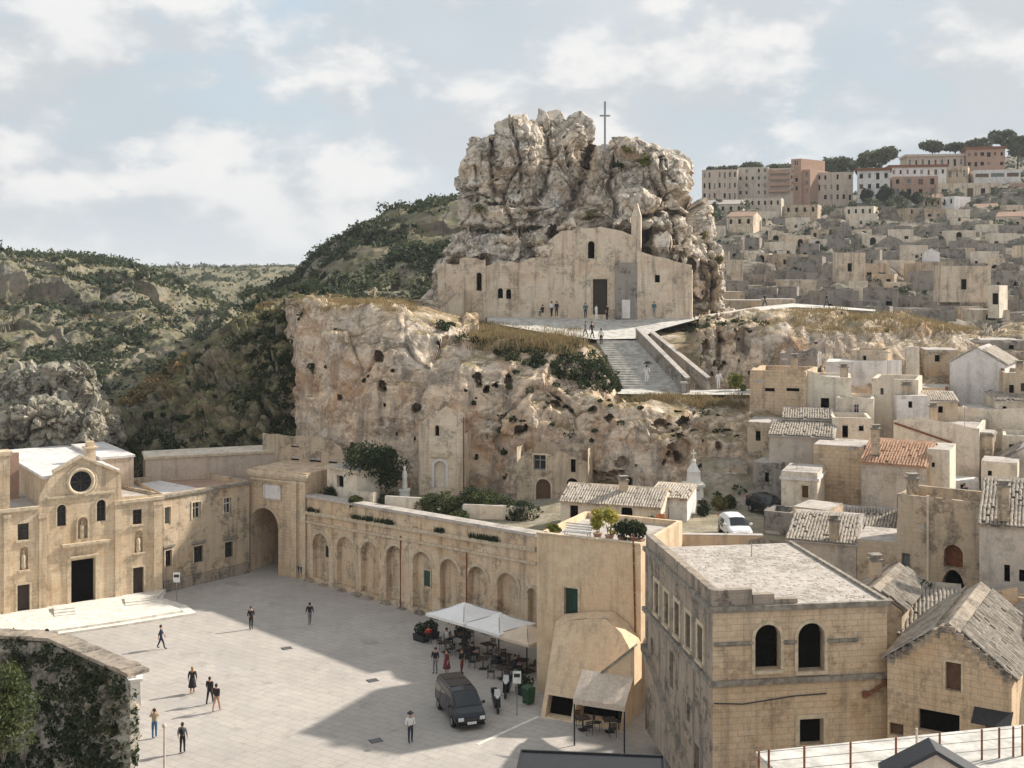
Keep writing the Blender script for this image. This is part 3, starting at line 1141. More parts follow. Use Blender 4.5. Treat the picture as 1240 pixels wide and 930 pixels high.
def fan(cols, segs, nu, pr=None):
    """cols: {pixel column: [(D, y) or (D, ('z', z))...]} ; segs: rows per profile segment. Returns grid (nu, nv, 3)"""
    px = sorted(cols)
    K = len(cols[px[0]])
    Dk = np.array([[c[0] for c in cols[p]] for p in px], float)
    Zk = np.array([[(c[1][1] if isinstance(c[1], tuple) else zpx(c[1], c[0])) for c in cols[p]] for p in px], float)
    pu = np.linspace(px[0], px[-1], nu)
    Dc = np.stack([np.interp(pu, px, Dk[:, k]) for k in range(K)], 1)
    Zc = np.stack([np.interp(pu, px, Zk[:, k]) for k in range(K)], 1)
    D, Z = [], []
    for k in range(K - 1):
        t = np.linspace(0, 1, segs[k], endpoint=(k == K - 2))[None, :]
        D.append(Dc[:, k:k + 1] * (1 - t) + Dc[:, k + 1:k + 2] * t)
        Z.append(Zc[:, k:k + 1] * (1 - t) + Zc[:, k + 1:k + 2] * t)
    D = np.concatenate(D, 1)
    Z = np.concatenate(Z, 1)
    # soften the kinks a little
    for _ in range(2):
        Z[:, 1:-1] = 0.25 * Z[:, :-2] + 0.5 * Z[:, 1:-1] + 0.25 * Z[:, 2:]
        D[:, 1:-1] = 0.25 * D[:, :-2] + 0.5 * D[:, 1:-1] + 0.25 * D[:, 2:]
        Z[1:-1] = 0.25 * Z[:-2] + 0.5 * Z[1:-1] + 0.25 * Z[2:]
    X = (pu[:, None] - 620) / F * D
    return np.stack([X, D, Z], 2)


def gnormals(g):
    du = np.gradient(g, axis=0)
    dv = np.gradient(g, axis=1)
    n = np.cross(du, dv)
    return n / (np.linalg.norm(n, axis=2)[:, :, None] + 1e-9)


def grid_obj(name, g, mat, smooth=False):
    nu, nv = g.shape[:2]
    i, j = np.meshgrid(np.arange(nu - 1), np.arange(nv - 1), indexing='ij')
    a = (i * nv + j).ravel()
    q = np.stack([a, a + nv, a + nv + 1, a + 1], 1)
    return obj(name, np_mesh(name, g.reshape(-1, 3), q, smooth), M[mat])


def pxy(v):
    """pixel position of points (for placing things)"""
    return 620 + v[..., 0] / v[..., 1] * F, HZ + (CH - v[..., 2]) / v[..., 1] * F


def scrub_on(g, n, seed, dens=None, r=(0.6, 1.8), mat='leaf_scrub', name='scrub', label='', leaves=26, size=0.34, flat=0.7, cat='bushes', nmin=0.25):
    rg = np.random.RandomState(seed)
    nrm = gnormals(g)
    nu, nv = g.shape[:2]
    # area weighting
    du = np.gradient(g, axis=0)
    dv = np.gradient(g, axis=1)
    ar = np.linalg.norm(np.cross(du, dv), axis=2)
    wgt = ar * (nrm[:, :, 2] > nmin)
    p3 = g.reshape(-1, 3)
    cl = np.clip(0.5 + 1.1 * fbm(p3 / np.array([14, 14, 14.0]), 3, seed), 0.02, 1) ** 2
    wgt = wgt.ravel() * cl
    if dens is not None:
        X, Y = pxy(g)
        wgt = wgt * dens(X, Y, g).ravel()
    wgt /= wgt.sum()
    idx = rg.choice(nu * nv, n, p=wgt)
    c = p3[idx].copy()
    rr = r[0] + (r[1] - r[0]) * rg.rand(n) ** 2.2
    rad = np.stack([rr, rr, rr * flat], 1)
    c[:, 2] += rr * flat * 0.35
    o = leaf_obj(name, c, rad, leaves, size, seed, mat, None, shell=0.45)
    return tag(o, label, cat, None, 'stuff')


# base sheet that reaches the horizon, and the far plateau
def sheet(name, pts, mat, kind='structure'):
    mb = MB()
    mb.poly(pts)
    return tag(mb.build(name, M[mat], recalc=False), kind=kind)


sheet('ground', [(-9000, -60, -16), (9000, -60, -16), (9000, 14000, -16), (-9000, 14000, -16)], 'earth')
pc = {-1500: [(900, 340), (1100, 326), (2000, 327), (12000, 329)], 400: [(900, 340), (1100, 327), (2000, 327), (12000, 329)], 2400: [(900, 320), (1100, 318), (2000, 325), (12000, 329)]}
g = fan(pc, [10, 16, 10], 120)
g[:, :, 2] += 2.0 * fbm(g.reshape(-1, 3) / np.array([160, 160, 999.0]), 3, 3).reshape(g.shape[:2])
tag(grid_obj('plateau', g, 'murgia_slope', True), kind='structure')

# far reach of the ravine
rc = {}
for px, t in ((120, 331), (200, 329), (260, 328), (320, 327), (380, 328), (460, 328)):
    rc[px] = [(420, ('z', -8)), (480, 372), (580, t + 18), (700, t + 7), (820, t), (1150, t - 1)]
g = fan(rc, [20, 26, 26, 20, 10], 150)
p = g.reshape(-1, 3)
d = (5 * fbm(p / 45, 4, 8) + 2.5 * ridged(p / 20, 3, 9)).reshape(g.shape[:2])
g[:, :, 2] += d * 0.55
tag(grid_obj('far_ravine', g, 'murgia_slope', True), kind='structure')
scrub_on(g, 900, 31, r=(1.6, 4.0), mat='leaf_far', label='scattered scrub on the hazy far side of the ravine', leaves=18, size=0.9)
# trees on the far ridge
cen, rad = [], []
for i in range(46):
    px = rnd.choice([rnd.gauss(322, 16), rnd.uniform(205, 355)])
    D = rnd.uniform(800, 860)
    q = P(px, 326.5 + rnd.uniform(-1.0, 1.0), D)
    cen.append(q)
    k = rnd.uniform(1.6, 3.4)
    rad.append((k * 1.2, k * 1.2, k))
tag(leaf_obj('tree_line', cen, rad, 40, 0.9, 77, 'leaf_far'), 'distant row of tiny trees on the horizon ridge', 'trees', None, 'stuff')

# the ravine slope opposite (Murgia)
mc = {}
for px, ry, rD in ((-400, 300, 300), (-100, 302, 303), (0, 311, 305), (80, 314, 310), (140, 321, 318), (180, 332, 325), (215, 347, 332), (250, 360, 340), (285, 380, 350), (340, 400, 360)):
    mc[px] = [(168, ('z', -12)), (212, 486), (250, max(415, ry + 40)), (284, ry + 48), (rD, ry), (rD + 110, ry - 1)]
g = fan(mc, [40, 60, 80, 60, 30], 330)
p = g.reshape(-1, 3)
n0 = gnormals(g).reshape(-1, 3)
w1 = worley(p / np.array([16, 16, 11.0]), 4)
dd = 2.7 * fbm(p / 26, 5, 14) + 1.7 * ridged(p / 13, 4, 15) - 1.5 + (RP[w1[2], 0] - 0.5) * 3.2
# rocky bands: quantised height
zq = p[:, 2] + 3 * fbm(p / 30, 3, 22)
band = zq / 8.0
st = (np.floor(band) + sstep(band - np.floor(band), 0.62, 0.95)) * 8.0 - zq
g2 = p + n0 * dd[:, None]
g2[:, 2] += 0.62 * st
edge = sstep(g[:, :, 1].ravel(), 296, 330)
g2[:, 2] = g2[:, 2] * (1 - edge) + (p[:, 2] + 0.4 * dd) * edge
gm = g2.reshape(g.shape)
tag(grid_obj('ravine_slope', gm, 'murgia_slope'), kind='structure')
scrub_on(gm, 8200, 41, r=(0.5, 2.9), mat='leaf_scrub', label='green scrub dotted over the far ravine slope', leaves=18, size=0.56, nmin=0.12)

scrub_on(gm, 5200, 44, r=(0.25, 0.7), mat='grass_olive', name='grass_tufts', label='small dry tufts speckling the far ravine slope', leaves=7, size=0.33, nmin=0.2, cat='grass')

# green hill behind the crag
hc = {}
for px, ry in ((300, 365), (335, 352), (360, 340), (400, 306), (440, 283), (480, 263), (520, 254), (560, 248), (640, 246), (760, 250)):
    hc[px] = [(158, ('z', 10)), (178, 372), (200, max(ry + 42, 352) if px < 400 else 350), (222, 0.55 * ry + 0.45 * 350 if px > 390 else ry + 8), (240, ry), (310, ry - 1)]
g = fan(hc, [20, 40, 50, 50, 20], 220)
p = g.reshape(-1, 3)
n0 = gnormals(g).reshape(-1, 3)
w1 = worley(p / 8, 4)
dd = 2.0 * fbm(p / 16, 4, 34) + (RP[w1[2], 0] - 0.5) * 2.2
gh = (p + n0 * dd[:, None]).reshape(g.shape)
tag(grid_obj('green_hill', gh, 'murgia_slope'), kind='structure')
scrub_on(gh, 4600, 43, r=(0.7, 2.2), mat='leaf_scrub', label='dense green scrub covering the hill behind the crag', leaves=25, size=0.42, nmin=0.1)

# shaded flank falling to the ravine, left of the cliff
dc = {}
for px, ry, rD in ((60, 525, 130), (100, 508, 131), (140, 488, 133), (200, 446, 137), (250, 407, 140), (290, 378, 143), (330, 364, 146), (365, 357, 148), (420, 357, 150)):
    b = 560
    dc[px] = [(113.5, ('z', 4)), (116, b), (121, ry + (b - ry) * 0.66), (128, ry + (b - ry) * 0.33), (rD, ry), (rD + 30, ry + 45)]
g = fan(dc, [20, 60, 70, 70, 30], 300)
p = g.reshape(-1, 3)
n0 = gnormals(g).reshape(-1, 3)
dd = 1.15 * rock_disp(p, 1.0, 50, 4.5, crack=1.2) + 1.1 * fbm(p / 9, 4, 52)
edge = 1 - 0.75 * sstep(np.tile(np.arange(g.shape[1]), g.shape[0]).astype(float), 185, 225)
gd = (p + n0 * (dd * edge)[:, None]).reshape(g.shape)
tag(grid_obj('shaded_flank', gd, 'slope_soil'), kind='structure')
scrub_on(gd, 1100, 47, r=(0.25, 1.35), mat='leaf_dark', label='dark bushes on the shaded flank below the cliff', leaves=60, size=0.2, nmin=0.15,
         dens=lambda X, Y, g: np.where((Y - np.interp(X, [140, 290, 365], [488, 378, 357])) > 12, 1.0, 0.06) * np.where(X < 290, 0.45, 1.6))
scrub_on(gd, 1500, 48, r=(0.2, 0.5), mat='grass_gold', name='dry_grass', label='dry grass tufts along the crest of the shaded flank', leaves=22, size=0.16, cat='grass', nmin=0.1,
         dens=lambda X, Y, g: np.where((Y - np.interp(X, [140, 200, 250, 290, 365], [488, 446, 407, 378, 357])) < 16, 1.0, 0.04) * np.where((X > 120) & (X < 330), 1, 0.05))

# Sassi hillside across the valley, terraced
sc_ = {780: [(150, ('z', 8)), (185, 402), (240, 348), (300, 302), (380, 262), (640, 262)],
       850: [(150, ('z', 8)), (185, 402), (240, 352), (310, 302), (395, 248), (640, 246)],
       1000: [(150, ('z', 8)), (182, 404), (240, 354), (310, 303), (395, 249), (640, 244)],
       1100: [(140, ('z', 8)), (172, 412), (235, 356), (310, 300), (392, 240), (640, 214)],
       1240: [(135, ('z', 8)), (162, 426), (225, 362), (300, 296), (386, 226), (640, 186)],
       1600: [(135, ('z', 8)), (162, 426), (225, 350), (300, 275), (386, 200), (640, 150)]}
g = fan(sc_, [30, 80, 80, 80, 30], 380)
p = g.reshape(-1, 3)
zq = p[:, 2] + 2.5 * fbm(p / 35, 3, 62)
band = zq / 4.6
st = (np.floor(band) + sstep(band - np.floor(band), 0.70, 0.93)) * 4.6 - zq
w1 = worley(p / np.array([7, 7, 4.0]), 7)
lim = 1 - sstep(p[:, 1], 380, 430)
g2 = p.copy()
g2[:, 2] += (1.05 * st + 1.1 * fbm(p / 9, 4, 64) + (RP[w1[2], 1] - 0.5) * 2.0) * lim
gs = g2.reshape(g.shape)
tag(grid_obj('old_town_hillside', gs, 'sassi_slope'), kind='structure')
scrub_on(gs, 2300, 53, r=(0.4, 1.7), mat='leaf_scrub', label='grey green scrub between the ruined houses of the hillside', leaves=30, size=0.4, nmin=0.4)

# sloping ground under the near town quarter
tc_ = {}
for px in (850, 905, 980, 1100, 1300, 1600):
    tc_[px] = [(40, ('z', 2)), (58, ('z', 3)), (72, ('z', 4.2)), (84, ('z', 7.2)), (95, ('z', 8.6)), (104, ('z', 12.4)), (113, ('z', 14.3)), (160, ('z', 15))]
g = fan(tc_, [12, 14, 14, 14, 14, 14, 14], 120)
p = g.reshape(-1, 3)
g[:, :, 2] += 0.25 * fbm(p / 3, 3, 70).reshape(g.shape[:2])
tag(grid_obj('town_slope', g, 'earth'), kind='structure')
scrub_on(g, 420, 61, r=(0.3, 1.1), mat='leaf_scrub', label='scrub and weeds on the open ground between the town houses', leaves=30, size=0.2, cat='bushes')

# the square
sheet('plaza', [(-90, 10, 0), (45, 10, 0), (45, 82, 0), (4, 86, 0), (-16, 106, 0), (-17, 130, 0), (-90, 130, 0)], 'paving')

# garden terrace and lane above the arcade
fr_ = [(-21, 108, 7.0), (-17.9, 104.6, 7.0), (1.2, 86.1, 7.2), (2.4, 83.5, 7.4), (8, 81, 8.4), (17, 80, 8.5), (25, 80.5, 8.6)]
bk_ = [(-26, 124, 7.0), (-21, 122, 7.0), (0, 114, 7.6), (5, 112, 8.0), (12, 112, 8.4), (20, 110, 8.6), (29, 110, 8.8)]
mb = MB()
n_ = len(fr_)
mb.add(fr_ + bk_, [(i, i + 1, n_ + i + 1, n_ + i) for i in range(n_ - 1)])
tag(mb.build('garden_terrace', M['earth'], recalc=False), kind='structure')

# ------------------------------------------------------------------ the cliff
Bz = ('z', 4.0)
cc = {
    346: [(140, Bz), (140.5, 500), (141, 430), (142, 374), (144, 366), (147, 364), (150, 363), (154, 363)],
    362: [(115.5, Bz), (116, 490), (116, 420), (117.5, 371), (122, 366), (130, 364), (140, 363), (154, 363)],
    400: [(110.5, Bz), (111, 490), (112, 420), (114.5, 372), (120, 366), (130, 364), (140, 363), (154, 363)],
    480: [(108.5, Bz), (109.5, 500), (111, 430), (114.5, 377), (120, 369), (130, 366), (140, 364), (154, 363)],
    520: [(107, Bz), (108.5, 500), (110.5, 440), (114.5, 392), (120, 381), (128, 374), (140, 366), (154, 364)],
    570: [(105.5, Bz), (107, 505), (109, 450), (113.5, 411), (120, 401), (127, 391), (134, 386), (154, 380)],
    640: [(103.5, Bz), (105, 510), (107.5, 460), (112.5, 424), (117, 412), (124, 402), (134, 386), (154, 380)],
    705: [(101.5, Bz), (103.5, 520), (106, 475), (111, 440), (116, 424), (123, 412), (134, 386), (154, 380)],
    745: [(100.5, Bz), (102.5, 530), (105, 500), (110.5, 479), (113.4, 476), (123, 413), (134, 386), (154, 380)],
    800: [(100, Bz), (102, 535), (104.5, 505), (109.5, 482), (113.4, 477), (123, 414), (134, 386), (154, 380)],
    836: [(99.6, Bz), (101.5, 537), (104, 508), (109, 483), (113.4, 477), (123.5, 412), (134, 386), (154, 380)],
    862: [(99.4, Bz), (101.5, 538), (104, 508), (109, 483), (117, 476), (120.5, 402), (132, 384), (154, 378)],
    930: [(99, Bz), (101, 538), (104, 508), (109, 484), (117, 474), (121, 398), (134, 379), (154, 371)],
    1000: [(100, Bz), (103, 538), (106, 508), (110, 484), (118, 470), (122, 400), (136, 380), (158, 372)],
    1080: [(106, Bz), (108, 538), (110, 508), (112, 484), (119, 460), (124, 402), (138, 386), (160, 384)],
    1200: [(110, Bz), (112, 520), (114, 500), (116, 470), (122, 440), (128, 412), (142, 400), (160, 405)],
    1400: [(110, Bz), (112, 520), (114, 500), (116, 470), (122, 440), (128, 420), (142, 410), (160, 415)],
}
g = fan(cc, [46, 46, 40, 26, 34, 24, 16], 640)
nv = g.shape[1]
p = g.reshape(-1, 3)
n0 = gnormals(g).reshape(-1, 3)
X, Y = pxy(p)
dd = rock_disp(p, 0.8, 80, 5.5, 1.0, 0.7, 1.8, 0.6, 0.6, 0.55)
dd += 0.45 * ridged(p / np.array([3.2, 3.2, 16.0]), 3, 83) - 0.3
# broad hollows and ribs
dd += 1.0 * fbm(p / np.array([8, 8, 22.0]), 3, 91)
jj = np.tile(np.arange(nv), g.shape[0])
sm = sstep(fbm(p / np.array([9, 9, 9.0]), 2, 131), -0.5, 0.15)
coarse = 0.9 * (0.6 * fbm(p / 6.5, 3, 80)) + 0.55 * ridged(p / np.array([4.2, 4.2, 22.0]), 2, 83) - 0.3 + 1.0 * fbm(p / np.array([8, 8, 22.0]), 3, 91) + 0.12 * fbm(p / np.array([0.9, 0.9, 0.5]), 3, 135)
dd = dd * (1 - 0.8 * sm) + coarse * 0.8 * sm
# smoother lower face: hewn masonry zone and quarried recesses
low = sstep(Y, 500, 560)
dd = dd * (1 - 0.68 * low) + 0.5 * pn(np.stack([p[:, 0] / 12, p[:, 1] / 12, p[:, 2] / 1.6], 1), 97) * sstep(Y, 380, 400) * (1 - low)
flat = (X > 580) & (X < 846) & (jj > 158)
dd = np.where(flat, dd * 0.05 - 0.45, dd)
top_l = (X < 560) & (jj > 140)
dd = np.where(top_l, dd * 0.35, dd)
path_r = (X >= 846) & (jj > 216)
dd = np.where(path_r, dd * 0.3 - 0.3, dd)
p = p + n0 * dd[:, None]
# caves and weathered holes: (px, py, half width, half height, depth m)
caves = [(459, 434, 5, 6, 1.8), (461, 468, 4, 4, 1.5), (411, 481, 3, 3, 1.0), (503, 495, 4, 4, 1.4), (579, 457, 4, 7, 1.8), (616, 461, 4, 8, 1.6), (629, 522, 6, 6, 2.0), (608, 535, 10, 9, 0.7), (672, 491, 6, 6, 1.8),
         (720, 496, 3, 4, 1.2), (738, 508, 4, 4, 1.2), (800, 512, 8, 5, 1.6), (828, 514, 6, 7, 2.2), (828, 545, 13, 14, 1.8), (822, 558, 6, 6, 1.6), (870, 540, 3, 5, 1.2), (884, 525, 5, 4, 1.0), (732, 580, 18, 8, 1.6), (752, 562, 8, 5, 1.0),
         (694, 564, 4, 8, 1.2), (692, 586, 9, 6, 1.6), (924, 608, 20, 13, 3.0), (856, 424, 4, 13, 1.6), (871, 414, 4, 22, 2.0), (900, 408, 6, 18, 1.8), (806, 418, 5, 9, 1.4), (530, 400, 5, 4, 1.2)]
X, Y = pxy(p)
wob = 1 + 1.1 * fbm(p / 0.9, 3, 77)
for cx, cy, hw, hh, dep in caves:
    e = (((X - cx) / hw) ** 2 + ((Y - cy) / hh) ** 2) * wob
    m = (e < 1.5) & (jj < 170 + 40 * (cx > 840))
    p[:, 1] += np.where(m, dep * (1 - sstep(e, 0.55, 1.5)), 0)
gc = p.reshape(g.shape)
tag(grid_obj('cliff', gc, 'cliff_rock'), kind='structure')


def on_cliff(px, py):
    """front-most cliff point at a pixel"""
    X, Y = pxy(p)
    k = np.argmin((X - px) ** 2 + (Y - py) ** 2)
    return Vector(p[k])


scrub_on(gc, 90, 57, r=(0.15, 0.6), mat='leaf_dark', label='dark weeds rooted in the ledges of the cliff', leaves=46, size=0.14, nmin=0.42, cat='weeds',
         dens=lambda X, Y, g: np.where((Y > np.interp(X, [360, 520, 560, 700, 750, 900], [372, 385, 405, 432, 478, 482])) & (Y < 560) & (X > 362) & (X < 1000), 1.0, 0.0) * np.where((X > 840) & (Y < 470), 1, 1) *
         np.where((X > 715) & (X < 840) & (Y < 480), 0, 1))
# weeds hanging at the brow left of the stairs
scrub_on(gc, 150, 58, r=(0.4, 1.1), mat='leaf_dark', label='dark bushes hanging over the brow left of the stairs', leaves=90, size=0.15, nmin=0.0, cat='bushes',
         dens=lambda X, Y, g: np.where((X > 520) & (X < 752) & (Y > np.interp(X, [520, 640, 720, 752], [386, 424, 430, 462])) & (Y < np.interp(X, [520, 640, 720, 752], [398, 445, 474, 478])), 1.0, 0.0))
scrub_on(gc, 190, 59, r=(0.25, 0.7), mat='leaf_dark', label='dark weeds on the rocks below the hilltop path', leaves=60, size=0.14, nmin=0.0, cat='weeds',
         dens=lambda X, Y, g: np.where((X > 846) & (X < 1080) & (Y > 384) & (Y < 408), 1.0, 0.0) + np.where((X > 775) & (X < 850) & (Y > 388) & (Y < 404), 1.0, 0.0))


def tussock(name, label, pts, hgt, mat, n=36, spread=0.35, width=0.03, seed=3, group=None):
    """upright grass blades at the given points, one object"""
    rg = np.random.RandomState(seed)
    pts = np.asarray(pts, float)
    idx = np.repeat(np.arange(len(pts)), n)
    N = len(idx)
    b = pts[idx] + np.concatenate([rg.normal(size=(N, 2)) * spread, np.zeros((N, 1))], 1)
    lean = np.concatenate([rg.normal(size=(N, 2)) * 0.35, np.ones((N, 1))], 1) * (hgt * (0.5 + 0.7 * rg.rand(N)))[:, None]
    s = np.concatenate([rg.normal(size=(N, 2)), np.zeros((N, 1))], 1)
    s = s / (np.linalg.norm(s, axis=1)[:, None] + 1e-9) * width
    v = np.stack([b - s, b + s, b + lean + s * 0.4, b + lean - s * 0.4], 1).reshape(-1, 3)
    o = obj(name, np_mesh(name, v, np.arange(4 * N).reshape(-1, 4)), M[mat])
    return tag(o, label, 'grass', group, 'stuff')


def cliff_pts(n, seed, test):
    rg = np.random.RandomState(seed)
    Xc, Yc = pxy(gc)
    m = test(Xc, Yc) & (np.arange(nv)[None, :] > 120)
    f = gc[m]
    return f[rg.randint(0, len(f), n)]


tussock('dry_grass', 'golden dry grass on the brow left of the chapel forecourt', cliff_pts(330, 5, lambda X, Y: (X > 575) & (X < 702) & (Y > 396 + 0.06 * (X - 575)) & (Y < 424 + 0.05 * (X - 575))), 0.75, 'grass_gold', 46, 0.45, 0.035, 4)
tussock('dry_grass', 'thin yellow grass along the flat cliff top left of the chapel', cliff_pts(260, 6, lambda X, Y: (X > 366) & (X < 500) & (Y > 364) & (Y < 378)), 0.4, 'grass_gold', 22, 0.4, 0.03, 7)
tussock('dry_grass', 'dry ochre grass on the rocks right of the hilltop path', cliff_pts(420, 8, lambda X, Y: (X > 960) & (X < 1180) & (Y > 374) & (Y < 405)), 0.5, 'grass_gold', 26, 0.5, 0.03, 9)
tussock('dry_grass', 'rusty dry grass fringe below the foot of the stairs', cliff_pts(200, 10, lambda X, Y: (X > 752) & (X < 905) & (Y > 480) & (Y < 494)), 0.42, 'grass_gold', 30, 0.4, 0.03, 11)

# ------------------------------------------------------------------ crag


def remeshed(lobes, voxel, seed, k=1.0, block=3.0, strata=0.4, boxes=(), crack=1.0, vs=0.8, bias=0.0):
    bm = bmesh.new()
    for cx, cy, cz, rx, ry, rz, pw in lobes:
        r0 = bmesh.ops.create_icosphere(bm, subdivisions=4, radius=1.0)
        for v in r0['verts']:
            c = v.co.normalized()
            c = Vector([math.copysign(abs(t) ** pw, t) for t in c])
            m = max(1e-6, (abs(c.x) ** (1 / pw) + abs(c.y) ** (1 / pw) + abs(c.z) ** (1 / pw)))
            v.co = Vector((cx + c.x * rx, cy + c.y * ry, cz + c.z * rz))
    for x0, x1, y0, y1, z0, z1 in boxes:
        r0 = bmesh.ops.create_cube(bm, size=1.0)
        for v in r0['verts']:
            v.co = Vector((x0 + (v.co.x + .5) * (x1 - x0), y0 + (v.co.y + .5) * (y1 - y0), z0 + (v.co.z + .5) * (z1 - z0)))
    me = bpy.data.meshes.new('tmp')
    bm.to_mesh(me)
    bm.free()
    o = bpy.data.objects.new('tmp', me)
    C.objects.link(o)
    md = o.modifiers.new('r', 'REMESH')
    md.mode = 'VOXEL'
    md.voxel_size = voxel
    ms = o.modifiers.new('s', 'SMOOTH')
    ms.factor = 0.5
    ms.iterations = 14
    dg = bpy.context.evaluated_depsgraph_get()
    m2 = bpy.data.meshes.new_from_object(o.evaluated_get(dg))
    bpy.data.objects.remove(o)
    N = len(m2.vertices)
    co = np.empty(N * 3)
    m2.vertices.foreach_get('co', co)
    no = np.empty(N * 3)
    m2.vertices.foreach_get('normal', no)
    co = co.reshape(-1, 3)
    no = no.reshape(-1, 3)
    d = rock_disp(co, k, seed, block, strata, crack, vs) - bias
    co2 = co + no * d[:, None]
    m2.vertices.foreach_set('co', co2.ravel())
    m2.polygons.foreach_set('use_smooth', np.zeros(len(m2.polygons), dtype=bool))
    m2.update()
    return m2


def lobe(px, py, hw, hh, D, dep, pw=0.75):
    q = P(px, py, D)
    s = D / F
    return (q.x, q.y, q.z, max(0.7, hw * s - 0.5), dep - 0.4, max(0.6, hh * s - 0.5), pw)


crag = [
    # left head of the crag
    lobe(586, 222, 34, 46, 143, 6, .7), lobe(582, 190, 24, 26, 143, 5, .8), lobe(628, 205, 40, 62, 144, 7, .7), lobe(640, 168, 30, 26, 145, 6, .8), lobe(664, 150, 16, 12, 146, 4, .9),
    lobe(690, 178, 26, 34, 147, 6, .8), lobe(672, 205, 40, 50, 146, 7, .75), lobe(616, 165, 18, 16, 144, 4, .8), lobe(566, 214, 14, 22, 143, 4, .8),
    # waist
    lobe(612, 262, 54, 34, 143, 7, .7), lobe(575, 262, 28, 24, 142, 5, .75), lobe(660, 270, 44, 44, 144, 7, .7), lobe(700, 262, 40, 44, 145, 7, .7),
    # right head
    lobe(736, 222, 36, 42, 146, 7, .7), lobe(772, 210, 40, 40, 146, 7, .75), lobe(806, 226, 26, 40, 146, 6, .75), lobe(755, 258, 60, 34, 144, 7, .7), lobe(826, 268, 26, 34, 145, 6, .7),
    lobe(812, 290, 38, 40, 143, 7, .65), lobe(840, 300, 22, 44, 144, 6, .7), lobe(862, 340, 20, 42, 144, 6, .7),
    # shoulders and foot
    lobe(556, 300, 22, 26, 142, 5, .75), lobe(580, 300, 40, 26, 141, 5, .7), lobe(624, 342, 42, 50, 140.5, 5.6, .5), lobe(655, 302, 16, 30, 136.8, 3.2, .7), lobe(684, 276, 26, 10, 137.5, 3.5, .7), lobe(752, 274, 24, 9, 137.5, 3.5, .7), lobe(806, 300, 34, 16, 136.5, 4.0, .7), lobe(575, 306, 34, 12, 137, 4, .7), lobe(640, 300, 40, 26, 140, 5, .6), lobe(610, 300, 30, 22, 139.5, 5, .6), lobe(548, 340, 24, 30, 143, 5, .7), lobe(700, 330, 140, 58, 148, 9, .6),
    lobe(830, 352, 50, 40, 146, 8, .65), lobe(700, 390, 190, 40, 150, 12, .6), lobe(540, 386, 34, 26, 137, 5, .75), lobe(566, 396, 30, 18, 132, 4, .75),
]
me = remeshed(crag, 0.21, 120, 1.0, 5.4, 0.75, crack=1.3, vs=1.0, bias=0.2)
co = np.empty(len(me.vertices) * 3)
me.vertices.foreach_get('co', co)
co = co.reshape(-1, 3)
X, Y = pxy(co)
for cx, cy, hw, hh, dep in [(556, 318, 10, 7, 1.5), (584, 318, 8, 6, 1.3), (600, 214, 4, 5, 1.0), (606, 236, 5, 4, .9), (700, 290, 16, 9, 1.0), (745, 290, 10, 10, 1.4), (690, 242, 12, 14, 1.0), (820, 300, 10, 6, 1.2),
                            (800, 262, 22, 5, 1.2), (654, 218, 4, 22, 1.0), (596, 190, 3, 26, 0.9), (640, 262, 10, 7, 1.0), (716, 200, 7, 26, 1.6), (866, 344, 4, 22, 1.2), (852, 330, 5, 14, 1.2), (784, 306, 12, 6, 1.4), (840, 250, 8, 6, 1.0)]:
    e = ((X - cx) / hw) ** 2 + ((Y - cy) / hh) ** 2
    co[:, 1] += np.where((e < 1.5) & (co[:, 1] < 146), dep * (1 - sstep(e, 0.5, 1.5)), 0)
# clefts: polylines in the photograph, half width px, depth m
for pts_, hw, dep in [([(718, 176), (706, 215), (690, 250), (668, 285)], 5, 2.6), ([(655, 150), (668, 190), (660, 225), (640, 250)], 3, 1.6), ([(596, 170), (594, 215), (600, 245)], 3, 1.5), ([(565, 240), (600, 246), (650, 248)], 2.5, 1.5),
                      ([(560, 275), (610, 282), (655, 276)], 3, 1.6), ([(745, 180), (738, 225), (748, 262)], 3, 1.5), ([(770, 262), (810, 256), (838, 262)], 3.5, 2.0), ([(700, 292), (745, 280), (770, 262)], 3, 1.6), ([(620, 150), (632, 190), (628, 230)], 2.2, 1.2),
                      ([(800, 190), (806, 230), (798, 256)], 2.5, 1.3), ([(815, 265), (820, 300), (838, 318)], 3, 1.6), ([(684, 165), (688, 200)], 2.2, 1.2), ([(575, 200), (580, 235)], 2, 1.0), ([(858, 300), (866, 345), (862, 380)], 3, 1.8)]:
    dm = np.full(len(X), 1e9)
    for (ax, ay), (bx, by) in zip(pts_[:-1], pts_[1:]):
        tt = np.clip(((X - ax) * (bx - ax) + (Y - ay) * (by - ay)) / ((bx - ax) ** 2 + (by - ay) ** 2), 0, 1)
        dm = np.minimum(dm, np.hypot(X - ax - tt * (bx - ax) + 4 * pn(co / 1.6, 5), Y - ay - tt * (by - ay) + 4 * pn(co / 1.6, 6)))
    co[:, 1] += np.where(co[:, 1] < 148, dep * (1 - sstep(dm, hw * .3, hw * 1.3)), 0)
me.vertices.foreach_set('co', co.ravel())
me.update()
tag(obj('rock_crag', me, M['crag_rock']), kind='structure')
crag_co = co


def on_crag(px, py):
    X, Y = pxy(crag_co)
    d = (X - px) ** 2 + (Y - py) ** 2
    m = np.where(d < 30)[0]
    k = m[np.argmin(crag_co[m, 1])]
    return Vector(crag_co[k])


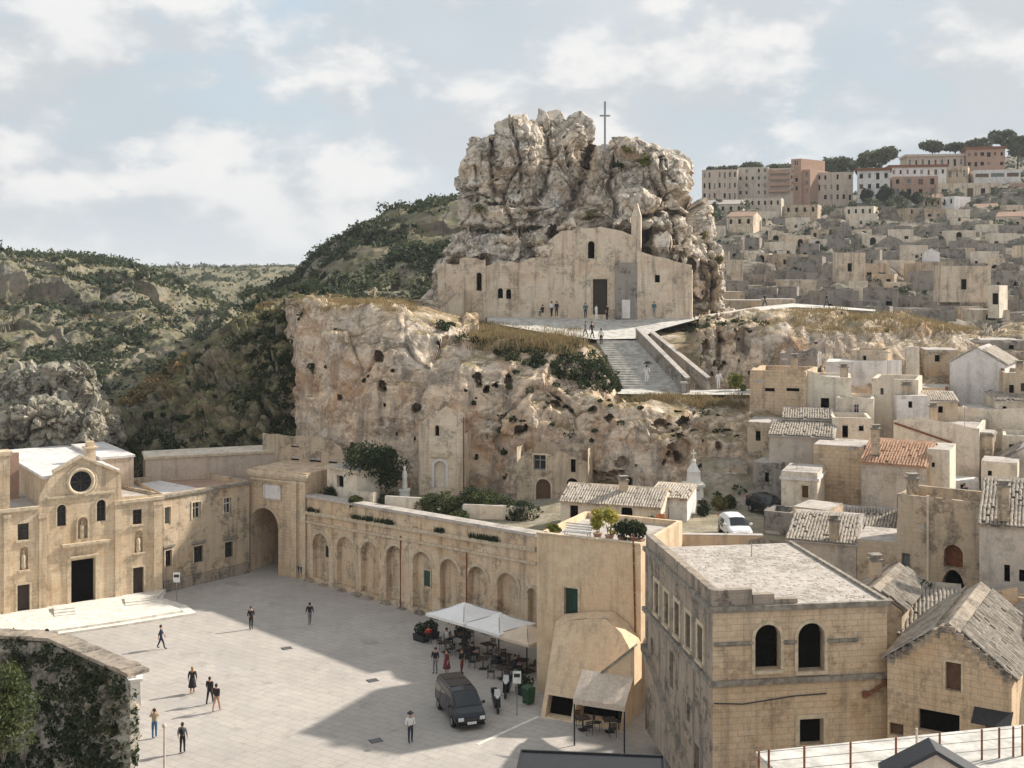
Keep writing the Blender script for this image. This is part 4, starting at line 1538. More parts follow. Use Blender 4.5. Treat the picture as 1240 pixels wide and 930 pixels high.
for i, (px, py, r, hh, mt, lb) in enumerate([(578, 259, 1.6, 1.1, 'grass_olive', 'olive brown tuft on the left shoulder of the crag'), (786, 196, 1.5, 1.5, 'leaf_bright', 'bright green tuft on the right head of the crag'),
                                             (716, 264, 1.6, 0.9, 'grass_olive', 'low green tuft on the rock just above the chapel gable'), (856, 292, 1.0, 1.6, 'grass_olive', 'olive tuft on the right edge of the crag'),
                                             (758, 178, 1.0, 0.7, 'grass_olive', 'small tuft beside the foot of the summit cross'), (870, 312, 0.8, 1.0, 'grass_olive', 'sparse tuft low on the right slope of the crag'),
                                             (748, 196, 0.9, 1.0, 'leaf_dark', 'dark weed in the cleft left of the bright green tuft')]):
    q = on_crag(px, py)
    shrub('tuft', lb, (q.x, q.y + 0.3, q.z - 0.4), r, hh, mt, 420, 200 + i, size=0.16, stem=False)

# weathered outcrop behind the square's church
oc_ = [lobe(40, 470, 34, 30, 119, 5, .75), lobe(70, 462, 40, 30, 120, 5, .75), lobe(100, 482, 28, 30, 119, 4, .75), lobe(60, 505, 66, 34, 117, 6, .7), lobe(105, 515, 34, 30, 116, 5, .7), lobe(14, 470, 26, 22, 121, 5, .8),
       lobe(30, 520, 70, 34, 117, 6, .65), lobe(-30, 490, 40, 40, 122, 6, .7), lobe(120, 530, 24, 26, 115, 4, .7), lobe(40, 560, 110, 40, 118, 8, .6)]
tag(obj('rock_outcrop', remeshed(oc_, 0.22, 140, 0.95, 3.6, 0.3, crack=1.3), M['outcrop_rock']), kind='structure')
# ------------------------------------------------------------------ church on the square
fr = Fr((-45, 90.7), (197, 99.5), -0.3)
e = empty('parish_church', fr.loc, fr.rz, 'pale baroque church front with round window and gable on the square', 'church')
W = fr.W
op = fr.op
ops = [
    op(86, 115.5, 677, 731, kind='dark', name='door', depth=0.7, surround=0.3, label='tall dark open main doorway'),
    op(21, 36, 708, 742, kind='door', surround=0.14), op(161, 174, 687, 720, kind='door', surround=0.14),
    op(69, 80, 611, 637, kind='glass', arch=True, surround=0.12, frame='wood_dark'), op(117, 128, 605, 631, kind='glass', arch=True, surround=0.12, frame='wood_dark'),
    op(21.5, 35, 634, 654, kind='glass', sill=True, frame='wood_dark'), op(161, 172, 617, 635, kind='glass', sill=True, frame='wood_dark'),
    op(94, 106, 626, 652, kind='blind', mat='tufa_church', arch=True, depth=0.35, name='niche', surround=0.1),
    op(24, 34, 662, 690, kind='blind', mat='tufa_church', arch=True, depth=0.3, name='niche', sill=True),
    op(163, 173, 642, 669, kind='blind', mat='tufa_church', arch=True, depth=0.3, name='niche', sill=True),
]
zt = lambda px, py: (fr.s(px), fr.z(px, py))
eL = fr.z(20, 617)
top = [(0, eL), zt(46, 616), zt(48, 600), zt(57, 584), zt(64, 573), zt(98, 554), zt(146, 573), zt(147.5, 602), (W, fr.z(197, 598))]
W_SEED[0] = 2
mb = MB()
wall_face(mb, fmap('front', W, 15), W, 9, ops, top, rough=0.02)
eR = fr.z(197, 598)
wall_face(mb, fmap('right', W, 15), 15, eR, (), None, rough=0.02)
wall_face(mb, fmap('left', W, 15), 15, eL, (), None)
mb.build('wall', M['tufa_church'], e)
for o in ops:
    opening(e, fmap('front', W, 15), o)
# statues in the niches
for a, b, c, dd in ((94, 106, 630, 652), (24, 34, 666, 690), (163, 173, 646, 669)):
    o = fr.op(a, b, c, dd)
    s = MB()
    cx = (o['s0'] + o['s1']) / 2
    hh = o['z1'] - o['z0']
    s.lathe([(0.17, 0), (0.2, 0.12 * hh), (0.17, 0.4 * hh), (0.2, 0.62 * hh), (0.15, 0.74 * hh), (0.06, 0.79 * hh), (0.1, 0.87 * hh), (0.08, 0.95 * hh), (0.01, 0.98 * hh)], 10, (cx, 0.16, o['z0']))
    s.build('niche_statue', M['trim_stone'], e, smooth=True)
# pilasters and mouldings
for px0, px1, yt in ((4, 12, 622), (47, 56, 622), (139, 147, 606), (186, 196, 606)):
    s = MB()
    s0, s1, zz = fr.s(px0), fr.s(px1), fr.z((px0 + px1) / 2, yt)
    s.box(s0, s1, -0.14, 0.04, 0.0, zz)
    s.box(s0 - 0.06, s1 + 0.06, -0.2, 0.03, 0.0, 0.7)
    s.box(s0 - 0.06, s1 + 0.06, -0.2, 0.03, zz - 0.35, zz - 0.02)
    s.build('pilaster', M['tufa_church'], e)


def band(e, fr, px0, px1, py, hgt=0.25, pr=0.2, mat='trim_stone', name='cornice'):
    s = MB()
    pm = (px0 + px1) / 2
    z = fr.z(pm, py)
    s.box(fr.s(px0), fr.s(px1), -pr, 0.05, z - hgt, z)
    s.box(fr.s(px0) + 0.05, fr.s(px1) - 0.05, -pr * 0.55, 0.04, z - hgt * 1.7, z - hgt)
    return s.build(name, M[mat], e)


band(e, fr, 147, 198, 603, 0.26, 0.24)
band(e, fr, -44, 47, 617, 0.26, 0.24)
band(e, fr, 57, 138, 598, 0.16, 0.14)
band(e, fr, 75, 132, 656, 0.2, 0.3)
band(e, fr, 84, 118, 672, 0.14, 0.22)
# raking cornice of the gable
s = MB()
for a, b in (((64, 573), (98, 554)), ((98, 554), (146, 573))):
    (s0, z0), (s1, z1) = zt(*a), zt(*b)
    s.prism([(s0, -0.22, z0), (s1, -0.22, z1), (s1, -0.22, z1 + 0.2), (s0, -0.22, z0 + 0.2)], (0, 0.6, 0))
s.build('raking_cornice', M['trim_stone'], e)
# round window
cs, cz = fr.s(97.5), fr.z(97.5, 583)
s = MB()
s.prism([(cs + 0.86 * math.cos(t * math.pi / 14), -0.05, cz + 0.86 * math.sin(t * math.pi / 14)) for t in range(28)], (0, 0.1, 0))
rw = s.build('round_window', M['glass_dark'], e)
s = MB()
s.torus((cs, -0.06, cz), 1.0, 0.17, 'y', 32, 8)
s.torus((cs, -0.04, cz), 1.25, 0.09, 'y', 32, 6)
s.build('frame', M['trim_stone'], rw, smooth=True)
s = MB()
for k in range(4):
    t = k * math.pi / 4
    s.tube((cs - 0.85 * math.cos(t), -0.07, cz - 0.85 * math.sin(t)), (cs + 0.85 * math.cos(t), -0.07, cz + 0.85 * math.sin(t)), 0.03, n=5)
s.build('tracery', M['wood_dark'], rw)
# nave body, roofs, side block
s = MB()
n0_, n1_ = fr.s(58), fr.s(146)
s.box(n0_, n1_, 0.35, 17, 6, eL + 2.1)
s.build('nave', M['tufa_church'], e)
s = MB()
s.box(n0_ - 0.3, n1_ + 0.1, 0.45, 17.3, eL + 2.103, eL + 2.32)
s.build('nave_roof', M['plaster_white'], e)
s = MB()
s.box(-8, n0_, 0.3, 15, eL - 0.9, eL - 0.4)
s.box(n1_ + 0.01, W - 0.02, 0.3, 15, eR - 0.7, eR - 0.3)
s.build('aisle_roof', M['roof_stone'], e)
s = MB()
sx = fr.s(146)
s.box(sx + 0.02, sx + 2.9, 6, 15.5, eR - 1, eL + 2.4)
s.build('sacristy_block', M['block_pink'], e)
s = MB()
s.box(sx + 0.0, sx + 3.0, 5.9, 15.6, eL + 2.403, eL + 2.6)
s.build('sacristy_roof', M['plaster_white'], e)
s = MB()
s.box(sx - 1.3, sx - 0.5, 5.5, 6.3, eL + 2.3, eL + 3.5)
s.box(sx - 1.45, sx - 0.35, 5.35, 6.45, eL + 3.5, eL + 3.65)
s.box(sx - 1.2, sx - 0.6, 5.6, 6.2, eL + 3.65, eL + 4.1)
s.build('chimney', M['tufa_church'], e)
# bell-gable frame with an open bay on the left aisle
s = MB()
b0, b1, b2 = fr.s(-14), fr.s(12), fr.s(47)
s.box(b0, b1, 0.0, 1.2, eL + 0.005, fr.z(5, 552))
s.box(b0 - 0.15, b1 + 0.15, -0.15, 1.35, fr.z(5, 552), fr.z(5, 547))
s.build('bell_gable_pier', M['tufa_church'], e)
s = MB()
s.box(b1, b2, 7.0, 7.5, eL - 0.5, fr.z(30, 563))
s.build('rear_aisle_wall', M['brick_orange'], e)

# raised church forecourt with its steps
s = empty('church_forecourt', (0, 0, 0), 0, 'pale raised stone platform with shallow steps in front of the church doors', 'platform')
tiers = [([(-60, 792), (10, 776), (150, 756), (238, 742), (226, 733), (197, 724)], 0.16), ([(-60, 786), (10, 771), (150, 751), (222, 739), (200, 730), (190, 724)], 0.32)]
bkl = [fr.o + fr.u * t for t in (fr.W - 0.1, 0)]
for pts, zz in tiers:
    q = [G(a, b, zz) for a, b in pts] + [Vector((v.x + 0.3, v.y + 0.3, zz)) for v in bkl]
    m = MB()
    m.prism([(v.x, v.y, 0.002) for v in q], (0, 0, zz))
    m.build('step', M['step_stone'], s)
for (a, b, y0, n) in ((66, 92, 741, 3), (-2, 12, 752, 3), (152, 182, 728, 2)):
    for k in range(n):
        p0, p1 = G(a, y0 + 6 - k * 1.2, .3), G(b, y0 + 3 - k * 1.2, .3)
        d = (p1 - p0).normalized()
        nn = Vector((-d.y, d.x, 0))
        m = MB()
        q = [p0 + nn * (k * 0.32), p1 + nn * (k * 0.32), p1 + nn * 1.9, p0 + nn * 1.9]
        m.prism([(v.x, v.y, 0.3 + k * 0.002) for v in q], (0, 0, 0.075 * (k + 1)))
        m.build('step', M['step_stone'], s)

# ------------------------------------------------------------------ convent wing and gatehouse
fr = Fr((197.6, 99.6), (302, 106.4), -0.2)
op = fr.op
ops = [op(199, 206.5, 614, 634, kind='grey', surround=0.12, label='half closed pale shutter'), op(233, 243, 608, 628, kind='glass', surround=0.14), op(271, 280, 603, 622, kind='glass', surround=0.14),
       op(200, 208, 666, 686, kind='glass', head=True, surround=0.1, frame='wood_dark'), op(234.5, 246, 661, 681, kind='glass', head=True, surround=0.1, frame='wood_dark'), op(272, 282, 656, 675, kind='glass', head=True, surround=0.1, frame='wood_dark')]
e = building('convent_wing', 'plain two storey convent wing with six windows beside the church', 'building', fr, 9, fr.z(300, 582), 'tufa_old', ops, roof='flat', roofmat='brick_orange', parapet=0.5, rough=0.03, cornice=[(fr.z(300, 586), 0.2, 0.18, 'trim_grey')])
s = MB()
s.box(0.0, fr.W, -0.12, 0.05, 0.0, 1.15)
s.build('plinth', M['tufa_grey'], e)
s = MB()
s.box(fr.s(206), fr.W * 0.55, 1.5, 8, fr.z(300, 582) - 0.53, fr.z(300, 582) - 0.38)
s.build('terrace_paving', M['plaster_white'], e)

fr = Fr((176, 108.5), (366, 113.5), -0.2)
building('convent_rear_wing', 'long low rear wall with flat coping behind the convent roof', 'building', fr, 4, fr.z(270, 549), 'block_pink', (), roof='flat', roofmat='plaster_pale', rough=0.05, cornice=[(fr.z(270, 549) - 0.2, 0.2, 0.12, 'trim_stone')])

fr = Fr((302.2, 107.0), (371.5, 103.9), -0.2)
W, L = fr.W, 9.0
e = empty('arched_gatehouse', fr.loc, fr.rz, 'stone gatehouse with round archway and blank plaque at the corner of the square', 'gatehouse')
o = fr.op(304, 337, 615, 700, arch=True, depth=L, surround=0.22, archonly=True)
o['z0'] = 0.0
h = fr.z(335, 570)
mb = MB()
W_SEED[0] = 91
wall_face(mb, fmap('front', W, L), W, h, [o], None, rough=0.03)
ob = dict(o)
ob['s0'], ob['s1'], ob['depth'] = W - o['s1'], W - o['s0'], 0.02
wall_face(mb, fmap('back', W, L), W, h, [ob], None)
wall_face(mb, fmap('left', W, L), L, h)
wall_face(mb, fmap('right', W, L), L, h)
mb.box(0.02, W - 0.02, 0.02, L - 0.02, h - 0.2, h - 0.02)
mb.build('wall', M['tufa'], e)
s = MB()
ar = arcpts(o, 14)
c = ((o['s0'] + o['s1']) / 2, ar[0][1])
out = [(c[0] + (q[0] - c[0]) * 1.2, c[1] + (q[1] - c[1]) * 1.2) for q in ar]
for (a, b), (cc_, d) in zip(zip(ar[:-1], ar[1:]), zip(out[:-1], out[1:])):
    s.prism([(a[0], -0.08, a[1]), (b[0], -0.08, b[1]), (d[0], -0.08, d[1]), (cc_[0], -0.08, cc_[1])], (0, 0.11, 0))
s.build('archivolt', M['tufa_old'], e)
band(e, fr, 301, 373, 572, 0.3, 0.25, 'trim_stone')
band(e, fr, 303, 371, 581, 0.12, 0.12, 'trim_stone')
p0 = fr.op(319, 340, 587, 604)
s = MB()
s.box(p0['s0'], p0['s1'], -0.05, 0.03, p0['z0'], p0['z1'])
pq = s.build('plaque', M['plaster_white'], e)
s = MB()
for a in ((p0['s0'] - .12, p0['s0'], p0['z0'] - .1, p0['z1'] + .1), (p0['s1'], p0['s1'] + .12, p0['z0'] - .1, p0['z1'] + .1), (p0['s0'], p0['s1'], p0['z0'] - .12, p0['z0']), (p0['s0'], p0['s1'], p0['z1'], p0['z1'] + .12)):
    s.box(a[0], a[1], -0.09, 0.03, a[2], a[3])
s.build('frame', M['tufa_old'], pq)
for a, b in ((354, 360), (364, 371)):
    s = MB()
    s.box(fr.s(a), fr.s(b), -0.16, 0.04, 0, h - 0.7)
    s.box(fr.s(a) - 0.05, fr.s(b) + 0.05, -0.22, 0.03, 4.4, 4.7)
    s.build('pilaster', M['tufa_church'], e)

# vaulted house with its terrace on the ledge behind the gatehouse
fr = Fr((318, 113), (420, 109), 6.5)
ops = [fr.op(375, 389, 552, 582, kind='dark', arch=True, name='door'), fr.op(352, 362, 540, 560, kind='dark'), fr.op(398, 408, 548, 566, kind='dark', arch=True)]
zt = lambda px, py: (max(0, min(fr.W, fr.s(px))), fr.z(px, py))
building('ledge_house', 'weathered ledge house with curved wall top and arched doorway behind the gatehouse', 'house', fr, 4, 4, 'tufa_old', ops,
         top=[(0, fr.z(318, 524)), zt(345, 527), zt(395, 530), zt(412, 540), (fr.W, fr.z(420, 556))], roof='flat', rough=0.08)
fr = Fr((396, 104.5), (432, 101.5), 6.8)
building('garden_shed', 'small pale shed with flat roof on the garden terrace by the dark tree', 'shed', fr, 2.5, fr.z(414, 568), 'plaster_pale', [fr.op(408, 416, 576, 590, kind='dark', name='door')], roof='flat', rough=0.03, cornice=[(fr.z(414, 568) - .1, .14, .2, 'trim_stone')])

# ------------------------------------------------------------------ arcaded retaining wall
fr = Fr((372, 103.8), (650, 85.1), -0.2)
W, L = fr.W, 0.9
e = empty('arcade_wall', fr.loc, fr.rz, 'long golden retaining wall with a row of blind arches along the square', 'wall')
A = [(379, 398, 646), (408, 430, 650), (437, 459, 656), (468, 490, 661), (500, 523, 668), (533, 556, 677), (567, 590, 686), (602, 628, 694), (639, 649.5, 712)]
ops = []
for a, b, yt in A:
    o = fr.op(a, b, yt, 760, arch=True, kind='blind', mat='tufa_arcade', depth=0.5, surround=0.26, trim='trim_stone', archonly=True)
    o['z0'] = 0.55
    ops.append(o)
W_SEED[0] = 55
tL, tR = fr.z(372, 602), fr.z(650, 650)
mb = MB()
wall_face(mb, fmap('front', W, L), W, tR, ops, [(0, tL), (W, tR)], rough=0.04, step=1.0)
wall_face(mb, fmap('back', W, L), W, tR, (), [(0, tR), (W, tL)], step=3)
mb.build('wall', M['tufa_arcade'], e)
for k, o in enumerate(ops):
    p_ = opening(e, fmap('front', W, L), o)
for (a, b, c, d, kd) in ((390, 396.5, 662, 676, 'glass_dark'), (509, 516.5, 692, 711, 'shutter_green')):
    o = fr.op(a, b, c, d)
    s = MB()
    s.box(o['s0'], o['s1'], 0.42, 0.53, o['z0'], o['z1'])
    wn = s.build('window', M[kd], e)
    s = MB()
    s.box(o['s0'] - .1, o['s0'], 0.38, 0.52, o['z0'] - .1, o['z1'] + .1)
    s.box(o['s1'], o['s1'] + .1, 0.38, 0.52, o['z0'] - .1, o['z1'] + .1)
    s.box(o['s0'], o['s1'], 0.38, 0.52, o['z1'], o['z1'] + .1)
    s.build('frame', M['trim_stone'], wn)


def slope_band(e, W, zL, zR, hgt, pr, mat, name='cornice', y1=0.06):
    s = MB()
    s.prism([(0, -pr, zL), (W, -pr, zR), (W, -pr, zR + hgt), (0, -pr, zL + hgt)], (0, pr + y1, 0))
    return s.build(name, M[mat], e)


slope_band(e, W, fr.z(372, 622), fr.z(650, 668), 0.28, 0.22, 'trim_stone')
slope_band(e, W, fr.z(372, 634) + 0.1, fr.z(650, 684), 0.18, 0.14, 'trim_stone')
slope_band(e, W, tL, tR, 0.22, 0.16, 'roof_stone', 'coping', 1.0)
for px in (392, 421, 448, 477, 510, 546, 578, 615):
    pass
for px in (486, 566):
    s = MB()
    s.tube((fr.s(px), -0.1, 0.1), (fr.s(px), -0.1, 6.0), 0.05, n=6)
    s.build('downpipe', M['rust'], e)
s = MB()
for k in range(14):
    x = W * (k + 0.3 + 0.4 * rnd.random()) / 14
    s.tbox(x, -0.3, 0.0, rnd.uniform(.25, .5), rnd.uniform(.3, .9), 0.25, 0.25, 0.2)
s.build('footing_stones', M['tufa_grey'], e)
ARC = fr

# weeds along the string course of the arcade
pts = []
for k in range(130):
    t = rnd.random()
    s0 = t * W
    q = fr.o + fr.u * s0
    zz = fr.zb + (fr.z(372, 622) * (1 - t) + fr.z(650, 668) * t) + 0.28
    nrm = Vector((fr.u.y, -fr.u.x))
    pts.append((q.x + nrm.x * 0.12, q.y + nrm.y * 0.12, zz))
cl = [p_ for p_ in pts if pn(np.array([[p_[0] * 0.5, 1.3, 2.2]]))[0] > -0.1]
tussock('wall_weeds', 'dark weeds growing along the string course of the arcaded wall', cl, 0.35, 'leaf_dark', 26, 0.12, 0.04, 13)

# ------------------------------------------------------------------ tan house above the cafe
fr = Fr((650, 76.2), (776, 73.0), -0.2)
hT = fr.z(650, 646)
e = building('tan_house', 'plain smooth tan house with one green shuttered window and plants on its roof', 'house', fr, 8, hT, 'tufa_smooth', [fr.op(683.5, 700, 712, 746, kind='green', surround=0.14, trim='trim_stone')],
             roof='flat', roofmat='roof_stone', parapet=0.35, rough=0.015)
s = MB()
for k in range(6):
    s.box(fr.W * k / 6 + 0.01, fr.W * (k + 1) / 6 - 0.01, -0.08, 0.3, hT, hT + 0.1)
s.build('coping', M['trim_stone'], e)
s = MB()
for i in range(12):
    t = i / 11
    s.tube((fr.W - 0.25 - 0.02 * i, -0.04, hT * t * 0.98), (fr.W - 0.25 - 0.02 * (i + 1), -0.04, hT * (i + 1) / 11.3), 0.06, n=6)
s.build('downpipe', M['rust'], e)
TAN = (fr, hT)

# battered annex under it
fr = Fr((654, 71.6), (752, 69.4), -0.2)
zt = lambda px, py: (fr.s(px), fr.z(px, py))
ops = [fr.op(659, 690, 848, 866, kind='dark', name='niche', depth=0.8), fr.op(694, 750, 846, 886, kind='dark', name='shop_opening', depth=1.6)]
for o in ops:
    o['z0'] = 0.25
BAT = 0.45
def zb_(px, py):
    k = (py - HZ) / F
    D0 = fr.D(px)
    return (CH - k * (D0 - 0.2 * BAT) - fr.zb) / (1 + BAT * k)
pr_ = [(0.0, zb_(654, 752)), (fr.s(690), zb_(690, 748)), (fr.s(716), zb_(716, 748)), (fr.s(736), zb_(736, 766)), (fr.s(748), zb_(748, 784)), (fr.W, zb_(752, 800))]
e = empty('battered_annex', fr.loc, fr.rz, 'low tan annex with leaning front and sloping shoulder before the tan house', 'house')
W_SEED[0] += 3
mb = MB()
fb = lambda s_, d_, z_: (s_, d_ + BAT * z_, z_)
wall_face(mb, fb, fr.W, 6, ops, pr_, rough=0.05, depth=1.2)
# left cheek, right cheek and the narrow top joining the house behind
yb = 3.9
mb.add([fb(0, 0, 0), fb(0, 0, pr_[0][1]), (0, yb, pr_[0][1]), (0, yb, 0)], [(0, 1, 2, 3)])
mb.add([fb(fr.W, 0, 0), fb(fr.W, 0, pr_[-1][1]), (fr.W, yb, pr_[-1][1]), (fr.W, yb, 0)], [(0, 1, 2, 3)])
for (s0, z0), (s1, z1) in zip(pr_[:-1], pr_[1:]):
    mb.add([fb(s0, 0, z0), fb(s1, 0, z1), (s1, yb, z1 + .1), (s0, yb, z0 + .1)], [(0, 1, 2, 3)])
mb.build('wall', M['tufa_smooth'], e)
for o in ops:
    opening(e, fb, o, 1.2)
ANX = fr
# diagonal stair wall
fr2 = Fr((700, 69.0), (768, 67.6), -0.2)
zt = lambda px, py: (fr2.s(px), fr2.z(px, py))
mb = MB()
mb.prism([(0, 0, fr2.z(700, 838) - .35), (fr2.W * .6, 0, fr2.z(740, 835)), (fr2.W, 0, fr2.z(768, 830)), (fr2.W, 0, fr2.z(768, 785)), (0, 0, fr2.z(700, 838))], (0, 1.4, 0))
sw = empty('stair_wall', fr2.loc, fr2.rz, 'tan diagonal stair wall rising beside the bar awning', 'wall')
mb.build('wall', M['tufa_smooth'], sw)
slope_band(sw, fr2.W, fr2.z(700, 838), fr2.z(768, 785), 0.14, 0.08, 'trim_grey', 'coping', 0.55)
# awning
fr3 = Fr((694, 67.4), (757, 66.2), 0)
e = empty('bar_awning', fr3.loc, fr3.rz, 'sand coloured sloping awning over the dark bar entrance', 'awning')
zt1, zt0 = fr3.z(725, 851), fr3.z(725, 826)
s = MB()
nf = 9
for k in range(nf):
    x0, x1 = fr3.W * k / nf, fr3.W * (k + 1) / nf
    dz = 0.04 * math.sin(k * 2.1)
    s.prism([(x0, 0, zt1 + dz), (x1, 0, zt1 + 0.04 * math.sin((k + 1) * 2.1)), (x1, 1.6, zt0), (x0, 1.6, zt0)], (0, 0, 0.03))
s.build('fabric', M['awning'], e)
s = MB()
for k in range(nf):
    x0, x1 = fr3.W * k / nf, fr3.W * (k + 1) / nf
    s.box(x0 + 0.005, x1 - 0.005, -0.02, 0.005, zt1 - 0.28, zt1 + 0.03)
s.build('valance', M['awning'], e)
for x in (0.06, fr3.W - 0.06):
    s = MB()
    s.tube((x, 0.05, 0), (x, 0.05, zt1), 0.05, n=6)
    s.build('post', M['metal_dark'], e)

# ------------------------------------------------------------------ foreground house with the two arched loggia windows
fr = Fr((863, 55.0), (1074, 56.2), 1.0)
Lh = 12.5
zc, zbnd = fr.z(863, 739), fr.z(863, 828)
op = fr.op
ops = [op(914, 945, 756, 811, kind='dark', arch=True, surround=0.16, sill=True, depth=0.5), op(966, 998, 754, 812, kind='dark', arch=True, surround=0.16, sill=True, depth=0.5),
       op(968, 997, 870, 902, kind='dark', surround=0.2, depth=0.45)]
lo = []
for k in range(5):
    s0 = 2.2 + k * 2.0
    lo.append(dict(s0=s0, s1=s0 + 0.85, z0=zbnd + 0.45, z1=zbnd + 2.15, kind=('wood', 'dark', 'wood', 'dark', 'dark')[k], surround=0.2, sill=True, trim='trim_stone'))
lo += [dict(s0=5.1, s1=5.8, z0=4.2, z1=6.1, kind='wood'), dict(s0=9.6, s1=10.4, z0=0.4, z1=3.0, kind='dark', name='door'), dict(s0=1.2, s1=1.7, z0=4.6, z1=5.6, kind='dark'), dict(s0=8.3, s1=8.8, z0=3.6, z1=4.5, kind='dark')]
zt = lambda px, py: (fr.s(px), fr.z(px, py))
zp = fr.z(863, 716)
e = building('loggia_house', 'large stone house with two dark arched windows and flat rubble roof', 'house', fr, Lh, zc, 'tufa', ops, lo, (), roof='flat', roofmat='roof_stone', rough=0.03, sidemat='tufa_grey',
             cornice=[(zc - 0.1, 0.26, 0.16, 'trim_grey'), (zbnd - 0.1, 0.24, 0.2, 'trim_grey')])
band(e, fr, 864, 912, 777, 0.12, 0.1, 'trim_grey', 'string_course')
band(e, fr, 948, 964, 775, 0.12, 0.1, 'trim_grey', 'string_course')
band(e, fr, 1001, 1040, 773, 0.12, 0.1, 'trim_grey', 'string_course')
# parapets, stepped at the front
s = MB()
for a, b, y in ((863, 911, 716), (911.3, 938, 722), (938.3, 966, 729)):
    s.box(fr.s(a) + 0.02, fr.s(b), 0.02, 0.4, zc + 0.162, fr.z(863, y) + rnd.uniform(-.03, .03))
s.box(0.02, 0.42, 0.405, Lh - 0.1, zc + 0.162, zp - 0.05)
s.build('parapet', M['tufa_grey'], e)
# rubble roof surface with scattered slabs
s = MB()
nx, ny = 46, 62
for i in range(nx):
    for j in range(ny):
        if rnd.random() < 0.30:
            x = 0.5 + (fr.W - 0.8) * (i + rnd.random()) / nx
            y = 0.5 + (Lh - 0.8) * (j + rnd.random()) / ny
            a, b, hh = rnd.uniform(.04, .13), rnd.uniform(.04, .13), rnd.uniform(.008, .028)
            s.tbox(x, y, zc + 0.03, zc + 0.03 + hh, a, b, a * .7, b * .7)
tag(s.build('roof_rubble', M['tile_pale'], e), kind='stuff')
s = MB()
s.path([(fr.s(864), -0.06, zbnd - 0.9), (fr.s(900), -0.06, zbnd - 1.0), (fr.s(960), -0.06, zbnd - 0.75), (fr.s(1000), -0.06, zbnd - 0.7)], 0.03, 5)
s.build('cable', M['metal_dark'], e)
s = MB()
s.path([(fr.s(1046), -0.15, fr.z(1046, 842)), (fr.s(1070), -0.15, fr.z(1070, 826))], 0.08, 7)
s.tube((fr.s(1046), -0.15, fr.z(1046, 843)), (fr.s(1046), -0.15, fr.z(1046, 836)), 0.13, n=8)
s.tube((fr.s(1070), -0.15, fr.z(1070, 829)), (fr.s(1070), -0.15, fr.z(1070, 821)), 0.13, n=8)
s.build('stove_pipe', M['rust'], e)
# stair rail buttress along the shaded flank
s = MB()
s.prism([(-0.35, Lh - .3, 4.6), (-0.35, Lh - .3, 4.95), (-0.35, 2.0, 0.75), (-0.35, 2.0, 0.4)], (0.36, 0, 0))
s.build('raking_ledge', M['tufa_grey'], e)
LOG = fr

# gabled house beside it
fr = Fr((1074.5, 55.4), (1225, 52.6), 1.0)
op = fr.op
ops = [op(1145, 1164, 802, 837, kind='wood', surround=0.1), op(1112, 1162, 862, 889, kind='dark', name='garage_door', depth=0.4), op(1077, 1094, 876, 891, kind='wood'), op(1193, 1219, 876, 890, kind='rust', name='door')]
hE = fr.z(1077, 800)
e = building('gabled_house', 'stone house with stepped gable and grey tiled roof beside the loggia house', 'house', fr, 8.5, hE, 'tufa', ops, roof='gable_y', ridge=fr.z(1150, 758) - hE, rough=0.05, tile='tile_grey', roofmat='tufa_grey')
s = MB()
o = op(1180, 1227, 860, 872)
s.prism([(o['s0'], 0.05, o['z1']), (o['s1'], 0.05, o['z1']), (o['s1'], -0.9, o['z0']), (o['s0'], -0.9, o['z0'])], (0, 0, 0.06))
s.build('canopy', M['metal_dark'], e)
# stepped rubble coping along the gable
s = MB()
rg = fr.z(1150, 758) - hE
for k in range(16):
    t = (k + 0.5) / 16
    x = fr.W * t
    zz = hE + rg * (1 - abs(2 * t - 1))
    s.box(x - fr.W / 33, x + fr.W / 33, -0.04, 0.42, zz - 0.22, zz + rnd.uniform(0.06, 0.2))
s.build('gable_coping', M['tufa_grey'], e)

fr = Fr((1205, 57.5), (1330, 56), 1.0)
building('tiled_house', 'tiled house behind the gabled house at the right edge with pale verge', 'house', fr, 7, fr.z(1240, 800), 'tufa_old', (), roof='gable_y', ridge=1.6, rough=0.04, tile='tile_grey', roofmat='tufa_grey')
fr = Fr((1160, 62), (1290, 60), 2.0)
building('tiled_house', 'low house with pale ridged tile roof below the dark arched doorway', 'house', fr, 5.5, fr.z(1200, 768), 'tufa_old', (), roof='gable_x', ridge=1.1, rough=0.04, tile='tile_grey', roofmat='tufa_grey')
fr = Fr((1022, 62.0), (1092, 60.5), 2.0)
building('tiled_house', 'small house with rubble tile roof tucked behind the loggia house', 'house', fr, 6, fr.z(1060, 735), 'tufa_old', (), roof='gable_y', ridge=0.9, rough=0.04, tile='tile_grey', roofmat='tufa_grey')
fr = Fr((1088, 60.5), (1165, 59.5), 2.0)
building('tiled_house', 'low house with lumpy grey tile roof between two pale roof verges', 'house', fr, 5, fr.z(1120, 772), 'tufa_old', (), roof='shed', ridge=1.5, rough=0.04, tile='tile_grey', roofmat='tufa_grey')

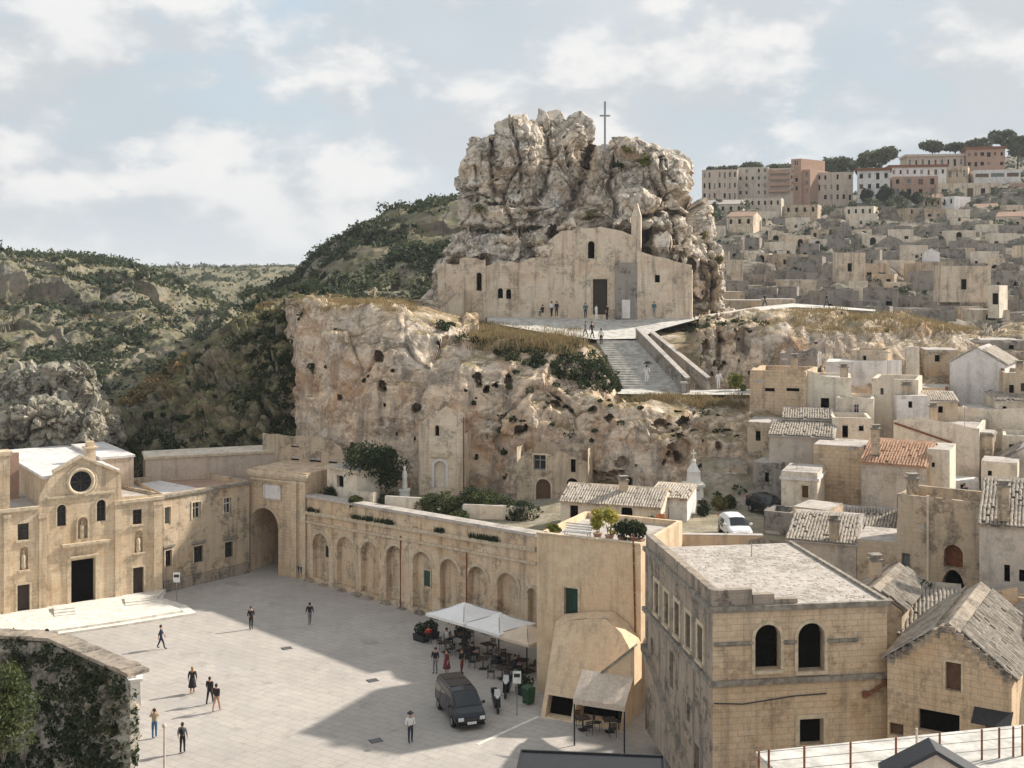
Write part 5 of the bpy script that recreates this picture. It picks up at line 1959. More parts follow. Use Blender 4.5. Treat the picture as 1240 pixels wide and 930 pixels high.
# roof terrace with railing
fr = Fr((918, 42.5), (1320, 45.7), 1.0)
zt_ = zpx(911, 42.5) - 1.12
e = empty('roof_terrace', (fr.o.x, fr.o.y, 1.0), fr.rz, 'white paved roof terrace with thin railing below the loggia house', 'terrace')
s = MB()
s.box(0, fr.W, -9, 0, 0, zt_)
s.build('wall', M['plaster_pale'], e)
s = MB()
s.box(-0.06, fr.W, -9, 0.08, zt_, zt_ + 0.12)
s.build('paving', M['step_pale'], e)
pxs = (919, 931, 974, 1030, 1085, 1110, 1138, 1189, 1210, 1227, 1238)
fr5 = Fr((916, 40.0), (1320, 42.8), 1.0)
rot = fr5.rz
for k, px in enumerate(pxs):
    a = fr5.s(px)
    q = fr5.o + fr5.u * a - fr.o
    lx, ly = q.x * math.cos(-fr.rz) - q.y * math.sin(-fr.rz), q.x * math.sin(-fr.rz) + q.y * math.cos(-fr.rz)
    s = MB()
    s.tube((lx, ly, zt_ + 0.1), (lx, ly, zt_ + 1.2 + (0.25 if px == 1110 else 0)), 0.04, n=6)
    s.build('railing_post', M['rust'] if px != 1110 else M['awning'], e)
    if k == 0:
        p_first = (lx, ly)
    p_last = (lx, ly)
for zz in (0.45, 0.8, 1.12):
    s = MB()
    s.tube((p_first[0], p_first[1], zt_ + zz), (p_last[0], p_last[1], zt_ + zz), 0.012, n=5)
    s.build('rail_wire', M['metal_grey'], e)
# small gabled dormer with dark edging
fr = Fr((1070, 38.6), (1196, 38.2), zt_ + 1.0)
ap, ev = fr.z(1128, 912), fr.z(1072, 944)
s = MB()
e = empty('gable_hood', fr.loc, fr.rz, 'small pale gable with thick black edging on the roof terrace', 'roof')
s.prism([(0.05, 0, 0), (fr.W - 0.05, 0, 0), (fr.W - 0.05, 0, ev), (fr.W / 2, 0, ap), (0.05, 0, ev)], (0, 0.8, 0))
s.build('wall', M['block_pink'], e)
for k, (a, b) in enumerate((((0, ev), (fr.W / 2, ap)), ((fr.W / 2, ap), (fr.W, ev)))):
    s = MB()
    s.prism([(a[0], -0.12, a[1]), (b[0], -0.12, b[1]), (b[0], -0.12, b[1] + 0.14), (a[0], -0.12, a[1] + 0.14)], (0, 1.1, 0))
    s.build('roof_edge', M['metal_dark'], e)

# dark flat canopy at the near edge of the square
fr = Fr((632, 49.8), (803, 49.2), 0)
e = empty('flat_canopy', fr.loc, fr.rz, 'dark flat metal canopy on posts at the near side of the square', 'canopy')
zc_ = fr.z(700, 915)
s = MB()
s.box(0, fr.W, -3.6, 0, zc_ - 0.05, zc_ + 0.06)
s.build('roof', M['metal_dark'], e)
s = MB()
s.box(-0.06, fr.W + 0.06, 0.0, 0.08, zc_ - 0.3, zc_ + 0.14)
s.box(-0.06, 0.0, -3.66, 0.0, zc_ - 0.3, zc_ + 0.14)
s.box(fr.W, fr.W + 0.06, -3.66, 0.0, zc_ - 0.3, zc_ + 0.14)
s.build('fascia', M['metal_dark'], e)
for x in (0.15, fr.W - 0.15):
    for y in (-3.4, -0.2):
        s = MB()
        s.box(x - .06, x + .06, y - .06, y + .06, 0, zc_ - 0.05)
        s.build('post', M['metal_dark'], e)

# ------------------------------------------------------------------ overgrown bastion lower left
pl = [(-46, 61), (-30, 59), (-22.7, 57.8), (-17.0, 52.6), (-17.5, 53.5), (-22.6, 59.0), (-30, 60.3), (-46, 62.3)]
bm = bmesh.new()
ht = 8.95
vb = [bm.verts.new((x, y, -0.5)) for x, y in pl]
vt = [bm.verts.new((x * (1 if abs(x) > 17.3 else 1.0), y, ht)) for x, y in pl]
bm.faces.new(vb)
bm.faces.new(vt[::-1])
for i in range(len(pl)):
    j = (i + 1) % len(pl)
    bm.faces.new((vb[j], vb[i], vt[i], vt[j]))
bmesh.ops.recalc_face_normals(bm, faces=bm.faces)
me = bpy.data.meshes.new('tmp')
bm.to_mesh(me)
bm.free()
o = bpy.data.objects.new('tmp', me)
C.objects.link(o)
md = o.modifiers.new('r', 'REMESH')
md.mode = 'VOXEL'
md.voxel_size = 0.2
m2 = bpy.data.meshes.new_from_object(o.evaluated_get(bpy.context.evaluated_depsgraph_get()))
bpy.data.objects.remove(o)
N = len(m2.vertices)
co = np.empty(N * 3)
m2.vertices.foreach_get('co', co)
no = np.empty(N * 3)
m2.vertices.foreach_get('normal', no)
co, no = co.reshape(-1, 3), no.reshape(-1, 3)
side = (np.abs(no[:, 2]) < 0.5)
d = rock_disp(co, 0.5, 160, 1.2, 0.5)
d = np.where(side & (co[:, 2] < 8.3), d, d * 0.12)
m2.vertices.foreach_set('co', (co + no * d[:, None]).ravel())
m2.polygons.foreach_set('use_smooth', np.zeros(len(m2.polygons), dtype=bool))
m2.update()
e = empty('bastion', (-25, 53, 0), 0, 'tall ivy covered bastion wall rising beside the square', 'wall')
b_ = obj('wall', m2, M['outcrop_rock'], e)
b_.location = (25, -53, 0)
s = MB()
for (a, b) in zip(pl[:3], pl[1:4]):
    a, b = Vector((*a, ht)), Vector((*b, ht))
    n = int((b - a).length / 0.7)
    for k in range(n):
        p0, p1 = a.lerp(b, (k + .02) / n), a.lerp(b, (k + .97) / n)
        nn = Vector(((b - a).y, -(b - a).x, 0)).normalized()
        q = [p0 + nn * 0.1, p1 + nn * 0.1, p1 - nn * 0.95, p0 - nn * 0.95]
        s.prism([(v.x + 25, v.y - 53, ht + 0.02) for v in q], (0, 0, 0.16 + rnd.uniform(0, .06)))
s.build('coping', M['tufa_grey'], e)
f = co[side & (co[:, 2] > 0.5) & (co[:, 2] < 8.8)] + no[side & (co[:, 2] > 0.5) & (co[:, 2] < 8.8)] * 0.15
rgn = np.random.RandomState(3)
msk = fbm(f / 2.2, 3, 44) + 0.25 * (f[:, 0] < -19) > -0.12
f = f[msk]
f = f[rgn.randint(0, len(f), 1500)]
iv = leaf_obj('ivy', f - np.array([-25, 53, 0]), np.full((len(f), 3), 0.34), 30, 0.115, 91, 'leaf_dark', e)
iv['kind'] = 'stuff'
# bright bush in front of the bastion
for k, (px, py, D, r, lb) in enumerate(((18, 838, 50.5, 1.5, 'fresh green bush against the bastion wall'), (4, 880, 49.5, 1.3, 'lower fresh green bush at the foot of the bastion ivy'))):
    q = P(px, py, D)
    shrub('bush', lb, (q.x, q.y, q.z - r), r, r * 2.0, 'leaf_mid', 2600, 300 + k, size=0.085, lobes=10)
# ------------------------------------------------------------------ rock chapel on the crag
zp0 = 21.3
fr = Fr((664, 134.2), (770, 134.0), zp0)
zt = lambda px, py: (max(0.0, min(fr.W, fr.s(px))), fr.z(px, py))
e = building('rock_chapel', 'pale gabled chapel front with dark door and lancet window built against the crag', 'chapel', fr, 7, 8, 'chapel_stone',
             [fr.op(718, 735.5, 338, 381, kind='door', surround=0.25, depth=0.4, label='tall brown double door'), fr.op(712, 720, 292, 313, kind='dark', arch=True, surround=0.12)],
             top=[(0, fr.z(664, 292)), zt(680, 281), zt(700, 277), zt(722, 275), zt(745, 278), (fr.W, fr.z(770, 286))], roof='none', rough=0.1)
s = MB()
zm = fr.z(700, 290)
s.box(0.2, fr.W - 0.2, 1.2, 7, 0, zm)
s.build('nave', M['chapel_stone'], e)
s = MB()
for k in range(3):
    s.box(fr.s(712) - 0.2 * (2 - k), fr.s(741) + 0.2 * (2 - k), -1.2 + 0.35 * k, 0.05, -0.2 + 0.15 * k, 0.12 + 0.15 * k)
s.build('door_steps', M['step_pale'], e)
s = MB()
s.box(fr.s(745), fr.s(771), -0.5, 0.05, 0, fr.z(758, 318))
s.build('buttress', M['ruin_stone'], e)
fr = Fr((770.5, 133.6), (838, 132.6), zp0)
e = building('chapel_side_wing', 'low chapel wing with one small square window right of the gabled front', 'chapel wing', fr, 7, 6, 'chapel_stone',
             [fr.op(793, 799, 333, 342, kind='dark')], top=[(0, fr.z(770.5, 303)), (fr.W * 0.3, fr.z(790, 309)), (fr.W, fr.z(838, 321))], roof='none', rough=0.08)
s = MB()
s.prism([(0.1, 0.3, fr.z(770.5, 303) - .3), (fr.W - .1, 0.3, fr.z(838, 321) - .3), (fr.W - .1, 0.3, 0), (.1, .3, 0)], (0, 6.5, 0))
s.build('roof', M['ruin_stone'], e)
fr = Fr((764.5, 134.4), (776, 134.2), 27.0)
e = empty('bell_pinnacle', fr.loc, fr.rz, 'slender pointed stone pinnacle over the right end of the chapel front', 'pinnacle')
s = MB()
z1 = fr.z(770, 262)
s.box(0, fr.W, 0, 1.2, 0, z1)
s.build('pier', M['chapel_stone'], e)
s = MB()
s.prism([(0, 0, z1), (fr.W, 0, z1), (fr.W * .62, 0, fr.z(770, 246)), (fr.W * .45, 0, fr.z(770, 246))], (0, 1.2, 0))
s.build('cap', M['plaster_pale'], e)
fr = Fr((588, 133.9), (664.5, 134.1), 20.3)
building('chapel_left_wing', 'weathered chapel wall with ragged top and two small dark windows left of the gabled front', 'chapel wing', fr, 6, 6, 'chapel_stone',
         [fr.op(603, 609, 349, 361, kind='dark', arch=True), fr.op(613, 619, 350, 362, kind='dark', arch=True)],
         top=[(0, fr.z(588, 322)), (fr.W * .15, fr.z(600, 318)), (fr.W * .4, fr.z(618, 314)), (fr.W * .6, fr.z(634, 317)), (fr.W * .85, fr.z(652, 309)), (fr.W, fr.z(664, 303))], roof='none', rough=0.22)
fr = Fr((530, 134.8), (588, 133.6), 18.6)
building('hermit_house', 'small tower house with slit window at the left foot of the crag', 'house', fr, 5, 6, 'chapel_stone',
         [fr.op(577, 583.5, 330, 352, kind='dark', arch=True, surround=0.12)], top=[(0, fr.z(529, 320)), (fr.s(556), fr.z(556, 320)), (fr.s(557), fr.z(557, 312)), (fr.W, fr.z(590, 314))], roof='flat', rough=0.12)
fr = Fr((513, 132.4), (560, 132.0), 18.0)
mb = MB()
tp = [(0, fr.z(513, 398)), (fr.W * .25, fr.z(525, 380)), (fr.W, fr.z(560, 350))]
wall_face(mb, fmap('front', fr.W, 2), fr.W, 5, (), tp, rough=0.1)
wall_face(mb, fmap('back', fr.W, 2), fr.W, 5, (), [(0, fr.z(560, 350)), (fr.W * .75, fr.z(525, 380)), (fr.W, fr.z(513, 398))], rough=0.05)
for (s0, z0), (s1, z1) in zip(tp[:-1], tp[1:]):
    mb.add([(s0, 0, z0), (s1, 0, z1), (s1, 2, z1), (s0, 2, z0)], [(0, 1, 2, 3)])
mb.add([(fr.W, 0, 0), (fr.W, 2, 0), (fr.W, 2, tp[-1][1]), (fr.W, 0, tp[-1][1])], [(0, 1, 2, 3)])
bt = empty('ramp_wall', fr.loc, fr.rz, 'sloping buttress wall climbing to the tower house on the crag', 'wall')
mb.build('wall', M['chapel_stone'], bt)

# summit cross
q = on_crag(733, 186)
zt_ = zpx(122, q.y)
e = empty('summit_cross', (P(733, 180, q.y).x, q.y + 0.6, q.z - 0.6), 0, 'tall thin iron cross on top of the crag', 'cross')
hh = zt_ - q.z + 0.6
s = MB()
s.box(-0.11, 0.11, -0.11, 0.11, 0, hh)
s.build('upright', M['metal_grey'], e)
s = MB()
s.box(-0.62, 0.62, -0.09, 0.09, hh * 0.74, hh * 0.74 + 0.18)
s.build('crossbar', M['metal_grey'], e)
s = MB()
s.tbox(0, 0, 0, 0.9, 0.5, 0.5, 0.3, 0.3)
s.build('plinth', M['tufa_grey'], e)

# forecourt paving and path on the crag
def strip(name, front, back, mat, lift=0.0):
    m = MB()
    f = [P(a, y, D) + Vector((0, 0, lift)) for a, D, y in front]
    b = [P(a, y, D) + Vector((0, 0, lift)) for a, D, y in back]
    n = len(f)
    m.add(f + b, [(i, i + 1, n + i + 1, n + i) for i in range(n - 1)])
    return tag(m.build(name, M[mat], recalc=False), kind='structure')


strip('chapel_forecourt', [(590, 127, 391), (640, 125, 400), (690, 123.8, 408), (722, 123.4, 411.5), (772, 123.4, 410.5), (800, 127, 399), (842, 130.5, 388)],
      [(590, 135.5, 383), (640, 135.5, 383.5), (690, 135.5, 384), (722, 135.5, 384), (772, 135, 384.5), (800, 134, 384.5), (842, 133.5, 385)], 'step_pale', 0.05)
strip('hilltop_path', [(842, 130.6, 388), (880, 134, 383), (915, 139, 377.5), (960, 147, 373), (1010, 149, 375), (1060, 150, 378)],
      [(842, 133.6, 384.5), (880, 138, 378.5), (915, 144, 373), (960, 152, 368.5), (1010, 153, 372), (1060, 154, 376)], 'step_pale', 0.12)

# stairs up to the forecourt: every step a part
e = empty('grand_stairs', P(790, 478, 113), 0, 'wide pale stone stairway climbing the cliff to the chapel forecourt', 'stairs')
o0 = e.location
NS = 22
for k in range(NS):
    t0, t1 = k / NS, (k + 1) / NS
    D0, D1 = 113.2 + 10.3 * t0, 113.2 + 10.3 * t1 + 0.25
    z = 15.45 + 4.45 * (k + 1) / NS
    xl = lambda t: (757 + (722 - 757) * t - 620) / F
    xr = lambda t: (833 + (772 - 833) * t - 620) / F
    m = MB()
    tp = [(xl(t0) * D0, D0), (xr(t0) * D0, D0), (xr(t1) * D1, D1), (xl(t1) * D1, D1)]
    m.prism([(x - o0.x, y - o0.y, z - 0.9 - o0.z) for x, y in tp], (0, 0, 0.9 + rnd.uniform(-.012, .012)))
    m.build('step', M['step_pale'], e)
strip('stair_landing', [(748, 111.3, 480), (800, 111.0, 481), (860, 110.8, 481), (955, 110.5, 482)], [(748, 113.6, 474), (800, 113.6, 475), (860, 116, 475), (955, 117, 473)], 'step_pale', 0.25)
for nm, lb, A_, B_, hgt in (('stair_parapet', 'grey stone parapet sloping down the right side of the stairway', (772, 123.6, 409), (833, 112.8, 471), 1.0), ('stair_parapet', 'second paler parapet sloping further right than the stairway', (790, 124, 412), (858, 115.5, 468), 0.8)):
    a, b = P(A_[0], A_[2], A_[1]), P(B_[0], B_[2], B_[1])
    e = empty(nm, b, 0, lb, 'parapet')
    d = (a - b)
    nn = Vector((d.y, -d.x, 0)).normalized() * 0.22
    m = MB()
    q = [Vector((0, 0, -0.6)) - nn, Vector((0, 0, -0.6)) + nn, d + Vector((0, 0, -0.6)) + nn, d + Vector((0, 0, -0.6)) - nn]
    m.prism(q, (0, 0, 0.6 + hgt))
    m.build('wall', M['ruin_stone'], e)
    m = MB()
    q = [Vector((0, 0, hgt + .003)) - nn * 1.3, Vector((0, 0, hgt + .003)) + nn * 1.3, d + Vector((0, 0, hgt + .003)) + nn * 1.3, d + Vector((0, 0, hgt + .003)) - nn * 1.3]
    m.prism(q, (0, 0, 0.1))
    m.build('coping', M['roof_stone'], e)
# gate post and low white wall at the foot of the stairs
q = P(828, 478, 112.5)
e = empty('stair_post', q, 0, 'grey square post at the foot of the stairway parapet', 'post')
m = MB()
m.tbox(0, 0, -0.3, 1.1, .28, .28, .26, .26)
m.build('shaft', M['ruin_stone'], e)
m = MB()
m.tbox(0, 0, 1.1, 1.25, .34, .34, .3, .3)
m.build('cap', M['step_pale'], e)
# information board
q = P(758, 387, 131.5)
e = empty('notice_board', q, 0, 'white upright notice board in front of the chapel', 'board')
m = MB()
m.box(-0.45, 0.45, -0.06, 0.06, 0.15, 2.2)
m.build('panel', M['plaster_white'], e)
for x in (-.4, .4):
    m = MB()
    m.box(x - .04, x + .04, -0.1, 0.1, -0.1, 0.15)
    m.build('leg', M['metal_grey'], e)

# ------------------------------------------------------------------ fronts built into the cliff
fr = Fr((507, 104.9), (563, 104.2), 6.8)
e = building('cave_church_front', 'flat hewn cave church front with slit window and white door frame', 'church', fr, 3, 6, 'chapel_stone',
             [fr.op(527, 532, 515, 528, kind='dark', arch=True, surround=0.1), fr.op(526, 540, 558, 590, kind='blind', mat='plaster_pale', arch=True, surround=0.22, trim='plaster_white', name='door', label='pale blocked doorway in a white frame')],
             top=[(0, fr.z(507, 515)), (fr.W * .3, fr.z(520, 500)), (fr.W * .6, fr.z(540, 492)), (fr.W, fr.z(563, 500))], roof='none', rough=0.15)
m = MB()
m.tube((fr.W - .1, -0.08, 0), (fr.W - .1, -0.08, fr.z(563, 505)), 0.06, n=6)
m.build('downpipe', M['rust'], e)
m = MB()
o = fr.op(522, 544, 548, 553)
m.box(o['s0'], o['s1'], -0.25, 0.05, o['z0'], o['z1'])
m.build('hood', M['trim_stone'], e)
fr = Fr((626, 101.6), (712, 100.2), 7.0)
e = building('cave_dwelling', 'cave house front with barred window above an arched purple brown door', 'house', fr, 3, 5, 'tufa_old',
             [fr.op(646, 661, 551, 569, kind='glass', frame='metal_grey', surround=0.1), fr.op(649, 667, 580, 606, kind='wood', arch=True, name='door', surround=0.14), fr.op(691, 697, 556, 572, kind='dark'), fr.op(686, 700, 579, 589, kind='dark', arch=True)],
             top=[(0, fr.z(626, 560)), (fr.W * .2, fr.z(645, 545)), (fr.W * .6, fr.z(680, 548)), (fr.W, fr.z(712, 560))], roof='none', rough=0.25)
fr = Fr((866, 99.0), (905, 98.6), 8.0)
e = building('cave_dwelling', 'cave house front with a tall dark green door', 'house', fr, 2.5, 3, 'tufa_old',
             [fr.op(877, 889, 575, 607, kind='green', name='door', surround=0.2, trim='plaster_pale')], top=[(0, fr.z(866, 575)), (fr.W * .5, fr.z(885, 562)), (fr.W, fr.z(905, 572))], roof='none', rough=0.25)

# ------------------------------------------------------------------ small houses and lane behind the tan house
fr = Fr((679, 88.5), (800, 86.0), 7.6)
e = building('lane_house', 'low pale house with broad tiled roof behind the roof garden', 'house', fr, 5, fr.z(740, 611), 'plaster_pale', [fr.op(690, 700, 612, 632, kind='dark'), fr.op(752, 766, 612, 632, kind='dark', arch=True)], roof='gable_x', ridge=0.9, rough=0.03, tile='tile_pale', roofmat='tufa_old')
fr = Fr((786, 89.0), (832, 88.0), 8.0)
building('lane_house', 'small white house with a narrow dark doorway beside the monument', 'house', fr, 3.5, fr.z(810, 604), 'plaster_white', [fr.op(803, 810, 614, 634, kind='dark', name='door')], roof='shed', ridge=0.5, rough=0.03, tile='tile_pale', roofmat='tufa_old')
fr = Fr((793, 80.6), (925, 80.2), 3.0)
e = building('lane_retaining_wall', 'plain tan retaining wall carrying the lane with parked vehicles', 'wall', fr, 0.6, fr.z(850, 648), 'tufa_smooth', (), roof='flat', rough=0.03)
fr = Fr((773, 79.0), (795, 80.0), 1.0)
e = building('lane_ramp_wall', 'narrow stone wall with pale sloping coping at the corner of the tan house', 'wall', fr, 0.6, 8, 'tufa_old', (), top=[(0, fr.z(773, 637)), (fr.W, fr.z(795, 662))], back=[(0, fr.z(795, 662)), (fr.W, fr.z(773, 637))], roof='none', rough=0.03)
slope_band(e, fr.W, fr.z(773, 637), fr.z(795, 662), 0.14, 0.1, 'plaster_white', 'coping', 0.7)
# monument
q = P(840, 614, 96)
e = empty('wayside_monument', q, 0, 'pale stone wayside monument with tapering tiers and a small cross', 'monument')
for nm, z0, z1, a0, a1 in (('plinth', -0.3, 0.75, 0.95, 0.9), ('pedestal', 0.75, 1.75, 0.72, 0.66), ('cornice', 1.75, 1.95, 0.82, 0.82), ('tier', 1.95, 2.9, 0.52, 0.46), ('dome', 2.9, 3.6, 0.5, 0.14)):
    m = MB()
    m.tbox(0, 0, z0, z1, a0, a0, a1, a1)
    m.build(nm, M['marble'], e)
m = MB()
m.ball((0, 0, 3.75), 0.18)
m.box(-.05, .05, -.05, .05, 3.9, 4.65)
m.box(-.22, .22, -.045, .045, 4.3, 4.42)
m.build('finial', M['marble'], e)
m = MB()
m.box(-.36, .36, -.68, -.62, 0.95, 1.55)
m.build('inscription_panel', M['trim_grey'], e)
# garden furniture on the terrace: statue pillar, low walls
q = P(490, 598, 103.5)
e = empty('garden_statue', (q.x, q.y, 7.0), 0, 'white statue on a slim pillar in the terrace garden', 'statue')
m = MB()
m.tbox(0, 0, 0, 0.9, .42, .42, .4, .4)
m.tbox(0, 0, .9, 1.05, .48, .48, .48, .48)
m.build('pedestal', M['marble'], e)
m = MB()
m.lathe([(.24, 1.05), (.26, 1.3), (.2, 1.9), (.24, 2.3), (.2, 2.55), (.08, 2.68), (.13, 2.82), (.11, 2.98), (.01, 3.04)], 12)
m.build('figure', M['marble'], e, smooth=True)
for a, b, y, D, lb in ((430, 452, 604, 101.5, 'short plastered garden wall stub near the dark tree'), (466, 522, 606, 98.6, 'low pink garden wall beside the white statue'), (560, 640, 612, 95, 'low rubble wall among the terrace shrubs')):
    fr = Fr((a, D), (b, D - 1.2), 6.8)
    e = building('garden_wall', lb, 'wall', fr, 0.4, 1.5, 'plaster_pale', (), roof='flat', rough=0.06)

# ------------------------------------------------------------------ near town quarter
def house(label, Lp, Rp, ytop, zb, dep, mat, front=(), left=(), name='town_house', **k):
    fr = Fr(Lp, Rp, zb)
    pm = (Lp[0] + Rp[0]) / 2
    ops = [fr.op(*o[:4], **(o[4] if len(o) > 4 else {})) for o in front]
    tp = k.pop('tops', None)
    if tp:
        k['top'] = [(max(0.0, min(fr.W, fr.s(a))), fr.z(a, b)) for a, b in tp]
        k['top'][0] = (0.0, k['top'][0][1])
        k['top'][-1] = (fr.W, k['top'][-1][1])
    return building(name, label, 'house', fr, dep, fr.z(pm, ytop), mat, ops, left, **k), fr


DK = dict(kind='dark')
e, f_ = house('square stone house with ragged parapet at the cliff end of the town', (908, 105.5), (976, 103.5), 449, 11.5, 6, 'tufa', [(926, 938, 470, 474, DK), (952, 968, 470, 474, DK)], parapet=0.3, rough=0.12, tops=[(908, 458), (920, 450), (940, 447), (960, 446), (976, 450)])
e, f_ = house('pink stone house front with a tall dark door and small window', (976.5, 104.0), (1031, 103.0), 457, 11.5, 5, 'plaster_pale', [(994, 1004, 482, 506, dict(kind='dark', name='door')), (1034, 1040, 492, 500, DK)][:1], rough=0.04, roof='flat', tops=[(976.5, 448), (1000, 456), (1031, 459)])
house('long white plastered wall house with flat roof among the stone houses', (1000, 112), (1092, 110), 441, 12.5, 6, 'plaster_white', [(1050, 1056, 467, 480, dict(kind='grey'))], rough=0.02, roofmat='plaster_white', tops=[(1000, 438), (1092, 436)])
house('tan house with rounded shoulder and small blue window', (1012, 101.5), (1058, 100.5), 482, 11.0, 4, 'plaster_pale', [(1034, 1040, 490, 502, dict(kind='glass'))], rough=0.03, tops=[(1012, 482), (1040, 481), (1058, 484)])
house('cream house with rounded roof line below the white wall', (1056, 104), (1112, 102.5), 459, 11.5, 5, 'plaster_pale', [(1066, 1070, 470, 478, dict(kind='glass'))], rough=0.02, tops=[(1056, 462), (1068, 454), (1082, 456), (1086, 464), (1112, 462)])
house('tall slim cream chimney tower rising over the white wall', (1097, 113), (1113, 112.6), 421, 12.5, 1.3, 'plaster_pale', name='chimney_tower', rough=0.02, cornice=[(7.8, .2, .1, 'trim_stone')])
e, f_ = house('tall pale gable house with bare wall and rust red downpipe', (1150, 113), (1217, 110.5), 441, 12.5, 7, 'plaster_white', [(1197, 1202, 472, 486, dict(kind='grey'))], roof='gable_y', ridge=1.5, rough=0.015, tile='tile_pale')
m = MB()
m.box(f_.W - .35, f_.W - .1, -0.1, .03, 0, f_.z(1212, 446))
m.build('downpipe', M['rust'], e)
e, f_ = house('ochre backyard wall house beside the pale gable house', (1110, 110), (1149, 109), 470, 12.5, 4, 'tufa', (), rough=0.03)
m = MB()
m.box(f_.W - .3, f_.W - .05, -0.1, .03, 0, f_.z(1147, 468))
m.build('downpipe', M['rust'], e)
# large cream block with sloping coping
e, f_ = house('large bare cream block with rust coloured sloping drain line', (1082, 99.5), (1186, 96.5), 516, 8.0, 7, 'plaster_pale', (), rough=0.02, tops=[(1082, 509), (1110, 505), (1150, 512), (1186, 520)])
m = MB()
m.path([(f_.s(1083), -0.08, f_.z(1083, 512)), (f_.s(1153), -0.08, f_.z(1153, 536)), (f_.s(1153), -0.08, f_.z(1153, 575))], 0.09, 6)
m.build('drain', M['rust'], e)
house('narrow dark pillar of stone at the end of the cream block', (1186, 97), (1202, 96.5), 524, 8.0, 2, 'tufa_old', name='stone_pier', rough=0.05, cornice=[(5.6, .2, .12, 'trim_grey')])
house('cream house with ochre stain below the pale gable house', (1160, 104), (1262, 101), 500, 9.0, 6, 'plaster_pale', [(1172, 1190, 486, 488, DK)][:0], rough=0.03, tops=[(1160, 492), (1200, 496), (1262, 492)])
e, f_ = house('house with small tiled roof by the stone pier', (1203, 95), (1280, 93), 566, 7.5, 5, 'plaster_grey', (), rough=0.03, roof='gable_y', ridge=1.6, tile='tile_grey')
house('bright white patio wall with a doorway beside the dark shrubs', (1151, 94), (1186, 93.3), 583, 8.0, 2.5, 'plaster_white', [(1163, 1167, 585, 596, DK)], name='patio_wall', rough=0.01, roofmat='plaster_white')
house('tan retaining wall under the white patio', (1120, 90.5), (1192, 88), 600, 3.5, 3, 'tufa', (), name='retaining_wall', rough=0.06)
# red roofed house
f_ = Fr((1043, 87.5), (1122, 85.2), 4.5)
e, f_ = house('grey plastered house with salmon tiled roof and ochre side wall', (1043, 87.5), (1122, 85.2), 562, 4.5, 6.5, 'plaster_grey', [(1101, 1109, 588, 603, dict(kind='glass', sill=True, surround=0.1, frame='wood_dark'))],
              [dict(s0=1.2, s1=1.5, z0=3.0, z1=3.6, kind='dark')], roof='gable_x', ridge=1.3, tile='tile_red', roofmat='tile_red', rough=0.02, sidemat='tufa')
house('low cream tower with white roof edge and one window', (946, 87.5), (990, 86.5), 572, 5.5, 4, 'plaster_pale', [(971, 979, 588, 603, dict(kind='wood', surround=0.1))], rough=0.02, cornice=[(6.2, .2, .12, 'plaster_white')])
house('grey walled house with rubble covered roof above the cream tower', (931, 95), (1010, 93.5), 529, 6.0, 5, 'plaster_grey', [(955, 957, 540, 570, dict(kind='rust'))][:0], roof='shed', ridge=0.6, tile='tile_grey', rough=0.06)
house('recessed wall house between cream tower and red roofed house', (985, 91), (1046, 89.5), 540, 5.0, 4, 'tufa', (), rough=0.05)
house('tall narrow cream wall right of the red roofed house', (1122.5, 86.5), (1150, 85.8), 545, 4.0, 4, 'plaster_pale', [(1128, 1132, 560, 566, DK)], rough=0.03)
# lower row
e, f_ = house('grey rubble roofed house above the loggia house with plain wall', (953, 75), (1037, 73.5), 657, 3.0, 5, 'plaster_grey', [(982, 987, 702, 710, DK)], roof='shed', ridge=0.9, tile='tile_grey', rough=0.03)
house('plain tan wall house joined to the grey rubble roofed house', (1037.5, 73.5), (1088, 72.5), 655, 3.0, 4, 'tufa_old', (), rough=0.04)
house('tumbledown roofed lean-to below the red roofed house', (990, 83.0), (1085, 81), 640, 4.5, 3, 'ruin_stone', [(1030, 1036, 648, 660, DK), (1052, 1060, 646, 660, DK)], roof='shed', ridge=0.9, tile='tile_grey', rough=0.1)
e, f_ = house('tall house wall with arched red niche over a pointed dark doorway', (1086, 72.5), (1196, 69.5), 604, 2.5, 4, 'tufa_old',
              [(1092, 1102, 670, 694, dict(kind='grey')), (1143, 1166, 660, 688, dict(kind='rust', arch=True, name='niche', depth=0.5)), (1140, 1168, 690, 734, dict(kind='dark', arch=True, rise=0.9, name='door', depth=1.0))],
              rough=0.06, tops=[(1086, 630), (1100, 600), (1150, 604), (1196, 640)])
m = MB()
m.tube((f_.s(1124), -.06, 0), (f_.s(1124), -.06, f_.z(1124, 600)), 0.09, n=6)
m.build('downpipe', M['plaster_pale'], e)
e, f_ = house('grey plastered house with mossy tiled roof and two dark windows at the right edge', (1186, 66.5), (1300, 64.5), 640, 2.0, 6, 'plaster_grey',
              [(1216, 1223, 684, 705, DK), (1234, 1244, 690, 705, DK)], roof='shed', ridge=1.7, tile='tile_grey', rough=0.02, roofmat='tufa_grey')
house('low tan wall with a small gate pier under the plastered house', (1182, 63.5), (1260, 62), 722, 2.0, 1.0, 'tufa', (), name='garden_wall', rough=0.08, tops=[(1182, 722), (1212, 738), (1214, 712), (1232, 712), (1234, 735), (1260, 738)])
house('dark rubble heap wall beside the lane with a pale slab', (900, 77.5), (948, 76), 668, 3.0, 2.5, 'ruin_stone', [(912, 916, 660, 664, DK)][:0], name='ruined_wall', rough=0.25, tops=[(900, 672), (908, 650), (925, 648), (932, 662), (948, 668)])
house('crumbling stone wall with a dark recess above the grey rubble roofed house', (925, 83.5), (960, 82.5), 620, 5.0, 2.5, 'ruin_stone', [(936, 946, 628, 640, dict(kind='dark'))], name='ruined_wall', rough=0.25, tops=[(925, 640), (930, 628), (945, 622), (960, 630)])

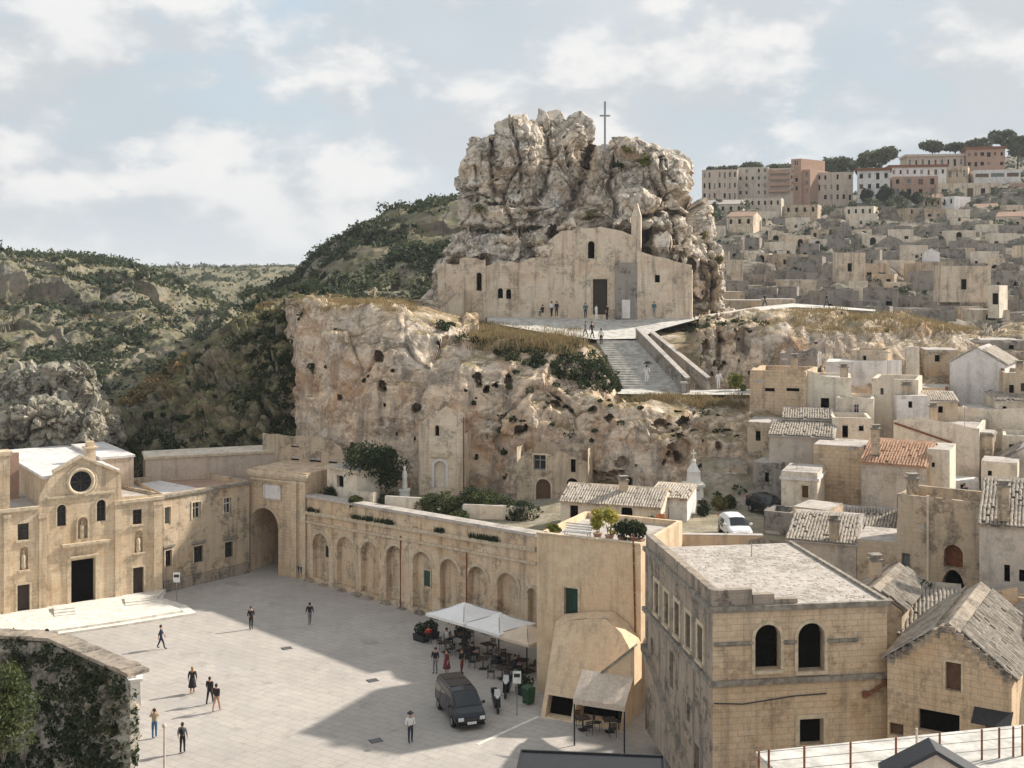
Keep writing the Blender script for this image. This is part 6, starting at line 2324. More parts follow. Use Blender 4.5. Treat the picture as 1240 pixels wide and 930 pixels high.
# ------------------------------------------------------------------ far town: apartment blocks on the ridge
def block(label, px0, px1, y0, y1, D, mat, cols, rows, dep=14, roof=None, wmat='glass', balc=False, lip=None, wh=(0.36, 0.5)):
    zb = zpx(y1, D) - 4
    fr = Fr((px0, D), (px1, D - 3), zb)
    h = zpx(y0, D) - zb
    ops = []
    u0 = 4.6
    for r in range(rows):
        for c in range(cols):
            cw, chh = fr.W / cols, (h - u0) / rows
            rw = random.Random(int(px0 * 31 + r * 7 + c * 131))
            if rw.random() < 0.12:
                continue
            ww = wh[0] * rw.uniform(0.75, 1.2)
            s0 = cw * (c + 0.5 - ww / 2)
            z0 = u0 + chh * (r + 0.28 - (0.12 if rw.random() < .2 else 0))
            ops.append(dict(s0=s0, s1=s0 + cw * ww, z0=z0, z1=u0 + chh * (r + 0.28 + wh[1] * rw.uniform(.85, 1.0)), kind=rw.choice(['dark', 'dark', 'grey', 'glass', 'wood']), sill=rw.random() < .3))
    e = building('apartment_block', label, 'building', fr, dep, h, mat, ops, rough=0.0, roofmat=roof or 'roof_stone', depth=0.35)
    if balc:
        for r in range(rows):
            m = MB()
            z0 = u0 + (h - u0) / rows * (r + 0.1)
            m.box(0.3, fr.W * 0.78, -1.3, 0.02, z0, z0 + 0.25)
            m.box(0.3, fr.W * 0.78, -1.3, -1.15, z0 + 0.25, z0 + 1.2)
            m.build('balcony', M['brick_orange'], e)
    if lip:
        m = MB()
        m.box(-0.6, fr.W + 0.6, -0.6, dep * 0.9, h + 0.04, h + 0.9)
        m.build('roof_edge', M[lip], e)
    return e


block('long pale apartment block nearest the crag on the ridge', 850, 893, 206, 246, 405, 'block_pink', 7, 3)
block('grey pale apartment block with taller facade on the ridge', 893, 930, 203, 240, 408, 'plaster_grey', 5, 4)
block('brown apartment block with stacked balconies on the ridge', 930, 964, 204, 236, 404, 'block_pink', 4, 4, balc=True)
block('narrow brown stair tower standing over the brown apartment block', 958, 970, 193, 236, 402, 'brick_orange', 1, 4)
block('short brown block with dark windows right of the stair tower', 966, 981, 206, 240, 401, 'brick_orange', 2, 3)
block('cream apartment block with rows of small windows', 981, 1033, 209, 247, 403, 'block_pink', 7, 3)
block('white apartment house with dark red roof edge', 1038, 1078, 207, 247, 396, 'plaster_white', 4, 3, lip='rust')
block('long low white house with red roof above the brick house', 1078, 1146, 203, 216, 420, 'plaster_white', 8, 1, lip='rust')
block('low orange brick house half hidden by conifers', 1080, 1136, 214, 240, 398, 'brick_orange', 4, 2)
block('pinkish apartment house below the pine trees', 1098, 1168, 190, 206, 445, 'block_pink', 9, 1, lip='block_pink')
block('terracotta apartment block with two banded floors', 1170, 1217, 181, 206, 440, 'brick_orange', 6, 2, lip='rust', wh=(0.5, 0.4))
block('white modern house with long dark window band', 1180, 1236, 206, 220, 420, 'plaster_white', 3, 1, wh=(0.8, 0.4))
block('tan house with large arched window on the ridge edge', 1136, 1214, 222, 252, 392, 'chapel_stone', 5, 1, wh=(0.4, 0.5))
block('orange house at the right edge of the ridge', 1225, 1262, 222, 250, 395, 'brick_orange', 3, 2)
block('small tan house between red roof and stone arch house', 1146, 1172, 202, 222, 425, 'tufa_old', 3, 1)
# ridge trees
for k, (px, yb, yt, r, D) in enumerate([(1065, 206, 178, 26, 440), (1016, 212, 190, 22, 440), (944, 210, 195, 20, 450), (912, 212, 196, 16, 455), (870, 212, 200, 16, 450), (1131, 194, 169, 15, 450), (1157, 192, 172, 12, 452), (1184, 190, 167, 20, 462),
                                        (1212, 190, 157, 18, 465), (1232, 200, 164, 18, 455), (1246, 210, 170, 20, 450), (890, 214, 199, 14, 452)]):
    zb = zpx(yb, D) - 2
    hh = zpx(yt, D) - zb
    q = P(px, yb, D)
    kind = ('broad umbrella pine rising over the white house with dark red roof edge', 'wide dark tree crown over the cream apartment block', 'dark tree crown beside the narrow brown stair tower', 'low dark treetop over the grey pale apartment block',
            'low dark treetop over the block nearest the crag', 'umbrella pine standing above the pinkish apartment house', 'small pine beside the terracotta apartment block', 'spreading pine over the terracotta apartment block',
            'tallest pine on the ridge behind the terracotta block', 'tall pine right of the terracotta block', 'large pine at the outer end of the ridge', 'low dark treetop between the two pale ridge blocks')[k]
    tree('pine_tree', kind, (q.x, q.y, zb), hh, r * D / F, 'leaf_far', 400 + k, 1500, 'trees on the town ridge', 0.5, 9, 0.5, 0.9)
for k, (px, yb, yt, r) in enumerate([(1050, 252, 226, 7), (1073, 250, 222, 8), (1068, 254, 232, 7), (1098, 250, 230, 7), (1108, 250, 232, 6), (1218, 250, 226, 9)]):
    D = 388
    q = P(px, yb, D)
    tree('conifer_tree', 'dark upright conifer in front of the ridge houses', (q.x, q.y, q.z - 1), (yb - yt) * D / F + 1, r * D / F, 'leaf_dark', 430 + k, 900, 'conifers in front of the ridge houses', 0.3, 8, 1.4, 0.7)

# ------------------------------------------------------------------ hillside ruins
gx, gy = pxy(gs)
flat_ = gs.reshape(-1, 3)
fx, fy = gx.ravel(), gy.ravel()
kinds = [('ruined_house', 'roofless ruined stone house with dark openings on the far hillside', 'ruin_stone', 'roofless ruins on the far hillside'),
         ('hillside_house', 'small tan stone house with flat roof on the far hillside', 'tufa_old', 'small tan houses on the far hillside'),
         ('vaulted_house', 'arched front stone house with one round doorway on the far hillside', 'chapel_stone', 'arched houses on the far hillside')]
rg_ = random.Random(77)
taken = []
cnt = 0
tries = 0
while cnt < 135 and tries < 4000:
    tries += 1
    px = rg_.uniform(862, 1265)
    py = rg_.uniform(258, 405)
    if px < 900 and py > 380:
        continue
    if any(abs(px - a) < 14 and abs(py - b) < 8 for a, b in taken):
        continue
    d = (fx - px) ** 2 + (fy - py) ** 2
    k = int(np.argmin(d))
    if d[k] > 40:
        continue
    q = flat_[k]
    if q[1] < 165 or q[1] > 372:
        continue
    taken.append((px, py))
    kn = rg_.choices([0, 1, 2], [7, 2, 2])[0]
    nm, lb, mt, grp = kinds[kn]
    pale = rg_.random() < .16
    wd = rg_.uniform(3.5, 7.5) * (0.75 + q[1] / 900)
    hh = rg_.uniform(2.2, 3.9)
    D = q[1]
    hw = wd / D * F / 2
    tw = rg_.uniform(-.45, .45) * wd
    fr = Fr((px - hw, D - tw / 2), (px + hw, D + tw / 2), float(q[2]) - 2.0)
    h = hh + 2.0
    ops = []
    nn = max(1, int(wd / 2.4))
    if kn == 2:
        ops.append(dict(s0=fr.W * .3, s1=fr.W * .3 + 1.6, z0=2.0, z1=min(4.2, h - .4), kind='dark', arch=True, name='door'))
    else:
        for c in range(nn):
            if rg_.random() < 0.75:
                s0 = fr.W * (c + 0.3) / nn
                z0 = 2.0 + rg_.uniform(0.1, 0.7)
                ops.append(dict(s0=s0, s1=s0 + rg_.uniform(0.7, 1.2), z0=z0, z1=z0 + rg_.uniform(0.8, 1.4), kind='dark'))
    num = ('no', 'one', 'two', 'three', 'four')[min(4, len(ops))]
    size = 'narrow' if wd < 4.8 else ('broad' if wd < 6.6 else 'long')
    pl_s = '' if num == 'one' else 's'
    tall = 'tall' if hh > 3.1 else 'low'
    tone = 'pale' if pale else ('grey', 'tan', 'sandy')[kn]
    lb = {0: f'{tall} {size} {tone} roofless ruin with {num} dark opening{pl_s} on the far hillside',
          1: f'{tall} {size} {tone} flat roofed house with {num} dark opening{pl_s} on the far hillside',
          2: f'{tall} {size} {tone} house with a single arched doorway on the far hillside'}[kn]
    tp = None
    if kn == 0:
        tp = [(0, h * rg_.uniform(.8, 1)), (fr.W * rg_.uniform(.2, .4), h), (fr.W * rg_.uniform(.5, .8), h * rg_.uniform(.75, .95)), (fr.W, h * rg_.uniform(.7, 1))]
    building(nm, lb, 'house', fr, rg_.uniform(4, 7), h, 'plaster_pale' if pale else mt, ops, top=tp, rough=0.12 if kn == 0 else 0.04, group=grp, roofmat='ruin_stone' if kn == 0 else 'roof_stone', parapet=h * 0.38 if kn == 0 else 0.0, depth=0.6)
    cnt += 1
for lb, px0, px1, y0, y1, D, mt in (('small cream cube house low on the far hillside', 1196, 1210, 346, 370, 190, 'plaster_pale'), ('white gabled cottage halfway up the far hillside', 1118, 1138, 306, 330, 262, 'plaster_white'),
                                    ('pale long house with small windows low on the far hillside', 1140, 1200, 322, 352, 205, 'chapel_stone'), ('cream arched cottage in the middle of the far hillside', 1012, 1048, 306, 330, 255, 'chapel_stone')):
    fr = Fr((px0, D), (px1, D - 1), zpx(y1, D) - 2)
    building('hillside_house', lb, 'house', fr, 6, fr.z((px0 + px1) / 2, y0), mt, [dict(s0=fr.W * .4, s1=fr.W * .4 + 0.9, z0=2.2, z1=4.0, kind='dark')], roof='gable_y' if 'gabled' in lb else 'flat', ridge=0.9, rough=0.03)
# ------------------------------------------------------------------ plants in the terrace garden and the town
q = P(455, 600, 104)
tree('garden_tree', 'dark spreading evergreen tree on the terrace below the cliff', (q.x, q.y, 6.9), 5.5, 2.7, 'leaf_dark', 501, 7000, None, 0.22, 15, 0.85, 0.13)
sh = [(520, 618, 97.5, 1.3, 1.5, 'leaf_mid', 'round leafy shrub at the left end of the terrace planting'), (545, 616, 97, 1.5, 1.7, 'leaf_mid', 'bushy green shrub in the middle of the terrace planting'),
      (568, 612, 98, 1.6, 2.0, 'leaf_dark', 'tall dark shrub in the terrace planting beside the rubble wall'), (590, 614, 97, 1.7, 2.1, 'leaf_mid', 'large green shrub on the terrace above the blind arches'),
      (612, 616, 96, 1.5, 1.7, 'leaf_dark', 'dark shrub toward the cave house on the terrace'), (632, 622, 94, 1.4, 1.6, 'leaf_dark', 'dark shrub at the right end of the terrace planting'),
      (500, 612, 99, 0.9, 1.0, 'leaf_dark', 'low shrub beside the white garden statue'), (556, 624, 94.5, 1.0, 0.9, 'leaf_mid', 'low shrub spilling toward the arcade coping'), (470, 606, 101, 1.1, 1.3, 'leaf_dark', 'low dark shrub under the spreading garden tree'),
      (404, 600, 104, 1.2, 1.2, 'leaf_dark', 'dark shrub beside the little garden shed'), (430, 610, 100, 0.8, 1.0, 'leaf_mid', 'small shrub by the garden wall stub'), (380, 596, 105.5, 0.9, 1.0, 'leaf_dark', 'dark shrub on top of the arcade next to the gatehouse')]
for k, (px, py, D, r, hh, mt, lb) in enumerate(sh):
    q = P(px, py, D)
    shrub('garden_shrub', lb, (q.x, q.y, 7.0), r, hh, mt, 1500, 520 + k, size=0.11, lobes=8)
# roof garden on the tan house
frT, hT_ = TAN
def on_roof(px, dy):
    s0 = frT.s(px)
    nrm = Vector((-frT.u.y, frT.u.x))
    v = frT.o + frT.u * s0 + nrm * dy
    return (v.x, v.y, frT.zb + hT_ - 0.36)
for k, (px, dy, r, hh, mt, lb) in enumerate([(712, 1.6, 0.75, 1.7, 'leaf_yellow', 'yellow green potted bush on the tan house roof'), (728, 1.4, 0.85, 1.9, 'leaf_yellow', 'taller yellow bush beside the dark roof shrubs'),
                                             (745, 1.2, 0.7, 1.1, 'leaf_dark', 'dark potted shrub next to the yellow bush'), (757, 1.3, 0.75, 1.2, 'leaf_dark', 'dark potted shrub in the middle of the roof corner'),
                                             (768, 1.1, 0.7, 1.3, 'leaf_dark', 'dark potted shrub at the roof corner'), (664, 0.9, 0.5, 0.5, 'leaf_bright', 'low light green plant in the roof trough')]):
    loc = on_roof(px, dy)
    shrub('potted_shrub', lb, (loc[0], loc[1], loc[2] + 0.3), r, hh, mt, 900, 560 + k, size=0.09, lobes=7)
    pt = empty('plant_pot', loc, 0, 'terracotta pot holding the ' + lb.split(' ', 1)[1] if False else 'clay pot under the ' + lb, 'pot')
    m = MB()
    m.lathe([(.2, 0), (.28, .38), (.31, .38), (.31, .45), (.27, .45)], 12)
    m.build('body', M['brick_orange'], pt)
    m = MB()
    m.lathe([(.26, .40), (.2, .43), (.01, .44)], 10)
    m.build('soil', M['earth'], pt)
loc = on_roof(690, 1.2)
e = empty('roof_bench', loc, frT.rz, 'white metal bench on the roof of the tan house', 'bench')
m = MB()
m.box(-.9, .9, -.25, .25, .42, .48)
m.build('seat', M['frame_white'], e)
m = MB()
for k in range(3):
    m.box(-.9, .9, .24, .29, .55 + k * .16, .65 + k * .16)
m.build('backrest', M['frame_white'], e)
for x in (-.8, .8):
    for y in (-.2, .22):
        m = MB()
        m.box(x - .03, x + .03, y - .03, y + .03, 0, .42)
        m.build('leg', M['frame_white'], e)
# other plants
for k, (px, py, D, r, hh, mt, lb, z) in enumerate([
    (800, 645, 82.5, 0.8, 1.6, 'leaf_orange', 'rust orange bush at the end of the lane wall', 8.5), (796, 652, 81.8, 0.7, 1.1, 'leaf_yellow', 'yellow bush at the corner of the lane wall', 8.5), (788, 640, 84, .8, 1.2, 'leaf_dark', 'dark bush between tan house and lane wall', 8.4),
    (1166, 636, 76, 1.1, 1.8, 'leaf_dark', 'dark bush growing below the white patio', None), (1180, 652, 72, 0.9, 2.2, 'leaf_dark', 'dark bush against the gable of the plastered house', None), (1132, 622, 80, .8, 1.4, 'leaf_dark', 'dark bush beside the tall narrow cream wall', None),
    (1112, 726, 65, 1.4, 2.0, 'leaf_dark', 'large dark bush in the yard by the pointed doorway', None), (1096, 716, 67, .9, 1.5, 'leaf_dark', 'smaller dark bush at the left of the yard by the pointed doorway', None), (1140, 730, 64.5, 1.2, 1.6, 'leaf_dark', 'spreading dark bush under the pointed doorway', None),
    (872, 622, 92, 0.9, 1.0, 'grass_olive', 'olive hedge bush behind the parked white car', 8.5), (884, 620, 92.5, 0.8, 0.9, 'leaf_mid', 'green hedge bush before the dark green door', 8.5), (852, 634, 90, .7, .9, 'leaf_dark', 'dark bush at the foot of the wayside monument', 8.4),
    (893, 466, 114.5, 1.0, 2.6, 'leaf_bright', 'light green young tree on the landing right of the stairs', None), (1230, 590, 84, .8, 1.2, 'leaf_dark', 'dark bush by the small tiled roof', None)]):
    q = P(px, py, D)
    zz = z if z is not None else q.z - hh * .5
    shrub('town_bush', lb, (q.x, q.y, zz), r, hh, mt, 1200, 600 + k, size=0.1, lobes=8)

# ------------------------------------------------------------------ people
SK = 'skin top bottom shoe'.split()


def skeleton(pose):
    V, E, L = [], [], []

    def v(p, r, lab, par=None):
        V.append((Vector(p), r, lab))
        if par is not None:
            E.append((par, len(V) - 1))
        return len(V) - 1
    sit = pose == 'sit'
    pz = 0.52 if sit else 0.94
    pel = v((0, 0, pz), .145, 'bottom')
    sp = v((0, .0, pz + .2), .14, 'top', pel)
    ch = v((0, -.01, pz + .40), .165, 'top', sp)
    nk = v((0, 0, pz + .545), .055, 'skin', ch)
    hd = v((0, -.015, pz + .64), .082, 'skin', nk)
    ht = v((0, -.01, pz + .735), .078, 'skin', hd)
    st = {'walk': (0.26, -0.22), 'stand': (0.03, -0.02), 'photo': (.05, -.04), 'sit': (0, 0)}[pose]
    for sx, sw in ((-1, st[0]), (1, st[1])):
        hip = v((.085 * sx, 0, pz - .05), .10, 'bottom', pel)
        if sit:
            kn = v((.11 * sx, -.43, .50), .06, 'bottom', hip)
            an = v((.11 * sx, -.42, .1), .042, 'bottom', kn)
        else:
            kn = v((.095 * sx, -sw * .6 - .02, .51), .07, 'bottom', hip)
            an = v((.095 * sx, -sw + (.06 if sw < 0 else 0), .10 + (.04 if sw < -.1 else 0)), .052, 'bottom', kn)
        a = V[an][0]
        v((a.x, a.y - .17, max(.035, a.z - .06)), .034, 'shoe', an)
        sh = v((.19 * sx, 0, pz + .45), .075, 'top', ch)
        if pose == 'photo':
            el = v((.25 * sx, -.16, pz + .27), .055, 'top', sh)
            wr = v((.1 * sx, -.32, pz + .55), .03, 'skin', el)
            dirn = Vector((-.3 * sx, -.2, 1))
        elif sit:
            el = v((.24 * sx, -.06, pz + .2), .055, 'top', sh)
            wr = v((.15 * sx, -.3, pz + .18), .03, 'skin', el)
            dirn = Vector((-.2 * sx, -1, 0))
        else:
            k = -sw * .8 if pose == 'walk' else 0.0
            el = v((.245 * sx, .02 - k * .5, pz + .19), .055, 'top', sh)
            wr = v((.26 * sx, -.06 - k * 1.0, pz - .04), .03, 'skin', el)
            dirn = Vector((0, -.15, -1))
        dirn.normalize()
        w = V[wr][0]
        pm = v(w + dirn * .07, .034, 'skin', wr)
        side = dirn.cross(Vector((sx, 0, 0.2))).normalized()
        for q in range(4):
            b = w + dirn * .10 + side * (.018 * (q - 1.5))
            f1 = v(b, .011, 'skin', pm)
            f2 = v(b + dirn * (.04 + .008 * (q in (1, 2))) + Vector((-.012 * sx, -.008, 0)), .009, 'skin', f1)
        t1 = v(w + dirn * .045 + side * .045, .012, 'skin', pm)
        v(w + dirn * .09 + side * .06, .010, 'skin', t1)
    return V, E


def body_mesh(pose):
    V, E = skeleton(pose)
    me = bpy.data.meshes.new('body_' + pose)
    me.from_pydata([v[0] for v in V], E, [])
    o = bpy.data.objects.new('tmp', me)
    C.objects.link(o)
    o.modifiers.new('skin', 'SKIN')
    if not me.skin_vertices:
        bm = bmesh.new()
        bm.from_mesh(me)
        bm.verts.layers.skin.verify()
        bm.to_mesh(me)
        bm.free()
    for i, sv in enumerate(me.skin_vertices[0].data):
        r = V[i][1]
        sv.radius = (r, r * (.72 if V[i][2] == 'top' and r > .1 else 1.0))
        sv.use_root = (i == 0)
    ss = o.modifiers.new('s', 'SUBSURF')
    ss.levels = 1
    m2 = bpy.data.meshes.new_from_object(o.evaluated_get(bpy.context.evaluated_depsgraph_get()))
    bpy.data.objects.remove(o)
    pts, lab = [], []
    for i, (p, r, l) in enumerate(V):
        pts.append(p)
        lab.append(l)
    for a, b in E:
        for t in (.25, .5, .75):
            pts.append(V[a][0].lerp(V[b][0], t))
            lab.append(V[b][2] if t > .3 else V[a][2])
    pts = np.array(pts)
    for pl_ in m2.polygons:
        d = ((pts - np.array(pl_.center)) ** 2).sum(1)
        pl_.material_index = SK.index(lab[int(np.argmin(d))])
        pl_.use_smooth = True
    for _ in range(4):
        m2.materials.append(M['skin'])
    hz = (0.52 if pose == 'sit' else 0.94)
    return m2, hz


BODY = {k: body_mesh(k) for k in ('walk', 'stand', 'photo', 'sit')}


def hair_mesh(hz, long):
    m = MB()
    c = (0, .012, hz + .70)
    m.ball(c, (.098, .112, .115), 10, 8)
    m.v = [(x, y if not (y < -.06 and z < hz + .73) else -.055, z if z > hz + .62 or long else hz + .62) for x, y, z in m.v]
    if long:
        m.ball((0, .07, hz + .58), (.085, .05, .16), 8, 6)
    return m.mesh('hair', True)


HAIR = {(k, lg): hair_mesh(BODY[k][1], lg) for k in BODY for lg in (False, True)}


def face_mesh(hz):
    m = MB()
    z = hz + .685
    for x in (-.03, .03):
        m.ball((x, -.095, z), (.011, .006, .007), 6, 4)
        m.ball((x * 2.75, .0, z - .01), (.012, .022, .032), 6, 4, 1)
    m.ball((0, -.105, z - .03), (.012, .016, .022), 6, 4, 1)
    m.ball((0, -.093, z - .065), (.022, .006, .006), 6, 4, 2)
    return m.mesh('face', True)


FACE = {}
for k in BODY:
    FACE[k] = face_mesh(BODY[k][1])
    for mm in ('hair_dark', 'skin', 'cloth_maroon'):
        FACE[k].materials.append(M[mm])


def person(label, loc, face_deg, pose='stand', top='cloth_black', bottom='cloth_black', hair='hair_dark', long=False, skirt=None, hat=None, scale=1.0, bag=None, arms=None):
    e = empty('person', loc, R(face_deg), label, 'person')
    e.scale = (scale,) * 3
    me = BODY[pose][0].copy()
    for i, mt in enumerate(('skin', top, bottom, 'cloth_black')):
        me.materials[i] = M[mt]
    obj('body', me, None, e)
    h = HAIR[(pose, long)].copy()
    obj('hair', h, M[hair], e)
    obj('face', FACE[pose], None, e)
    hz = BODY[pose][1]
    if skirt:
        m = MB()
        m.lathe([(.15, hz + .12), (.19, hz - .05), (.24, hz - .35), (.27, hz - .5), (.25, hz - .5), (.12, hz + .1)], 14)
        m.build('skirt', M[skirt], e, smooth=True)
    if hat:
        m = MB()
        m.lathe([(.2, hz + .74), (.2, hz + .755), (.11, hz + .76), (.10, hz + .85), (.02, hz + .87)], 12)
        m.build('hat', M[hat], e, smooth=True)
    if bag:
        m = MB()
        m.ball((0, .2, hz + .34), (.15, .1, .2), 10, 7)
        m.build('backpack', M[bag], e, smooth=True)
    return e


PPL = [
    ('person in dark clothes striding across the sunny square', 195, 786, 100, 'walk', 'cloth_navy', 'cloth_navy', {}),
    ('person in dark clothes standing alone in the shaded part near the church', 304, 762, 30, 'stand', 'cloth_black', 'cloth_black', {}),
    ('person in dark top walking in the shaded square near the arcade', 375, 757, 200, 'walk', 'cloth_black', 'cloth_grey', {}),
    ('blond woman in a black skirt with long hair', 233, 840, 190, 'stand', 'cloth_black', 'skin', dict(hair='hair_blond', long=True, skirt='cloth_black')),
    ('person all in black walking beside someone with bare legs', 254, 853, 170, 'walk', 'cloth_black', 'cloth_black', {}),
    ('person in black top and bare legs walking beside someone in black', 262, 862, 165, 'walk', 'cloth_black', 'skin', dict(skirt=None)),
    ('person in blue shorts lifting a camera', 187, 894, 200, 'photo', 'cloth_tan', 'cloth_blue', {}),
    ('person in grey black clothes with a dark backpack', 221, 912, 180, 'stand', 'cloth_grey', 'cloth_black', dict(bag='cloth_black')),
    ('person in white shirt and dark shorts with a dark cap near the van', 497, 899, 15, 'stand', 'cloth_white', 'cloth_navy', dict(hat='cloth_black')),
    ('person in black standing left of the group near the parasols', 527, 815, 340, 'stand', 'cloth_black', 'cloth_grey', {}),
    ('person in maroon top with bare legs in the group near the parasols', 541, 817, 300, 'stand', 'cloth_maroon', 'skin', dict(skirt='cloth_maroon')),
    ('person in dark red and black standing right of the group near the parasols', 559, 816, 60, 'stand', 'cloth_black', 'cloth_maroon', {}),
]
for lb, px, py, fd, pose, tp, bt, kw in PPL:
    person(lb, G(px, py), fd, pose, tp, bt, **kw)


def fc_z(px, D):
    """height of the chapel forecourt"""
    k = np.argmin((620 + gc[..., 0] / gc[..., 1] * F - px) ** 2 * 0.02 + (gc[..., 1] - D) ** 2)
    return float(gc.reshape(-1, 3)[k, 2])


UP = [
    ('person in black sitting at the left of the chapel forecourt', 657, 383.5, 133, 'sit', 'cloth_black', 'cloth_black', {}),
    ('person in white and black left of the chapel door', 668, 384, 133, 'stand', 'cloth_white', 'cloth_black', {}),
    ('person in dark clothes close beside the white topped visitor', 674, 384, 133, 'stand', 'cloth_black', 'cloth_navy', {}),
    ('person in teal standing just left of the chapel door', 709, 386, 131, 'stand', 'cloth_teal', 'cloth_navy', {}),
    ('person in white in front of the chapel door', 722, 388, 130, 'stand', 'cloth_white', 'cloth_white', {}),
    ('person in black just right of the chapel door', 735, 388, 130, 'stand', 'cloth_black', 'cloth_black', {}),
    ('person in teal top by the right chapel wing', 792, 384.5, 132.4, 'stand', 'cloth_teal', 'cloth_grey', {}),
    ('person in grey arriving at the top of the stairs', 709, 409.5, 124.2, 'walk', 'cloth_grey', 'cloth_grey', {}),
    ('person in black at the top of the stairs', 717, 410, 124, 'walk', 'cloth_black', 'cloth_black', {}),
]
for lb, px, py, D, pose, tp, bt, kw in UP:
    q = P(px, py, D)
    person(lb, (q.x, q.y, q.z + .06), rnd.uniform(0, 360), pose, tp, bt, **kw)
for lb, px, k, tp, bt, kw in (('person in white top with dark shorts on the upper steps', 728, 19, 'cloth_white', 'cloth_black', {}), ('person in white under a black umbrella on the lower steps', 783, 3, 'cloth_white', 'cloth_white', dict(umb=True))):
    D = 113.2 + 10.3 * (k + .5) / NS
    um = kw.pop('umb', False)
    z = 15.45 + 4.45 * (k + 1) / NS + .012
    loc = ((px - 620) / F * D, D, z)
    e = person(lb, loc, 180, 'stand', tp, bt, **kw)
    if um:
        e2 = empty('umbrella', (loc[0] + .18, loc[1] - .1, z + 1.0), 0, 'black umbrella held by the person on the lower steps', 'umbrella')
        m = MB()
        m.lathe([(.02, 1.15), (.25, 1.1), (.5, .9), (.52, .88), (.48, .89), (.24, 1.06), (.01, 1.1)], 12)
        m.build('canopy', M['cloth_black'], e2, smooth=True)
        m = MB()
        m.tube((0, 0, -.1), (0, 0, 1.14), .012, n=5)
        m.build('shaft', M['metal_dark'], e2)
for lb, px, py, D, tp in (('person in white on the landing right of the stairs', 870, 474.5, 114.5, 'cloth_white'),):
    q = P(px, py, D)
    person(lb, (q.x, q.y, q.z + .25), 180, 'stand', tp, tp)
for lb, px, py, D in (('dark clad visitor walking on the hilltop path toward the town', 926, 374.0, 146.5), ('dark clad visitor standing where the hilltop path bends', 1001, 373.5, 151)):
    q = P(px, py, D)
    person(lb, (q.x, q.y, q.z + .12), 100, 'walk', 'cloth_black', 'cloth_navy', scale=1.05)
q = P(1168, 597, 92.5)
person('person in navy before the bright white patio wall', (q.x, q.y, 8.75), 0, 'stand', 'cloth_navy', 'cloth_grey')

# ------------------------------------------------------------------ parasols, tables, chairs
def parasol(label, px, py, zap, sz, mat, rz):
    q = G(px, py, zap)
    e = empty('parasol', (q.x, q.y, 0), rz, label, 'parasol')
    h2 = sz / 2
    ze = zap - sz * 0.2
    m = MB()
    nn = 6
    for k in range(4):
        a = Matrix.Rotation(k * math.pi / 2, 3, 'Z')
        rows = []
        for i in range(nn + 1):
            t = i / nn
            row = []
            for j in range(nn + 1):
                u = -1 + 2 * j / nn
                sag = -0.07 * math.sin(math.pi * t) - 0.05 * (1 - abs(u)) * t
                row.append(a @ Vector((h2 * t * u, -h2 * t, zap + (ze - zap) * t + sag)))
            rows.append(row)
        vs = [p_ for r_ in rows for p_ in r_]
        m.add(vs, [(i * (nn + 1) + j, i * (nn + 1) + j + 1, (i + 1) * (nn + 1) + j + 1, (i + 1) * (nn + 1) + j) for i in range(nn) for j in range(nn)])
    m.build('canopy', M[mat], e, smooth=False)
    m = MB()
    for k in range(4):
        a = Matrix.Rotation(k * math.pi / 2, 3, 'Z')
        m.add([a @ Vector((-h2, -h2 + .004, ze)), a @ Vector((h2, -h2 + .004, ze)), a @ Vector((h2, -h2 + .004, ze - .18)), a @ Vector((-h2, -h2 + .004, ze - .18))], [(0, 1, 2, 3)])
    m.build('valance', M[mat], e, recalc=False)
    m = MB()
    m.tube((0, 0, 0), (0, 0, zap - .03), .05, n=8)
    m.build('pole', M['metal_dark'], e)
    for k in range(4):
        m = MB()
        a = math.pi / 4 + k * math.pi / 2
        m.tube((0, 0, zap - .06), (h2 * 1.41 * math.cos(a), h2 * 1.41 * math.sin(a), ze - .03), .018, n=5)
        m.build('rib', M['metal_dark'], e)
    m = MB()
    m.box(-.4, .4, -.4, .4, 0.0, .1)
    m.build('base', M['metal_dark'], e)
    return e


rzp = ARC.rz
parasol('white square parasol at the arcade end of the cafe', 562, 729, 3.5, 3.9, 'canvas_white', rzp)
parasol('white square parasol in the middle of the cafe', 604, 742, 3.4, 3.7, 'canvas_white', rzp)
parasol('beige square parasol beside the tan annex', 638, 756, 3.2, 3.3, 'canvas_beige', rzp)


def table(loc, rz, label):
    e = empty('cafe_table', loc, rz, label, 'table', 'cafe tables on the square')
    m = MB()
    m.box(-.38, .38, -.38, .38, .71, .75)
    m.build('table_top', M['wood_dark'], e)
    m = MB()
    m.tube((0, 0, .03), (0, 0, .71), .035, n=8)
    m.build('leg', M['metal_dark'], e)
    m = MB()
    m.box(-.26, .26, -.26, .26, 0, .03)
    m.build('base', M['metal_dark'], e)
    return e


def chair(loc, rz, label):
    e = empty('cafe_chair', loc, rz, label, 'chair', 'cafe chairs on the square')
    m = MB()
    m.box(-.21, .21, -.21, .21, .43, .47)
    m.build('seat', M['metal_dark'], e)
    m = MB()
    for k in range(3):
        m.box(-.2, .2, .19, .22, .56 + k * .11, .63 + k * .11)
    m.build('backrest', M['metal_dark'], e)
    for x in (-.19, .19):
        for y in (-.19, .2):
            m = MB()
            m.tube((x, y, 0), (x, y, .43 if y < 0 else .88), .016, n=5)
            m.build('leg', M['metal_dark'], e)
    return e


